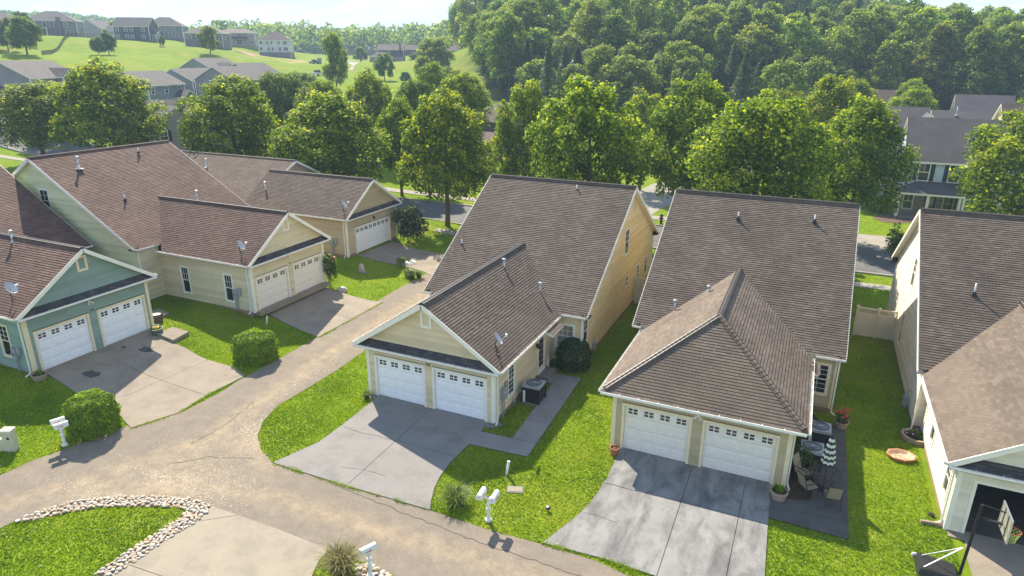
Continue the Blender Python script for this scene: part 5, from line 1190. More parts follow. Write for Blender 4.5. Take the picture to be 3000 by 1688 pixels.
# --- fences with lattice tops
def fence_run(x0, x1, y, label, posts, h=1.9):
    t = thing('fence', label, 'fence', (x0, y, 0)); L = x1-x0
    for px_ in posts:
        b = MB(); b.box(px_-.065, -.065, -.05, px_+.065, .065, h+.02); o = b.build('post', M['fence'], t); c = MB(); c.lathe([(.11, h+.02), (.11, h+.05), (0, h+.13)], 4, (px_, 0, 0)); c.build('post_cap', M['fence'], o)
    for a, b_ in zip(posts[:-1], posts[1:]):
        r = MB()
        for z0, z1 in ((.06, .2), (h-.48, h-.36), (h-.1, h)): r.box(a+.065, -.03, z0, b_-.065, .03, z1)
        rl = r.build('rail', M['fence'], t); n = max(2, int((b_-a-.13)/.15)); pw = (b_-a-.13)/n
        for k in range(n): p = MB(); p.box(a+.067+k*pw, -.015, .2, a+.063+(k+1)*pw, .015, h-.48); p.build('plank', M['fence'], t)
        z0, z1 = h-.36, h-.1; st = .1; W_ = b_-a-.13
        for sgn in (1, -1):
            k = -3
            while k*st < W_+.3:
                xa = k*st; pa, pb = (xa, z0), (xa+.26, z1)
                if sgn < 0: pa, pb = (xa, z1), (xa+.26, z0)
                t0 = max(0, (0-pa[0])/.26); t1 = min(1, (W_-pa[0])/.26)
                if t1-t0 > .05:
                    A_ = Vector((a+.065+pa[0]+.26*t0, .006*sgn, pa[1]+(pb[1]-pa[1])*t0)); B_ = Vector((a+.065+pa[0]+.26*t1, .006*sgn, pa[1]+(pb[1]-pa[1])*t1)); s_ = MB(); s_.beam(A_, B_, .01, .032, (0, 1, 0)) if False else s_.obox(A_-Vector((0, .004, .016)), B_-A_, (0, .008, 0), (0, 0, .032)); s_.build('lattice_slat', M['fence'], rl)
                k += 1
    return t
fence_run(-10.05, -7.35, 43.3, 'white vinyl fence with lattice top between cream and olive houses', [.0, 1.5, 2.7])
fence_run(3.3, 6.0, 43.5, 'cream vinyl gate and fence with lattice top beside the white house', [.45, 1.62, 2.62])
# --- satellite dishes
def dish(loc, rz, label, tilt=35):
    t = thing('satellite_dish', label, 'satellite dish', loc, rz)
    b = MB(); b.tube([(0, 0, -.12), (0, 0, .1), (.0, -.06, .42), (0, -.02, .62)], .022, 7); b.build('mast', M['metal_dark'], t); b = MB(); b.box(-.09, -.12, -.12, .09, .12, -.07); b.build('foot', M['metal_dark'], t)
    b = MB(); b.tube([(.2, .12, -.1), (0, 0, .35)], .012, 5); b.tube([(-.2, .12, -.1), (0, 0, .35)], .012, 5); b.build('brace', M['metal_dark'], t)
    m = MB(); n = 20; rings = [(0, 0), (.12, .012), (.24, .045), (.33, .09)]
    c = Vector((0, .02, .7)); ax = Vector((0, math.cos(R(tilt)), math.sin(R(tilt)))); u_ = Vector((1, 0, 0)); v_ = ax.cross(u_)
    for off in (0, -.012):
        k0 = len(m.v)
        for r_, h in rings:
            for k in range(n): a = 2*math.pi*k/n; m.v.append(tuple(c+u_*(r_*.88*math.cos(a))+v_*(r_*1.05*math.sin(a))+ax*(h+off)))
        for i in range(3):
            for k in range(n):
                q = (k+1) % n; f = (k0+i*n+k, k0+i*n+q, k0+(i+1)*n+q, k0+(i+1)*n+k); m.f.append(f if off == 0 else f[::-1]); m.m.append(0)
    m.build('reflector', M['grey_box'] if tilt < 0 else M['metal_light'], t, True)
    e = c+ax*.52-v_*.05*0+Vector((0, 0, -.12)); b = MB(); b.tube([c-v_*.0+Vector((0, 0, -.33)), e], .014, 6); b.build('arm', M['pvc'], t); b = MB(); b.obox(e-Vector((.09, .03, .03)), (.18, 0, 0), (0, .08, 0), (0, 0, .1)); b.build('receiver', M['pvc'], t)
    return t
M['metal_light'] = m_plain('dish_grey', (0.46, 0.47, 0.48), 0.4, .1)
dish((-12.05, 25.0, 3.42), R(-70), 'grey satellite dish on the roof corner of house 100')
dish((-32.35, 29.75, 4.2), R(-75), 'grey satellite dish on the red brown roof of yellow house')
dish((-36.2, 18.35, 4.35), R(-75), 'grey satellite dish on the roof edge of teal house')
dish((-34.3, 42.6, 4.2), R(-75), 'grey satellite dish on the roof corner of tan house')
# --- basketball hoop
bk = thing('basketball_hoop', 'portable basketball hoop with clear backboard before the open garage', 'basketball hoop', (0, 0, 0))
pb = G(2822, 1700, .25); ptp = None
pz = 2.95; q = G(2876, 1496, pz); bx, by_ = (pb.x+q.x)/2, (pb.y+q.y)/2
pz = 2.9; bk.location = (6.36, 22.25, 0); bk.rotation_euler = (0, 0, R(-90))
# local: +y points at the court (over the driveway)
b = MB(); b.tube([(0, -.02, .1), (0, .06, pz)], .05, 8); b.build('pole', M['black'], bk)
b = MB(); b.quad((-.5, -1.25, .05), (.5, -1.25, .05), (.42, -.1, .05), (-.42, -.1, .05)); P0 = [(-.52, -1.3, .0), (.52, -1.3, .0), (.44, -.05, .0), (-.44, -.05, .0)]; P1 = [(-.42, -1.2, .26), (.42, -1.2, .26), (.36, -.15, .2), (-.36, -.15, .2)]
b.quad(*P1); b.quad(*P0[::-1])
for k in range(4): b.quad(P0[k], P0[(k+1) % 4], P1[(k+1) % 4], P1[k])
b.build('base', M['base_grey'] if 'base_grey' in M else M['metal_dark'], bk)
b = MB(); b.tube([(.3, -1.1, .25), (0, -.12, 1.15)], .02, 6); b.tube([(-.3, -1.1, .25), (0, -.12, 1.15)], .02, 6); b.build('strut', M['metal'], bk)
b = MB(); b.box(-.05, .05, pz-.55, .05, .7, pz-.49); b.tube([(0, .1, pz), (0, .72, pz-.1)], .022, 6); b.tube([(0, .05, pz-.45), (0, .72, pz-.55)], .022, 6); b.build('arm', M['black'], bk)
bbz0, bbz1 = pz-.85, pz+.0; b = MB()
b.box(-.58, .74, bbz0, .58, .78, bbz0+.04); b.box(-.58, .74, bbz1-.04, .58, .78, bbz1); b.box(-.58, .741, bbz0+.04, -.54, .779, bbz1-.04); b.box(.54, .741, bbz0+.04, .58, .779, bbz1-.04); bb = b.build('backboard_frame', M['metal'], bk)
gm_, gt_, gb_ = newmat('clear_board'); gb_.inputs['Base Color'].default_value = (.55, .52, .38, 1); gb_.inputs['Alpha'].default_value = .45; gb_.inputs['Roughness'].default_value = .12
b = MB(); b.box(-.54, .755, bbz0+.04, .54, .765, bbz1-.04); b.build('board', gm_, bk); b = MB(); b.box(-.24, .735, bbz0+.05, -.2, .745, bbz1-.05); b.box(.2, .735, bbz0+.05, .24, .745, bbz1-.05); b.build('board_bracket', M['black'], bk)
rz_h = pz-.68; b = MB(); b.tube([(.225*math.cos(a), 1.02+.225*math.sin(a), rz_h) for a in np.linspace(0, 2*math.pi, 25)], .012, 6, False); b.box(-.05, .78, rz_h-.02, .05, .8, rz_h+.02); b.build('rim', M['orange'], bk)
b = MB()
for k in range(12):
    a = 2*math.pi*k/12; a2 = 2*math.pi*(k+1)/12; f = lambda r_, t_, z: (r_*math.cos(t_), 1.02+r_*math.sin(t_), z)
    for (r0, z0), (r1, z1), s in (((.225, rz_h), (.18, rz_h-.14), 1), ((.18, rz_h-.14), (.14, rz_h-.28), -1), ((.14, rz_h-.28), (.125, rz_h-.4), 1)):
        b.tube([f(r0, a, z0), f(r1, (a+a2)/2, z1)], .007, 4, False); b.tube([f(r0, a2, z0), f(r1, (a+a2)/2, z1)], .007, 4, False)
b.build('net', M['net'], bk)
wh = MB(); wh.lathe([(.0, -.03), (.09, -.03), (.09, .03), (0, .03)], 12); wo2 = wh.build('wheel', M['pvc'], bk); wo2.location = (-.45, -1.28, .09); wo2.rotation_euler = (0, R(90), 0)
# --- memorial stone
t = thing('memorial_stone', 'grey upright boulder on the lawn before tan house', 'stone', xyz(1060, 797)); b = MB(); b.lathe([(.3, -.05), (.29, .25), (.22, .55), (.1, .68), (0, .7)], 9, sy=.6); b.build('boulder', M['rockwork'], t, True); b = MB(); b.box(-.5, -.25, -.03, .5, .2, .04); b.build('base_slab', M['conc_a'], t)
t = thing('boulder', 'flat grey rock at the corner of yellow garage driveway', 'stone', xyz(1003, 854)); b = MB(); b.lathe([(.42, -.05), (.4, .2), (.25, .33), (0, .36)], 8, sy=.8); b.build('rock', M['rockwork'], t, False)
# --- street lamp, hydrant
t = thing('street_lamp', 'black street lamp post at the side street corner', 'street lamp', (-13.0, 72.2, 0)); b = MB(); b.lathe([(.12, -.05), (.12, .3), (.06, .5), (.045, 4.3)], 10); b.build('post', M['black'], t); b = MB(); b.lathe([(.05, 4.3), (.17, 4.4), (.2, 4.75), (.06, 4.95), (0, 5.05)], 8); b.build('lantern', M['metal_dark'], t)
t = thing('fire_hydrant', 'dark fire hydrant at the far kerb of the street', 'hydrant', (-13.5, 67.3, 0)); b = MB(); b.lathe([(.2, -.05), (.2, .08), (.13, .1), (.13, .85), (.18, .88), (.16, 1.02), (.05, 1.12), (0, 1.15)], 10); b.build('barrel', M['metal_dark'], t)
for s in (-1, 1): b = MB(); b.tube([(s*.1, 0, .65), (s*.24, 0, .65)], .07, 8); b.build('nozzle', M['metal_dark'], t)
# --- river stones
zq = .4059
outer = [(130,1060),(200,1020),(330,975),(480,930),(650,900),(850,880),(1100,880),(1300,890),(1450,915),(1515,945),(1500,990),(1430,1060),(1260,1160),(930,1380),(820,1449)]; inner = [(680,1449),(880,1310),(1150,1130),(1290,1040),(1360,985),(1300,960),(1180,950),(900,950),(700,955),(530,985),(400,1010),(240,1050)]
bed = [GT(x*zq, 1100+y*zq) for x, y in outer+inner]
sb = flat_pave('stone_border', 'border of rounded river stones between lawn and cream driveway', bed, .02, M['planter'])
bed2 = [GT(900+x*.2404, 1550+y*.2404) for x, y in ((600,440),(680,430),(800,470),(900,510),(1010,574),(1000,640),(600,640))]
sb2 = flat_pave('stone_border', 'small bed of rounded river stones around the single mailbox', bed2, .02, M['planter'])
smesh = []
for k in range(6):
    r = random.Random(50+k); mb = MB(); n = 8; prof = [(.0, -.5), (.62, -.32), (1.0, .05), (.78, .42), (.0, .62)]; mb.lathe([(0.001, -.5)]+prof[1:4]+[(0.001, .62)], n)
    mb.v = [(x*(1+r.uniform(-.1, .1)), y*(1+r.uniform(-.1, .1)), z*(1+r.uniform(-.1, .1))) for x, y, z in mb.v]; smesh.append(mb.mesh('stone', M[('stone1', 'stone1', 'stone2', 'stone3', 'stone1', 'stone2')[k]], True))
def fill_stones(poly, parent, limit, smin, smax, tries, seed):
    r = random.Random(seed); xs = [p[0] for p in poly]; ys = [p[1] for p in poly]; pts = []
    cand = np.array([(r.uniform(min(xs), max(xs)), r.uniform(min(ys), max(ys))) for _ in range(tries)]); ok = in_poly(cand[:, 0], cand[:, 1], poly); cand = cand[ok]
    for x, y in cand:
        s = r.uniform(smin, smax)
        if all((x-a)**2+(y-b_)**2 > (.78*(s+c))**2 for a, b_, c in pts): pts.append((x, y, s))
    rest = MB()
    pts.sort(key=lambda q: -q[2]/math.hypot(q[0], q[1]))
    for i, (x, y, s) in enumerate(pts):
        me = smesh[r.randrange(6)]; sc = (s*r.uniform(1, 1.35), s*r.uniform(.75, .95), s*r.uniform(.55, .8)); rz = r.uniform(0, 6.28); z = terr(x, y)+.05+s*.2
        if i < limit:
            o = link(bpy.data.objects.new('stone', me), parent); o.location = (x, y, z); o.rotation_euler = (r.uniform(-.2, .2), r.uniform(-.2, .2), rz); o.scale = sc
        else:
            k = len(rest.v); c_, s_ = math.cos(rz), math.sin(rz)
            for v in me.vertices: a, b_ = v.co.x*sc[0], v.co.y*sc[1]; rest.v.append((x+a*c_-b_*s_, y+a*s_+b_*c_, z+v.co.z*sc[2]))
            for f in me.polygons: rest.f.append(tuple(k+j for j in f.vertices)); rest.m.append(0 if i % 3 else 1)
    if rest.f: rest.build('stones', [M['stone1'], M['stone2']], parent, True, 'stuff')
    return len(pts)
n1 = fill_stones(bed, sb, 295, .05, .105, 14000, 3); n2 = fill_stones(bed2, sb2, 120, .06, .13, 900, 4)
print('stones', n1, n2)
# --- far vehicles
def car(loc, rz, label, body, kind='suv'):
    t = thing('parked_car' if kind != 'truck' else 'pickup_truck', label, 'car' if kind != 'truck' else 'pickup', loc, rz)
    m = m_plain('paint', body, .3, .05, 1, .6); b = MB(); b.box(-.9, -2.3, .35, .9, 2.3, .95); b.build('body', m, t)
    c = MB(); y0, y1 = (-1.0, 1.9) if kind == 'suv' else (-1.2, .3); A = [(-.85, y0, .95), (.85, y0, .95), (.85, y1, .95), (-.85, y1, .95)]; B = [(-.7, y0+.5, 1.6), (.7, y0+.5, 1.6), (.7, y1-.25, 1.6), (-.7, y1-.25, 1.6)]; c.quad(*B)
    for k in range(4): c.quad(A[k], A[(k+1) % 4], B[(k+1) % 4], B[k])
    c.build('cabin', M['glass'], t)
    for sx in (-1, 1):
        for y in (-1.45, 1.45): w_ = MB(); w_.tube([(sx*.72, y, .34), (sx*.93, y, .34)], .34, 12); w_.build('wheel', M['black'], t)
    return t
def far_at(px, d, dz=0): x, y = AT(px, d); return Vector((x, y, terr(x, y)+dz))
car(far_at(918, 268), R(60), 'dark green pickup on the far slope by the building site', (.05, .08, .06), 'truck')
car(far_at(928, 214), R(10), 'white pickup partly hidden by the poplar', (.6, .6, .6), 'truck')
car(far_at(1210, 330), R(80), 'dark red parked car beside the far brown house', (.2, .06, .05))
car(far_at(350, 318), R(70), 'white car parked beside the dark blue house', (.6, .6, .62))
t = thing('portable_toilet', 'pale portable toilet at the building site', 'toilet cabin', far_at(935, 268)); b = MB(); b.box(-.55, -.55, 0, .55, .55, 2.1); b.build('cabin', M['grey_box'], t); b = MB(); b.box(-.6, -.6, 2.1, .6, .6, 2.3); b.build('roof', M['pvc'], t)
# ------------------------------------------------------------------ houses further off
_wm = {}
def wallmat(c):
    k = tuple(round(v, 3) for v in c)
    if k not in _wm: _wm[k] = m_farwall('far_wall', c)
    return _wm[k]
def uvquad(mb, uvs, P):
    """roof face with uv along eave / up slope in metres"""
    P = [Vector(p) for p in P]; n = (P[1]-P[0]).cross(P[2]-P[0]).normalized()
    if n.z < 0: P.reverse(); n = -n
    u = UPV.cross(n).normalized(); v = n.cross(u)
    mb.quad(*P); uvs.append([(p.dot(u), p.dot(v)) for p in P])
def roof_build(root, faces, mat, trim, name='roof'):
    mb = MB(); uvs = []
    for f in faces: uvquad(mb, uvs, f)
    o = mb.build(name, mat, root); ul = o.data.uv_layers.new(name='UVMap'); i = 0
    for f in uvs:
        for a in f: ul.data[i].uv = a; i += 1
    sd = MB()
    for f in faces:
        P = [Vector(p) for p in f]; n = (P[1]-P[0]).cross(P[2]-P[0]).normalized(); n = n if n.z > 0 else -n
        lo = [p-Vector((0, 0, .2)) for p in P]; sd.quad(*lo)
        for k in range(len(P)): q = (k+1) % len(P); sd.quad(lo[k], lo[q], P[q]-n*.01, P[k]-n*.01)
    sd.build('fascia', trim, o); return o
def roof_faces(x0, x1, y0, y1, h, kind, pitch, ov=.35):
    X0, X1, Y0, Y1 = x0-ov, x1+ov, y0-ov, y1+ov; cx, cy = (x0+x1)/2, (y0+y1)/2; z0 = h-ov*pitch*.5
    if kind == 'gx':   # ridge along x
        zr = z0+pitch*(cy-Y0); return [[(X0, Y0, z0), (X1, Y0, z0), (X1, cy, zr), (X0, cy, zr)], [(X1, Y1, z0), (X0, Y1, z0), (X0, cy, zr), (X1, cy, zr)]], zr
    if kind == 'gy':
        zr = z0+pitch*(cx-X0); return [[(X0, Y1, z0), (X0, Y0, z0), (cx, Y0, zr), (cx, Y1, zr)], [(X1, Y0, z0), (X1, Y1, z0), (cx, Y1, zr), (cx, Y0, zr)]], zr
    r = min(cx-X0, cy-Y0); zr = z0+pitch*r; a, b = X0+r, X1-r; c, d = Y0+r, Y1-r
    if b-a > 1e-3: A, B = (a, cy, zr), (b, cy, zr); return [[(X0, Y0, z0), (X1, Y0, z0), B, A], [(X1, Y1, z0), (X0, Y1, z0), A, B], [(X0, Y1, z0), (X0, Y0, z0), A], [(X1, Y0, z0), (X1, Y1, z0), B]], zr
    A, B = (cx, c, zr), (cx, max(d, c), zr); return [[(X0, Y0, z0), (X1, Y0, z0), A], [(X1, Y1, z0), (X0, Y1, z0), B], [(X0, Y1, z0), (X0, Y0, z0), A, B], [(X1, Y0, z0), (X1, Y1, z0), B, A]], zr
def far_window(root, W, a, z, w=1.0, h=1.5, shutters=None):
    f = MB(); t = .1
    wbox(f, W, a-w/2-t, a-w/2, z-t, z+h+t, -.02, .06); wbox(f, W, a+w/2, a+w/2+t, z-t, z+h+t, -.02, .06); wbox(f, W, a-w/2, a+w/2, z+h, z+h+t, -.02, .062); wbox(f, W, a-w/2, a+w/2, z-t, z, -.02, .062); wbox(f, W, a-w/2, a+w/2, z+h/2-.035, z+h/2+.035, -.02, .058); wbox(f, W, a-.02, a+.02, z+h/2, z+h, -.02, .05)
    o = f.build('window', M['trim_white'], root); g = MB(); g.quad(W(a-w/2, z, .02), W(a+w/2, z, .02), W(a+w/2, z+h, .02), W(a-w/2, z+h, .02)); g.build('pane', M['glass'], o)
    if shutters:
        for s in (-1, 1): b = MB(); x = a+s*(w/2+t+.22); wbox(b, W, x-.2, x+.2, z-.05, z+h+.05, .01, .06); b.build('shutter', shutters, o)
def block(root, x0, x1, y0, y1, h, kind, pitch, wm, rm, z0=-1.5, wins=(), side=(), ov=.35, shutters=None, name='wall'):
    faces, zr = roof_faces(x0, x1, y0, y1, h, kind, pitch, ov)
    mb = MB(); mb.box(x0, y0, z0, x1, y1, h)
    zt = zr-.12
    if kind == 'gx':
        cy = (y0+y1)/2
        for x in (x0, x1): mb.quad(*([(x, y0, h), (x, y1, h), (x, cy, zt)] if x == x1 else [(x, y1, h), (x, y0, h), (x, cy, zt)]))
    if kind == 'gy':
        cx = (x0+x1)/2
        for y in (y0, y1): mb.quad(*([(x0, y, h), (x1, y, h), (cx, y, zt)] if y == y0 else [(x1, y, h), (x0, y, h), (cx, y, zt)]))
    mb.build(name, wm, root); roof_build(root, faces, rm, M['trim_white'])
    W = lambda a, z, k=0.0: Vector((x0+a, y0-k, z))
    for w_ in wins: far_window(root, W, *w_, shutters=shutters)
    WR = lambda a, z, k=0.0: Vector((x1+k, y0+a, z)); WL = lambda a, z, k=0.0: Vector((x0-k, y1-a, z))
    for s, *w_ in side: far_window(root, WR if s == 'R' else WL, *w_)
    for x in (x0, x1):
        for y in (y0, y1): cb = MB(); cb.box(x-.08, y-.08, 0, x+.08, y+.08, h-.05); cb.build('corner_board', M['trim_white'], root)
    return zr
def facing(px, d, rel=0.0):
    x, y = AT(px, d); return math.atan2(y, x)-math.pi/2+R(rel)
def fhouse(label, px, d, rel=0, base=None):
    """a house standing on the terrain at that bearing; local -y faces the camera when rel = 0"""
    x, y = AT(px, d); z = terr(x, y) if base is None else base
    t = thing('house', label, 'house', (x, y, z), facing(px, d, rel)); t.scale = (1, 1, .86 if d > 140 else .95); return t
C_GR, C_CH, C_BL, C_TP, C_BR = (.22, .21, .195), (.085, .09, .095), (.13, .165, .2), (.32, .28, .24), (.13, .105, .085)
fg, fb, fs = M['far_grey'], M['far_brown'], M['far_slate']
W2 = lambda xs, z1=.9, z2=3.8: [(x, z, .95, 1.4) for x in xs for z in (z1, z2)]
# crest of the meadow, left to right
r = fhouse('grey hip roofed house at the far end of the meadow crest', 8, 318, 10); block(r, -8, 8.5, 0, 11, 5.6, 'hip', .6, wallmat((.30, .29, .26)), fb, wins=W2([3, 8, 13]))
r = fhouse('large grey house with chimney and covered deck on the crest', 168, 300, -12); block(r, -8, 8, 0, 12, 6.0, 'hip', .62, wallmat(C_GR), fg, wins=[(1.8, 3.7, 1.8, 1.4), (6.2, 3.7, 1, 1.4), (8.4, 3.7, 1, 1.4), (12.6, 3.7, 1, 1.4), (13, .8, 1, 1.4)], side=[('R', 5, 3.7, 1, 1.4)])
b = MB(); b.box(2.0, -.9, -1, 3.3, 0, 7.2); b.build('chimney', wallmat((.17, .16, .15)), r); roof_build(r, [[(-8.6, -3.4, 2.9), (-.5, -3.4, 2.9), (-.5, 0, 3.5), (-8.6, 0, 3.5)]], fg, M['trim_white'], 'porch_roof')
for x in (-8.3, -4.5, -.8): b = MB(); b.box(x-.12, -3.3, -1.2, x+.12, -3.06, 2.9); b.build('porch_post', M['trim_white'], r)
b = MB(); b.box(-8.6, -3.4, -.6, 4, 0, -.3); b.build('deck', M['barrel'], r)
r = fhouse('pale grey gabled house behind the large crest house', 272, 345, -35); block(r, -5, 6, 0, 10, 5.4, 'gy', .75, wallmat((.32, .31, .29)), fs, wins=[(2, 3.5, 1, 1.4)]); block(r, 6, 11, 2, 9, 4.6, 'gx', .7, wallmat((.32, .31, .29)), fs)
r = fhouse('small pale house with dark roof behind the meadow crest', 322, 372, -20); block(r, -5, 5, 0, 8, 4.8, 'gx', .75, wallmat((.34, .33, .31)), fs, wins=[(3, 2.6, 1, 1.3)])
r = fhouse('dark blue grey two storey house with steep grey roof', 398, 298, -22); block(r, -6.2, 6.2, 0, 9.5, 5.9, 'gx', .75, wallmat((.075, .088, .10)), fg, wins=W2([1.3, 4.4, 6.3, 10.3]), side=[('R', 3, 1, 1, 1.4)]); block(r, 6.2, 7.6, 2, 6, 2.6, 'gx', .6, wallmat((.3, .3, .3)), fg)
r = fhouse('tall grey green hip roofed house with raised deck', 490, 325, -14); block(r, -7.5, 7.5, 0, 11, 6.2, 'hip', .7, wallmat((.19, .195, .18)), fg, wins=[(1, 4.1, 1, 1.3), (6.2, 4.1, .9, 1.3), (8.2, 4.1, .9, 1.3), (11.6, 4.1, .9, 1.3), (6.2, 1.2, 2.6, 1.9), (10, 1.2, .9, 1.9), (12.6, 1.2, .9, 1.5)])
b = MB(); b.box(-3, -3, -.4, 6, 0, -.1); b.build('deck', M['barrel'], r)
r = fhouse('small navy house peeking behind the tall grey green house', 556, 395, -10); block(r, -5.5, 5.5, 0, 9, 5.4, 'gy', .6, wallmat((.05, .07, .105)), fs, wins=[(3, 3.4, 1, 1.3), (7, 3.4, 1, 1.3)])
r = fhouse('grey brown house with hip roof and front gable above the meadow', 606, 285, -18); block(r, -7, 6.5, 0, 10, 6.0, 'hip', .55, wallmat((.17, .165, .15)), fb, wins=[(1.6, 3.8, 1.8, 1.3), (5.6, 3.8, 1, 1.3), (12, 3.8, .9, 1.3), (11.8, .8, 1.2, 1.6)], side=[('R', 4, 3.5, 1, 1.4)]); block(r, 1.2, 4.4, -1.2, 3, 6.2, 'gy', .8, wallmat((.17, .165, .15)), fb, wins=[(1.0, .8, 1.4, 1.4)])
r = fhouse('taupe house with low roof and balcony on the crest', 696, 335, -10); block(r, -8, 8.5, 0, 10, 6.1, 'hip', .38, wallmat(C_TP), fb, wins=[(1.6, 3.9, .8, 1.3), (3.6, 3.9, .8, 1.3), (14.8, 3.9, .9, 1.3), (2.4, .8, .9, 1.5), (6, .8, .9, 1.5), (14.8, .8, .9, 1.5), (9.6, 3.7, 2.2, 2.0), (9.6, .5, 2.2, 2.0)])
b = MB(); b.box(-1.2, -1.2, 3.1, 5.2, 0, 3.35); b.box(-1.2, -1.2, 3.35, 5.2, -1.12, 4.3); b.build('balcony', M['barrel'], r)
r = fhouse('unfinished white wrapped house with hip roof on bare earth', 808, 312, -8); block(r, -6.4, 6.4, 0, 11, 8.0, 'hip', .72, wallmat((.62, .61, .60)), fb, wins=[(1, 6.0, .9, 1.4), (3.6, 6.0, .8, 1.4), (5.3, 6.0, .8, 1.4), (8.2, 6.0, .8, 1.4), (10.6, 6.0, 1.6, 1.4), (1, 3.2, .9, 1.4), (3.9, 3.2, .9, 1.4), (5.6, 3.2, .9, 1.4), (8.5, 2.8, .9, 1.9), (10.8, 3.2, 1.8, 1.5)])
b = MB(); b.box(-6.45, -.05, -1.5, 6.45, 11, 2.4); b.build('basement', wallmat((.24, .2, .18)), r)
r = fhouse('dark roofed house low beyond the building site', 880, 440, 0, 15.5); block(r, -5, 5, 0, 8, 2.6, 'gy', .62, wallmat((.12, .1, .085)), fs)
r = fhouse('brown brick house with chimney pipe across the far lawn', 1128, 325, -6); block(r, -7, 3.2, 0, 9, 3.6, 'hip', .62, wallmat((.30, .25, .19)), fb, side=[('R', 3, .9, 1, 1.4)]); block(r, -3.6, 8, 5, 14, 7.2, 'gx', .6, wallmat((.085, .08, .08)), fb, wins=[(5, 5, .9, 1.4)]); block(r, 3.2, 7.6, 1.5, 7, 3.0, 'gx', .5, wallmat((.24, .2, .16)), fb)
b = MB(); b.box(6.3, 4.3, 0, 7.0, 5.0, 10); b.build('chimney', M['metal_dark'], r)
r = fhouse('long low house beyond the far brown house', 1205, 372, 10); block(r, -9, 7, 0, 9, 3.4, 'gx', .55, wallmat((.15, .12, .1)), fb, wins=[(3, .9, 1, 1.3), (10, .9, 1, 1.3)])
r = fhouse('hazy taupe house at the end of the far road', 1060, 470, 0); block(r, -9, 9, 0, 9, 4.0, 'gx', .55, wallmat((.3, .26, .23)), fs, wins=[(3, 1, 1, 1.4), (12, 1, 1, 1.4)])
r = fhouse('beige hip roofed house at the edge of the woods', 1346, 276, -14); block(r, -6, 6.5, 0, 11, 5.4, 'hip', .62, wallmat((.33, .28, .21)), fb, wins=[(2.4, 3.2, .9, 1.3), (9, 3.2, .9, 1.3)])
b = MB(); b.box(-5, -2.4, .2, 5, 0, .5); b.build('deck', M['barrel'], r)
# terrace houses below the meadow
r = fhouse('grey house with twin gables half hidden at the slope foot', -10, 150, 35); block(r, -7, 7, 0, 9, 5.2, 'gx', .6, wallmat((.30, .29, .27)), fg, wins=W2([3, 8])); block(r, -1, 4, -2.2, 3, 4.4, 'gy', .8, wallmat((.30, .29, .27)), fg)
r = fhouse('grey house with long side gable and small front dormer', 135, 143, 54); block(r, -4.8, 7.2, 0, 9.5, 5.6, 'gx', .62, wallmat((.27, .27, .27)), fg, wins=W2([1.5, 10]), side=[('L', 4, 1, 1, 1.4)]); block(r, 1.5, 5, -1.2, 4, 5.7, 'gy', .8, wallmat((.27, .27, .27)), fg, wins=[(1.7, 3.4, 1, 1.4)]); block(r, -8, -4.8, 3, 8, 2.8, 'gx', .5, wallmat((.27, .27, .27)), fg)
r = fhouse('blue grey two storey house with three upper windows and porch gable', 470, 158, 54); block(r, -5.2, 6.2, 0, 9.6, 5.6, 'gx', .6, wallmat((.20, .225, .25)), fg, wins=[(1.3, 3.6, .9, 1.5), (5.5, 3.6, .9, 1.5), (9.7, 3.6, .9, 1.5), (2, .8, .9, 1.5)]); block(r, 2.2, 6.4, -2.2, 1, 2.6, 'gy', .7, wallmat((.22, .24, .26)), fg)
r = fhouse('grey house with broad blank gable beside the blue grey one', 598, 172, 54); block(r, -5, 7, 0, 9.6, 5.2, 'gx', .6, wallmat((.24, .25, .26)), fg, wins=[(2, 3.2, .9, 1.4)])
r = fhouse('grey house with dormer gable above the other roofs', 655, 200, 54); block(r, -5.5, 7, 0, 9.6, 4.9, 'gx', .6, wallmat((.25, .26, .27)), fg, wins=[(6, 2.9, .9, 1.4), (10, 2.9, .9, 1.4)]); block(r, -2, 2, -1.5, 3, 4.9, 'gy', .75, wallmat((.25, .26, .27)), fg)
r = fhouse('grey house with wide gable and dark back door', 725, 165, 54); block(r, -5.5, 8, 0, 10, 5.4, 'gx', .6, wallmat((.24, .25, .26)), fg, wins=[(3, .8, 1.6, 1.4)], side=[('L', 5, 1, 1.6, 1.4)])
r = fhouse('small grey gabled house behind the wide gable', 770, 188, 54); block(r, -5, 6, 0, 9, 5.2, 'gx', .58, wallmat((.24, .25, .26)), fs)
r = fhouse('taupe house with shuttered windows between two street trees', 478, 106, 12); block(r, -5.5, 9, 1, 10, 5.6, 'gx', .62, wallmat((.30, .27, .23)), fg, wins=[(9, 3.6, .9, 1.5)], shutters=M['black']); block(r, -3.2, 3.0, -2.6, 4, 5.6, 'gy', .72, wallmat((.30, .27, .23)), fg, wins=[(1.2, 3.2, .9, 1.5), (4.6, .6, .9, 1.5), (1.2, .6, .9, 1.5)], shutters=M['black'])
r = fhouse('brown house with hip roof behind the lone street tree', 1445, 112, -38); block(r, -6, 6.5, 0, 9, 5.6, 'hip', .6, wallmat((.15, .12, .10)), fb, wins=[(8, 3.3, .9, 1.4)]); block(r, -8, 4, -5, 0, 2.6, 'gx', .5, wallmat((.22, .18, .15)), fb)
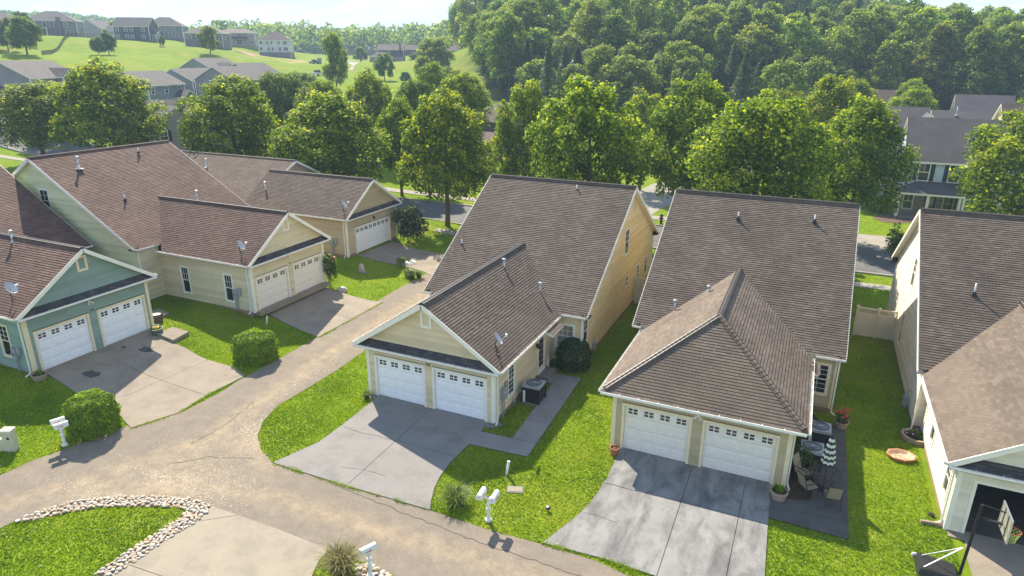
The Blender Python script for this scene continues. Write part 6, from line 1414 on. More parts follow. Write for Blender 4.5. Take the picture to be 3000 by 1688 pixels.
# right side, across the street
bh = thing('house', 'blue house with dark shutters and covered stone porch', 'house', (9.3, 84.2, 0))
block(bh, 0, 11.5, 0, 9.5, 6.0, 'gx', .85, wallmat((.48, .56, .64)), fg, wins=[(1.75, 3.85, .95, 1.75), (4.6, 3.85, .95, 1.75)], shutters=m_plain('shutter_navy', (.03, .04, .055), .5), ov=.3)
block(bh, 5.6, 11.2, -2.2, 4, 6.0, 'gy', .85, wallmat((.48, .56, .64)), fg, wins=[(1.5, .8, 1.6, 1.5), (2.8, 3.7, 1.6, 1.6)], shutters=M['black'])
roof_build(bh, [[(-.6, -2.3, 2.75), (5.6, -2.3, 2.75), (5.6, 0, 3.75), (1.4, 0, 3.75)], [(-.6, 0, 2.75), (-.6, -2.3, 2.75), (1.4, 0, 3.75)]], M['far_slate'], M['trim_white'], 'porch_roof')
for x in (-.3, 2.4, 5.3): b = MB(); b.box(x-.14, -2.1, 0, x+.14, -1.82, 2.6); b.build('porch_post', M['trim_white'], bh)
b = MB(); b.box(.1, -.04, 0, 5.5, .0, 2.7); b.build('stone_front', M['stone'], bh); b = MB(); b.box(-.5, -2.3, -.2, 5.5, 0, .12); b.build('porch_floor', M['conc_a'], bh)
Wp = lambda a, z, k=0.0: Vector((a, -.05-k, z)); far_window(bh, Wp, .8, .7, .85, 1.6); far_window(bh, Wp, 4.6, .7, .85, 1.6)
b = MB(); b.box(2.4, -.1, .12, 3.4, -.05, 2.3); d_ = b.build('front_door', M['black'], bh); b = MB(); b.quad((2.55, -.105, .8), (3.25, -.105, .8), (3.25, -.105, 2.2), (2.55, -.105, 2.2)); b.build('pane', M['glass_lit'], d_)
b = MB(); b.box(-2.2, 2.5, 0, 0, 6, 3.0); b.build('side_wing', wallmat((.5, .52, .53)), bh)
r = thing('house', 'cream gabled house beyond the blue house', 'house', (20.8, 98.4, 0), R(3)); block(r, 0, 10, 0, 9, 7.2, 'gx', .85, wallmat((.7, .58, .38)), fb, side=[('L', 5, 4, 1, 1.5)])
r = thing('house', 'grey house with small cross gable behind the blue roof', 'house', (8.5, 107, .4), 0); block(r, -4, 5, 0, 9, 6.3, 'gx', .7, wallmat((.24, .26, .28)), fs); block(r, 3.4, 6.4, -1.6, 5, 7.4, 'gy', .95, wallmat((.22, .24, .26)), fs)
r = thing('house', 'long low grey house with pale roof vent', 'house', (13.6, 113, .5), 0); block(r, 1.5, 9.5, 0, 9, 5.9, 'gx', .62, wallmat((.25, .27, .29)), fs); vent_pipe(r, 4.2, 3.4, 8.3, 'flue', 1.1)
r = thing('house', 'grey house with porch gable near the woods', 'house', (18.6, 121.5, .6), R(-4)); block(r, 0, 7, 0, 9, 7.0, 'gx', .78, wallmat((.25, .27, .29)), fs, wins=[(2.2, 4.6, 1, 1.5)]); block(r, 4.2, 8.4, -2, 4, 6.8, 'gy', 1.0, wallmat((.22, .24, .26)), fs, wins=[(2.1, 4.2, 1.4, 1.5)]); block(r, 1, 2.8, -2.4, 2, 6.0, 'gy', .9, wallmat((.25, .27, .29)), fs)
r = thing('house', 'brown roofed house under the pines', 'house', (5.4, 144.5, 1.4), 0); block(r, 0, 9, 0, 10, 5.4, 'gx', .78, wallmat((.3, .26, .22)), fb); block(r, 6.4, 8.8, -2.5, 3, 5.0, 'gy', .8, wallmat((.5, .46, .4)), fb)
r = thing('house', 'grey roofed house behind the yellow green street tree', 'house', (-7, 144.5, 1.3), 0); block(r, 0, 9, 0, 10, 5.0, 'gx', .78, wallmat((.27, .27, .27)), fs); block(r, 3.0, 5.2, -2, 3, 7.4, 'gy', .9, wallmat((.2, .22, .24)), fs)
# on the wooded ridge
for lb, px, py, d, c in (('brown roofed house on the wooded ridge top', 2045, 22, 325, (.22, .2, .17)), ('white gabled house on the wooded ridge', 2655, 62, 290, (.6, .62, .62)), ('grey house half hidden on the ridge', 2292, 30, 330, (.4, .4, .4)), ('small roof showing in the wooded slope', 2508, 92, 275, (.3, .28, .26))):
    p = D(px, py, d); r = thing('house', lb, 'house', (p.x, p.y, p.z-1.5), facing(px, d, 8)); block(r, -6, 6, 0, 9, 3.4, 'hip' if 'brown' in lb else 'gy' if 'white' in lb else 'gx', .6, wallmat(c), fb, z0=-14, wins=[(3, .8, 1, 1.5), (8, .8, 1, 1.5)])
# hillside fences
def hill_fence(pts, label):
    t = thing('fence', label, 'fence', (0, 0, 0)); W_ = []
    for px, d in pts: x, y = AT(px, d); W_.append(Vector((x, y, 0)))
    prev = None
    for a, b_ in zip(W_[:-1], W_[1:]):
        n = max(1, int((b_-a).length/2.4))
        for k in range(n+1):
            p = a.lerp(b_, k/n); p.z = terr(p.x, p.y); m = MB(); m.box(p.x-.04, p.y-.04, p.z-.3, p.x+.04, p.y+.04, p.z+1.35); m.build('post', M['metal_dark'], t)
            if prev is not None and (p-prev).length > .1:
                for hz in (.15, 1.25): m = MB(); m.beam(prev+Vector((0, 0, hz)), p+Vector((0, 0, hz)), .03, .04); m.build('rail', M['metal_dark'], t)
                m = MB(); q = int((p-prev).length/.25)
                for j in range(1, q): s = prev.lerp(p, j/q); m.box(s.x-.01, s.y-.01, s.z+.15, s.x+.01, s.y+.01, s.z+1.25)
                m.build('pickets', M['metal_dark'], t)
            prev = p
hill_fence([(125, 232), (165, 255), (215, 285), (250, 296)], 'dark picket fence climbing the meadow'); hill_fence([(250, 297), (287, 300)], 'short picket fence by the large crest house'); hill_fence([(458, 286), (474, 292)], 'short dark fence panel on the meadow'); hill_fence([(2, 305), (125, 312)], 'dark fence along the meadow top')
# ------------------------------------------------------------------ trees and plants
def rand_dirs(r, n):
    v = r.normal(size=(n, 3)); return v/np.linalg.norm(v, axis=1, keepdims=True)
def leaves_mesh(name, C, Nn, size, r, mat, rnd, aspect=.6):
    """rhombic leaf faces at C with normals Nn"""
    n = len(C); t = rand_dirs(r, n); t -= Nn*(t*Nn).sum(1, keepdims=True); t /= np.linalg.norm(t, axis=1, keepdims=True)+1e-9; b = np.cross(Nn, t)
    s = size[:, None] if hasattr(size, '__len__') else np.full((n, 1), size)
    fold = Nn*s*.18
    V = np.stack([C-t*s, C+b*s*aspect+fold, C+t*s, C-b*s*aspect+fold], 1).reshape(-1, 3)
    return mesh_np(name, V, np.arange(4*n).reshape(-1, 4), mat, False, rnd)
def crown_pts(r, n, lobes, shell=.5, up=.3, axis=None):
    """leaf centres on the shells of overlapping lobes (cx,cy,cz,rx,rz)"""
    L = np.array(lobes); w = L[:, 3]**2; k = r.choice(len(L), n, p=w/w.sum()); d = rand_dirs(r, n); d[:, 2] = np.where(d[:, 2] < -.55, -d[:, 2], d[:, 2])
    q = 1-shell*r.random(n)**1.4; q *= 1+.10*r.normal(size=n)
    c = L[k]; P = c[:, :3]+d*np.stack([c[:, 3], c[:, 3], c[:, 4]], 1)*q[:, None]
    cw = P-(np.array(axis) if axis is not None else L[:, :3].mean(0)); cw /= np.linalg.norm(cw, axis=1, keepdims=True)+1e-6
    nn = d*.4+cw*.25+rand_dirs(r, n)*.7; nn[:, 2] += up; nn /= np.linalg.norm(nn, axis=1, keepdims=True)
    tip = np.clip(d[:, 2]*.75+.35+.25*r.normal(size=n), 0, 1)*np.clip((np.linalg.norm(P-c[:, :3], axis=1)/c[:, 3]-.55)*2.2, 0, 1)   # young growth, with sunlit clump tops put into the leaf tone
    return P, nn, k, tip
def make_lobes(r, n, R_, H0, H1, lr=(.26, .4), shape='round'):
    """shoots and boughs: many small upright clumps filling a crown, denser outside"""
    out = []
    for i in range(n):
        t = (i+.5)/n; z = H0+(H1-H0)*t; f = {'round': math.sin(math.pi*(.14+.82*t))**.6, 'egg': math.sin(math.pi*(.10+.87*t)**.8)**.65, 'cone': (1-t)**.7+.1}[shape]
        a = i*2.399+r.uniform(-.4, .4); rr = R_*f*(r.uniform(.30, .86) if r.random() < .6 else r.uniform(.78, .93)); lobe = R_*r.uniform(*lr)*(.75+.35*f)
        out.append((rr*math.cos(a), rr*math.sin(a), z+r.uniform(-.4, .6), lobe, lobe*r.uniform(.9, 1.5)))
    return out
def trunk_mb(r, h, rad, limbs, H0, H1, R_):
    mb = MB(); pts = [(0, 0, -.4)]; x = y = 0
    for k in range(1, 7): x += r.uniform(-.08, .08); y += r.uniform(-.08, .08); pts.append((x, y, h*k/6))
    mb.tube(pts, [rad*1.35, rad, rad*.9, rad*.78, rad*.6, rad*.42, rad*.2], 8)
    for i in range(limbs):
        t = .25+.6*i/limbs; a = i*2.4+r.uniform(-.5, .5); z0 = H0*.9+(H1-H0)*t*.55; L = R_*r.uniform(.5, .85); k = min(5, int(6*z0/h)); b = Vector(pts[max(1, k)]); b.z = z0
        mb.tube([b, b+Vector((math.cos(a)*L*.5, math.sin(a)*L*.5, L*.35)), b+Vector((math.cos(a)*L, math.sin(a)*L, L*.75))], [rad*.45, rad*.28, rad*.08], 5)
    return mb
def make_tree(name, seed, R_, H0, H1, nleaf, leaf, mat, label, cat='tree', lobes=26, shape='round', trunk=.2, lr=(.28, .42), tips=True, gap=0.0):
    r = np.random.default_rng(seed); pr = random.Random(seed)
    t = thing(name, label, cat)
    lb = make_lobes(pr, lobes, R_, H0+R_*.22, H1-R_*.25, lr, shape)
    P, nn, k, tip = crown_pts(r, nleaf, lb, axis=(0, 0, H0+(H1-H0)*.4))
    if gap: keep = r.random(len(P)) > gap*(np.sin(P[:, 0]*1.7+seed)*np.sin(P[:, 1]*1.9)*np.sin(P[:, 2]*1.5) > .25); P, nn, k, tip = P[keep], nn[keep], k[keep], tip[keep]
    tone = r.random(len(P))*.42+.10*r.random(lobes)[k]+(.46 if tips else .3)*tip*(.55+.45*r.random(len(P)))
    size = leaf*r.uniform(.65, 1.25, len(P))
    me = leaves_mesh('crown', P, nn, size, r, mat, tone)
    trunk_mb(pr, H1*.82, trunk, 7, H0, H1, R_).build('trunk', M['bark'], t, True); link(bpy.data.objects.new('crown', me), t)
    return t
def make_conifer(name, seed, R_, H, mat, label, n=4200):
    r = np.random.default_rng(seed); t = thing(name, label, 'tree'); z = r.random(n)**1.25; a = r.random(n)*2*math.pi; whorl = np.floor(z*15)/15
    ang = np.round(a/(2*math.pi)*9+whorl*37)/9*2*math.pi+r.normal(size=n)*.16; rr = (1-z)**.8*R_*np.sqrt(r.random(n))*(.72+.4*r.random(n)); zz = H*.12+z*H*.88-rr*.22+r.normal(size=n)*.12
    P = np.stack([rr*np.cos(ang), rr*np.sin(ang), zz], 1); nn = rand_dirs(r, n)*.6; nn[:, 2] += .8; nn /= np.linalg.norm(nn, axis=1, keepdims=True)
    me = leaves_mesh('crown', P, nn, .34*r.uniform(.6, 1.3, n), r, mat, r.random(n)*.8+.2*(rr/R_), .35)
    m = MB(); m.tube([(0, 0, -.4), (0, 0, H*.5), (0, 0, H*.97)], [R_*.07, R_*.05, .02], 7); m.build('trunk', M['bark'], t, True); link(bpy.data.objects.new('crown', me), t); return t
# --- street trees: one kind, four crowns
NR, FR = 'row of street trees on the near verge', 'row of street trees on the far verge'
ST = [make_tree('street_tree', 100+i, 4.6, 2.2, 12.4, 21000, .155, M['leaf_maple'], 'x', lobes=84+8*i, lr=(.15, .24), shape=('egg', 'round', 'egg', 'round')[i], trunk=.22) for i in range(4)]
STD = make_tree('street_tree', 140, 4.6, 2.4, 12.4, 21000, .155, M['leaf_dark'], 'x', lobes=90, lr=(.15, .24), shape='round', trunk=.22)
used = set()
def place(proto, loc, rz, sc, label, group=None, name=None):
    if proto.name not in used and False: pass
    o = copy_tree(proto, loc, rz, sc); o['label'] = label
    if group: o['group'] = group
    elif 'group' in o: del o['group']
    return o
rt = random.Random(21)
def street_tree(x, y, w, top, label, proto=None, group=None):
    z = terr(x, y); s = w/9.2; sz = (top-z)/12.4; return place(proto or ST[rt.randrange(4)], (x, y, z), rt.uniform(0, 6.28), (s, s, sz), label, group)
for x, y, w, top, lb, pr in [
    (-32.6, 56.4, 9.4, 13.4, 'lone street tree with bare trunk between tan house and house 100', ST[0]), (-18.2, 56.4, 10.4, 14.6, 'full street tree behind the ridge of house 100', ST[1]), (-46.3, 56.4, 11.8, 12.9, 'wide street tree behind the ridge of tan house', ST[2]),
    (-60.2, 56.4, 11.0, 14.0, 'yellow green street tree beside the taupe shuttered house', ST[1]), (-80.5, 56.4, 12.6, 15.7, 'tallest street tree behind the red brown ridge', ST[0]), (-92, 54.5, 11.5, 13.2, 'pale loose street tree at the end of the row', ST[3]),
    (-4.0, 56.4, 11.6, 14.0, 'broad street tree behind the ridge of the olive tan house', ST[3]), (-11.2, 68, 10.2, 14.7, 'street tree over the side street corner', ST[0]), (3.8, 68, 8.8, 13.3, 'street tree overhanging the blue house', ST[2]), (-29.3, 68, 7.4, 13.8, 'slim street tree in front of the brown house', ST[1]),
    (-45.6, 68, 6.6, 11.9, 'slim street tree with mulch ring across the street', ST[2]), (16.8, 69.5, 10.8, 12.9, 'street tree hiding the blue house gable', ST[1]), (-42.4, 69.2, 5.0, 9.0, 'small street tree with mulch ring behind the lone tree', ST[3]),
    (-79, 85, 9.6, 14.2, 'dark green tree beside the wide grey gable', STD), (-70, 84, 8.6, 13.0, 'yellow green tree behind the dark green one', ST[2]), (-62, 85, 8.4, 14.4, 'street tree across the street from tan house', ST[0]), (-56, 88, 7.0, 13.4, 'bushy tree in front of the far lawn', STD), (-50, 92, 9.4, 14.6, 'green tree before the far beige house', ST[3]),
    (-20, 84, 7.6, 12.4, 'tree leaning over the side street lawn', ST[0]), (1.4, 92, 8.8, 14.3, 'bright tree before the grey roofed house', ST[1]), (4.4, 131, 9.0, 13.6, 'round bright tree between the brown and grey roofs', ST[3]), (13.6, 130, 8.6, 12.0, 'round yellow tree beside the grey house vent', ST[0]), (14.4, 142, 7.5, 13.2, 'upright bright tree below the pines', ST[2]),
    (29, 122, 9.5, 12.5, 'pale green tree beyond the cream gabled house', ST[2]), (-104, 66, 10, 12.5, 'pale street tree across the lane end', ST[2]), (-66, 110, 8.5, 15.2, 'hedge tree at the foot of the meadow', ST[1]), (-88, 100, 8.5, 13.8, 'dark tree beside the blank grey gable', STD), (-5, 104, 9, 12.5, 'leafy tree beyond the side street lawn', ST[0])]:
    street_tree(x, y, w, top, lb, pr)
# meadow trees
RT = make_tree('round_tree', 160, 3.6, .8, 7.6, 8000, .19, M['leaf_dark'], 'x', lobes=50, lr=(.18, .28), shape='egg', trunk=.16, tips=False)
YT = make_tree('round_tree', 161, 3.6, .8, 7.6, 8000, .19, M['leaf_maple'], 'x', lobes=50, lr=(.18, .28), shape='egg', trunk=.16)
for px, d, w, h, lb, pr in [(83, 215, 8.5, 9.2, 'dense round tree in the meadow above the grey house', RT), (291, 240, 4.6, 5.2, 'left of the paired round trees on the meadow', RT), (322, 244, 5.4, 6.6, 'taller of the paired round trees on the meadow', RT), (30, 255, 8.5, 9.5, 'open branched tree by the meadow fence', RT), (88, 285, 6.5, 7.4, 'round tree below the meadow crest', RT), (619, 262, 7.2, 9.0, 'yellow topped tree below the grey brown house', YT), (482, 275, 2.2, 3.4, 'small conical tree alone in the meadow', RT), (672, 300, 3.6, 5.6, 'young tree beside the taupe house', YT), (322, 335, 2.6, 4.2, 'sapling before the pale house', YT),
        (979, 175, 6.2, 14.5, 'tall narrow tree beside the far road', YT), (1123, 205, 6.0, 7.8, 'rounded tree on the far lawn', RT), (1186, 196, 3.4, 3.0, 'dark bush alone on the far lawn', RT), (1275, 225, 12.0, 10.5, 'broad pale tree at the lawn edge by the woods', YT), (1238, 212, 6.0, 6.5, 'feathery bush beside the broad pale tree', YT), (1056, 330, 7.0, 7.0, 'small tree beside the far road', YT), (1215, 300, 4.5, 3.2, 'flowering shrub by the far brown house', RT), (1245, 345, 8.0, 9.5, 'dark tree behind the far lawn', RT), (345, 360, 5.0, 9.0, 'tree behind the dark blue house', YT)]:
    x, y = AT(px, d); place(pr, (x, y, terr(x, y)-.1), rt.uniform(0, 6), (w/7.2, w/7.2, h/7.6), lb)
for o in (RT, YT, STD, *ST):
    for ch in list(o.children): bpy.data.objects.remove(ch)
    bpy.data.objects.remove(o)
# --- woods on the ridge: every tree an object while they can be told apart
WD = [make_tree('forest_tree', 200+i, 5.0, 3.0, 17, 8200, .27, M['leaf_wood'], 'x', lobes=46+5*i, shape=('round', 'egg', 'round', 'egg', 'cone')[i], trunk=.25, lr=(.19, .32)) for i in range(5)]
CN = [make_conifer('pine_tree', 230+i, 3.8, 17, M['needle'], 'x') for i in range(2)]
rw = random.Random(5); spots = []
for _ in range(26000):
    px = rw.uniform(1290, 3250); d = math.sqrt(rw.uniform(115**2, 400**2)); x, y = AT(px, d)
    if float(woodmask(np.array([x]), np.array([y]))[0]) < .6: continue
    sp = 6.6 if d < 170 else 7.6+.012*(d-170)
    if all((x-a)**2+(y-b_)**2 > sp*sp for a, b_, *_ in spots): spots.append((x, y, d, px))
spots.sort(key=lambda s: s[2]); print('wood trees', len(spots))
# keep those whose top is seen over the ones in front (largest in view first)
LW, LC = 'broad leaved tree in the dense wood on the ridge', 'pine rising among the broad leaved trees of the wood'
n_obj = 0; rest = []
crest = {}
for x, y, d, px in spots:
    front = d < 165; con = rw.random() < (.42 if front else .10); h = rw.uniform(11, 16) if front else rw.uniform(15, 21)
    z = terr(x, y); ang = (z+h-CAM_H)/d; b_ = int(px/22); seen = ang > crest.get(b_, -9)-.004
    for q in (b_-1, b_, b_+1): crest[q] = max(crest.get(q, -9), ang-.015 if q != b_ else ang)
    if n_obj < 292 and seen:
        pr = CN[rw.randrange(2)] if con else WD[rw.randrange(5)]; w = rw.uniform(8.0, 12.5)
        s = w/10 if not con else w/9.5; o = place(pr, (x, y, z), rw.uniform(0, 6.28), (s, s, h/17), LC if con else LW, 'pines in the wood' if con else 'trees in the wood'); n_obj += 1
    else: rest.append((x, y, z, h, rw.uniform(8, 12)))
print('forest objects', n_obj, 'rest', len(rest))
for o in (*WD, *CN):
    for ch in list(o.children): bpy.data.objects.remove(ch)
    bpy.data.objects.remove(o)
def mass_wood(name, label, items, per, leaf, seed, mat):
    r = np.random.default_rng(seed); Ps, Ns, Ts = [], [], []
    for x, y, z, h, w in items:
        lb = []
        for i in range(8): a = i*2.4+r.uniform(0, 1); t_ = r.uniform(.0, 1); lb.append((x+w*.26*math.cos(a), y+w*.26*math.sin(a), z+h*(.16+.68*t_), w*.29, h*.17))
        P, nn, k, tip = crown_pts(r, per, lb, .3); Ps.append(P); Ns.append(nn); Ts.append(r.random(per)*.4+.2*r.random()+.4*tip)
    if not Ps: return None
    P = np.concatenate(Ps); me = leaves_mesh(name, P, np.concatenate(Ns), leaf*r.uniform(.7, 1.3, len(P)), r, mat, np.concatenate(Ts)); o = link(bpy.data.objects.new(name, me)); return tag(o, label, kind='stuff')
mass_wood('wood_mass', 'more distant trees of the wooded ridge', rest, 700, .62, 61, M['leaf_wood'])
far = []
for _ in range(9000):
    px = rw.uniform(545, 1480); d = math.sqrt(rw.uniform(455**2, 690**2)); x, y = AT(px, d)
    if px > 1280 and d < 400: continue
    if all((x-a)**2+(y-b_)**2 > 81 for a, b_, *_ in far): far.append((x, y, terr(x, y), rw.uniform(13, 21), rw.uniform(10, 14)))
print('far trees', len(far))
mass_wood('far_woodland', 'hazy blue green woodland on the far hills', far, 110, 1.25, 62, M['leaf_wood'])
far2 = []
for _ in range(900):
    px = rw.uniform(-250, 480); d = rw.uniform(780, 940); x, y = AT(px, d); far2.append((x, y, terr(x, y)-4, rw.uniform(12, 17), rw.uniform(14, 22)))
mass_wood('distant_ridge_woodland', 'pale distant ridge woodland', far2, 90, 1.8, 63, M['leaf_wood'])
# --- shrubs
def shrub(loc, rx, ry, h, n, leaf, mat, label, seed, boxy=.0, name='shrub', stems=True, flowers=None, fn=0, lobes=14, up=.3, low=.06):
    r = np.random.default_rng(seed); t = thing(name, label, 'shrub', loc, 0)
    if boxy:
        d = rand_dirs(r, n); d[:, 2] = np.where(d[:, 2] < -.62, -d[:, 2], d[:, 2]); q = (np.abs(d)**boxy).sum(1, keepdims=True)**(-1/boxy); P = d*q*(1-.14*r.random((n, 1))**1.5)
        P *= 1+.07*np.sin(P[:, :1]*7+seed)*np.sin(P[:, 1:2]*6+1)+.05*np.sin(P[:, 2:3]*9)
        nn = d*.8+rand_dirs(r, n)*.8; nn[:, 2] += up; P = P*np.array([rx, ry, h*.56])+np.array([0, 0, h*.44]); P[:, 2] = np.maximum(P[:, 2], .03)
    else:
        pr = random.Random(seed); lb = [(pr.uniform(-.5, .5)*rx, pr.uniform(-.5, .5)*ry, h*pr.uniform(low+.2, .78), rx*pr.uniform(.35, .55), h*pr.uniform(.18, .28)) for _ in range(lobes)]; P, nn, k, tip = crown_pts(r, n, lb, .4, up)
    nn /= np.linalg.norm(nn, axis=1, keepdims=True)
    me = leaves_mesh('foliage', P, nn, leaf*r.uniform(.6, 1.3, len(P)), r, mat, r.random(len(P))); link(bpy.data.objects.new('foliage', me), t)
    m = MB(); pr = random.Random(seed)
    for k in range(5): a = k*1.3; m.tube([(0.06*math.cos(a), .06*math.sin(a), -.05), (rx*.3*math.cos(a), ry*.3*math.sin(a), h*.5), (rx*.5*math.cos(a), ry*.5*math.sin(a), h*.8)], [.025, .018, .006], 5)
    m.build('stem', M['bark'], t)
    for k in range(fn):
        i = pr.randrange(len(P)); f = MB(); s = pr.uniform(.05, .11); f.lathe([(0, -.4*s), (s, 0), (.7*s, .6*s), (0, .7*s)], 6, tuple(P[i]+nn[i]*.03)); f.build('flower', flowers, t)
    return t
shrub(xyz(280, 1262), 1.02, .98, 1.75, 8000, .062, M['leaf_hedge'], 'clipped rounded hedge beside the twin mailbox by the lane', 1, 3.2)
shrub(xyz(752, 1052), 1.15, 1.1, 1.55, 8000, .062, M['leaf_hedge'], 'clipped rounded hedge on the lawn before the yellow garage', 2, 3.0)
shrub(xyz(1680, 1078), .98, .95, 1.7, 5200, .06, M['leaf_holly'], 'dark green rounded bush at the end of the footpath', 3, 2.2)
shrub(xyz(2349, 1372), .6, .55, 1.0, 2600, .045, M['leaf_dark'], 'small boxwood between air conditioner and patio chair', 4, 2.4)
shrub(xyz(1200, 712), 1.6, 1.5, 3.5, 3600, .12, M['leaf_magnolia'], 'dark glossy magnolia at the tan garage corner', 5, 0, up=.2)
shrub(xyz(968, 838), .75, .7, 2.6, 2600, .08, M['leaf_dark'], 'red flowering climbing rose at the yellow garage corner', 6, 0, flowers=M['pink'], fn=34, name='rose_bush')
shrub(xyz(728, 905), .62, .55, 1.25, 1500, .075, M['leaf_dark'], 'leafy shrub at the yellow garage corner by the driveway', 7, 0)
shrub(xyz(705, 880), .28, .28, 1.7, 500, .07, M['leaf_dark'], 'slim upright shrub against the yellow wall', 17, 0)
shrub(xyz(1026, 520), .8, .7, 3.4, 1800, .12, M['leaf_dark'], 'crape myrtle with red blossom behind tan house', 8, 0, flowers=M['red'], fn=30)
shrub((-24.0, 54.0, 0), 1.0, 1.0, 2.0, 1200, .1, M['leaf_dark'], 'leafy shrub at the foot of the lone street tree', 9, 0)
shrub(xyz(2618, 770), 1.0, .9, 3.3, 2600, .1, M['leaf_dark'], 'open branched crape myrtle beside the white house', 10, 0)
shrub((-9.5, 52.2, 0), .8, .8, 3.6, 2200, .1, M['leaf_dark'], 'tall dark shrub behind the cream house corner', 11, 0)
shrub((-9.3, 45.0, 0), .6, .6, 1.5, 1100, .07, M['leaf_hedge'], 'rounded shrub behind the white fence', 12, 0)
shrub((2.9, 58.2, 0), .8, .8, 2.2, 1300, .1, M['leaf_dark'], 'shrub on the verge beyond the olive tan roof', 13, 0)
shrub(xyz(2575, 622), 1.3, 1.1, 1.9, 1700, .1, M['leaf_lily'], 'golden green shrub beside the blue house porch', 14, 0)
shrub(xyz(2560, 618), 1.1, 1.1, 1.8, 1300, .1, M['leaf_holly'], 'dark green shrub behind the golden one', 15, 0)
shrub((5.3, 45.8, 0), .4, .4, .7, 500, .06, M['leaf_hedge'], 'small pale shrub behind the lattice gate', 16, 0)
shrub(xyz(385, 755, 0), .55, .5, 3.1, 1900, .075, M['leaf_holly'], 'dark ivy climbing the corner of the green wall', 18, 0, name='ivy')
shrub((-29.6, 43.4, .2), .5, .5, .6, 500, .07, M['leaf_dark'], 'low bush at the tan garage wall', 19, 0)
def blade_clump(loc, n, h, spread, w, mat, label, seed, name='grass_clump'):
    r = np.random.default_rng(seed); t = thing(name, label, 'plant', loc); a = r.random(n)*2*math.pi; ln = r.uniform(.5, 1, n); out = spread*r.uniform(.2, 1, n); b0 = r.normal(size=(n, 2))*spread*.12
    d = np.stack([np.cos(a), np.sin(a)], 1); s = np.stack([-np.sin(a), np.cos(a)], 1)*w; V = []
    for f, k in ((0, 1), (.45, 1.1), (.8, .7), (1.0, .05)):
        c = b0+d*(out*f**1.6)[:, None]; z = h*ln*(f-.42*f**3)*1.45
        V.append(np.concatenate([c-s*k, z[:, None]], 1)); V.append(np.concatenate([c+s*k, z[:, None]], 1))
    V = np.stack(V, 1).reshape(-1, 3); k = np.arange(n)[:, None]*8; F = np.concatenate([k+np.array([[0, 1, 3, 2]]), k+np.array([[2, 3, 5, 4]]), k+np.array([[4, 5, 7, 6]])], 0)
    rn = np.tile(r.random(n), 3); me = mesh_np('blades', V, F, mat, False, rn); link(bpy.data.objects.new('blades', me), t)
    m = MB(); m.lathe([(spread*.18, -.04), (spread*.14, .05), (0, .08)], 8); m.build('crown_base', M['soil'], t); return t
blade_clump(xyz(1334, 1478), 420, .75, .85, .012, M['leaf_lily'], 'spiky iris clump on the lawn beside the pale driveway', 1)
pg_ = G(1000, 1678, 0); blade_clump((pg_.x, pg_.y, 0), 900, .95, .95, .009, M['leaf_ornamental'], 'tufted ornamental grass beside the single mailbox', 2)
blade_clump(xyz(1075, 1170), 160, .5, .4, .012, M['leaf_lily'], 'small lily clump at the left garage corner of house 100', 3)
for k, (dx, dy) in enumerate(((0, 0), (.5, .2), (-.5, .15), (.2, -.4))):
    p = xyz(1207, 815); blade_clump((p.x+dx, p.y+dy, p.z), 160, .7, .6, .018, M['leaf_lily'], ('lily clump around the twin mailbox on the corner lawn', 'lily clump right beside the corner mailbox post', 'lily clump behind the corner mailbox', 'lily clump before the corner mailbox')[k], 20+k)
# --- lawn: grass tufts and clover heads over the near lawns
FOOT = [[(-18.95, 24.0), (-11.9, 24.0), (-11.9, 33), (-18.95, 33)], [(-19.8, 31.9), (-10.1, 31.9), (-10.1, 48.5), (-19.8, 48.5)], [(-6.4, 24.5), (.75, 24.5), (.75, 33), (-6.4, 33)], [(-7.2, 32.2), (2.4, 32.2), (2.4, 48.5), (-7.2, 48.5)], [(6.0, 24.7), (15.5, 24.7), (15.5, 48.5), (6.0, 48.5)], [(-60, 18.0), (-35.2, 18.0), (-35.2, 25.1), (-60, 25.1)], [(-60, 29.5), (-31.5, 29.5), (-31.5, 36.7), (-60, 36.7)], [(-64, 42.3), (-33.9, 42.3), (-33.9, 49.7), (-64, 49.7)]]
keepx, keepy = [], []
for x0, x1, y0, y1, dens in ((-45, 7, -2, 25, 330), (-45, -18, 25, 36, 240), (-12, 7, 25, 36, 240), (-34, -18, 36, 54, 110), (-12, 7, 36, 54, 90), (-45, 30, 54, 58, 60), (-60, 20, 66.4, 84, 26)):
    n = int((x1-x0)*(y1-y0)*dens); X = RNG.uniform(x0, x1, n); Y = RNG.uniform(y0, y1, n); c = colpx(X, Y); ok = (c > (-2600 if y1 < 40 else -250)) & (c < (5600 if y1 < 40 else 3250))
    X, Y = X[ok], Y[ok]
    for p in HARD+FOOT: k = ~in_poly(X, Y, p); X, Y = X[k], Y[k]
    keepx.append(X); keepy.append(Y)
for pts in ([(798,1358),(1010,1425),(1258,1494)], [(1590,1593),(1760,1637),(1914,1690)], [(384,1257),(524,1212),(601,1164),(722,1101)], [(934,990),(1120,887)]):
    for (a0, b0), (a1, b1) in zip(pts[:-1], pts[1:]):
        p, q = GT(a0, b0), GT(a1, b1); L = math.hypot(q[0]-p[0], q[1]-p[1]); n = int(L*170); t_ = RNG.random(n); keep = (np.sin(t_*L*2.3)+np.sin(t_*L*5.1+1) > -.5); t_ = t_[keep]
        keepx.append(p[0]+(q[0]-p[0])*t_+RNG.normal(size=len(t_))*.06); keepy.append(p[1]+(q[1]-p[1])*t_+RNG.normal(size=len(t_))*.06)
X, Y = np.concatenate(keepx), np.concatenate(keepy); n = len(X); print('tufts', n)
Zt = np.zeros(n); m_ = (X < -29) | (np.hypot(X, Y) > 75); Zt[m_] = terr_np(X[m_], Y[m_])
pat_ = np.sin(X*.9+1.3*np.sin(Y*.7))*np.sin(Y*.8+X*.25)*.5+.5; pat2 = np.sin(X*2.7+np.sin(Y*2.1)*2)*np.sin(Y*2.9)*.5+.5
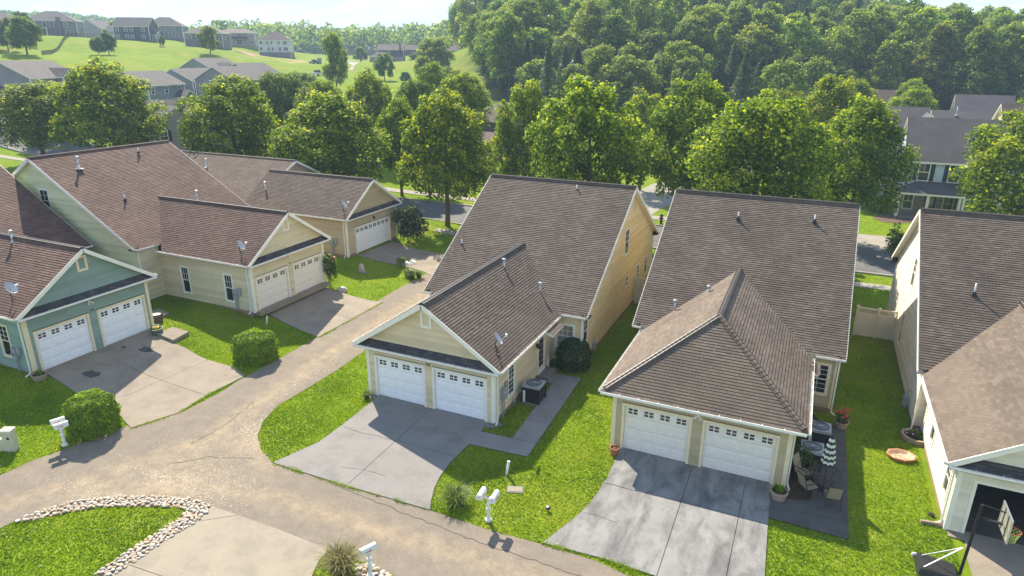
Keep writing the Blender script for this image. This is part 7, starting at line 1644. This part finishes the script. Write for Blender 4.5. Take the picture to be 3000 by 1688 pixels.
Hh_ = (.035+.05*RNG.random(n))*(.75+.7*pat2); a = RNG.random(n)*2*math.pi; wd_ = .012+.016*RNG.random(n); V = []
for k in range(2):
    a2 = a+k*1.9; d = np.stack([np.cos(a2), np.sin(a2)], 1); s = np.stack([-np.sin(a2), np.cos(a2)], 1)*wd_[:, None]; b = np.stack([X, Y], 1)
    V += [np.concatenate([b-s, Zt[:, None]], 1), np.concatenate([b+s, Zt[:, None]], 1), np.concatenate([b+d*(Hh_*RNG.uniform(.2, .9, n))[:, None], (Zt+Hh_)[:, None]], 1)]
V = np.stack(V, 1).reshape(-1, 3); dry = np.clip(np.sin(X*.37+2*np.sin(Y*.23))*np.sin(Y*.41+X*.13+1)*1.6-.5, 0, 1); rn = np.repeat(np.clip(.04+.5*RNG.random(n)*(.5+pat_)+.25*pat_+.35*dry*RNG.random(n), 0, 1), 2)
me = mesh_np('lawn_grass', V, np.arange(6*n).reshape(-1, 3), M['leaf_grass'], False, rn); tag(link(bpy.data.objects.new('lawn_grass', me)), 'short green lawn grass with clover', kind='stuff')
i = RNG.choice(n, 5200, replace=False); i = i[(np.hypot(X[i], Y[i]) < 42) & (pat2[i] > .42)]; C = np.stack([X[i], Y[i], Zt[i]+.075], 1); nn = rand_dirs(RNG, len(i))*.4; nn[:, 2] += 1; nn /= np.linalg.norm(nn, axis=1, keepdims=True)
tag(link(bpy.data.objects.new('clover_flowers', leaves_mesh('clover_flowers', C, nn, .016, RNG, M['clover'], None, 1.0))), 'white clover heads scattered over the lawns', kind='stuff')
gp = [np.stack([RNG.normal(cx, sx, k), RNG.normal(cy, sy, k)], 1) for (cx, cy), sx, sy, k in ((GT(805, 1290), .55, .8, 1500), (GT(760, 1250), .5, .7, 900), (GT(520, 1420), 1.5, .35, 1500), (GT(300, 1465), 1.5, .35, 1000), (GT(640, 1400), 1.2, .5, 700), (GT(860, 1130), .3, 2.2, 600), (GT(700, 1300), 1.6, 1.0, 600))]
gp = np.concatenate(gp); gp = gp[in_poly(gp[:, 0], gp[:, 1], lane_poly)]; k = len(gp); s = RNG.uniform(.012, .035, k)[:, None]; a = RNG.random(k)*6.28; zt = terr_np(gp[:, 0], gp[:, 1])+.022
V = [np.stack([gp[:, 0]+s[:, 0]*np.cos(a+q), gp[:, 1]+s[:, 0]*np.sin(a+q), zt], 1) for q in (0, 2.1, 4.2)]+[np.stack([gp[:, 0], gp[:, 1], zt+s[:, 0]*.9], 1)]
V = np.stack(V, 1).reshape(-1, 3); b = np.arange(k)[:, None]*4; F = np.concatenate([b+np.array([[0, 1, 3]]), b+np.array([[1, 2, 3]]), b+np.array([[2, 0, 3]])]); mi = np.tile((RNG.random(k) < .5).astype(int), 3)
tag(link(bpy.data.objects.new('gravel', mesh_np('gravel', V, F, [M['stone1'], M['stone2']], False, None, mi))), 'loose pale gravel washed onto the lane', kind='stuff')
# --- haze
hz = MB(); hz.box(-995, -115, -3, 595, 995, 92); hm, ht_, hb_ = newmat('haze_air'); ht_.nodes.remove(hb_)
vol = ht_.nodes.new('ShaderNodeVolumePrincipled'); vol.inputs['Color'].default_value = (.62, .80, 1.0, 1); vol.inputs['Density'].default_value = HAZE; vol.inputs['Anisotropy'].default_value = .0
ht_.links.new(vol.outputs[0], ht_.nodes['Material Output'].inputs['Volume']); ho = hz.build('haze', hm); ho['kind'] = 'stuff'; ho['label'] = 'pale bluish summer haze over the valley'
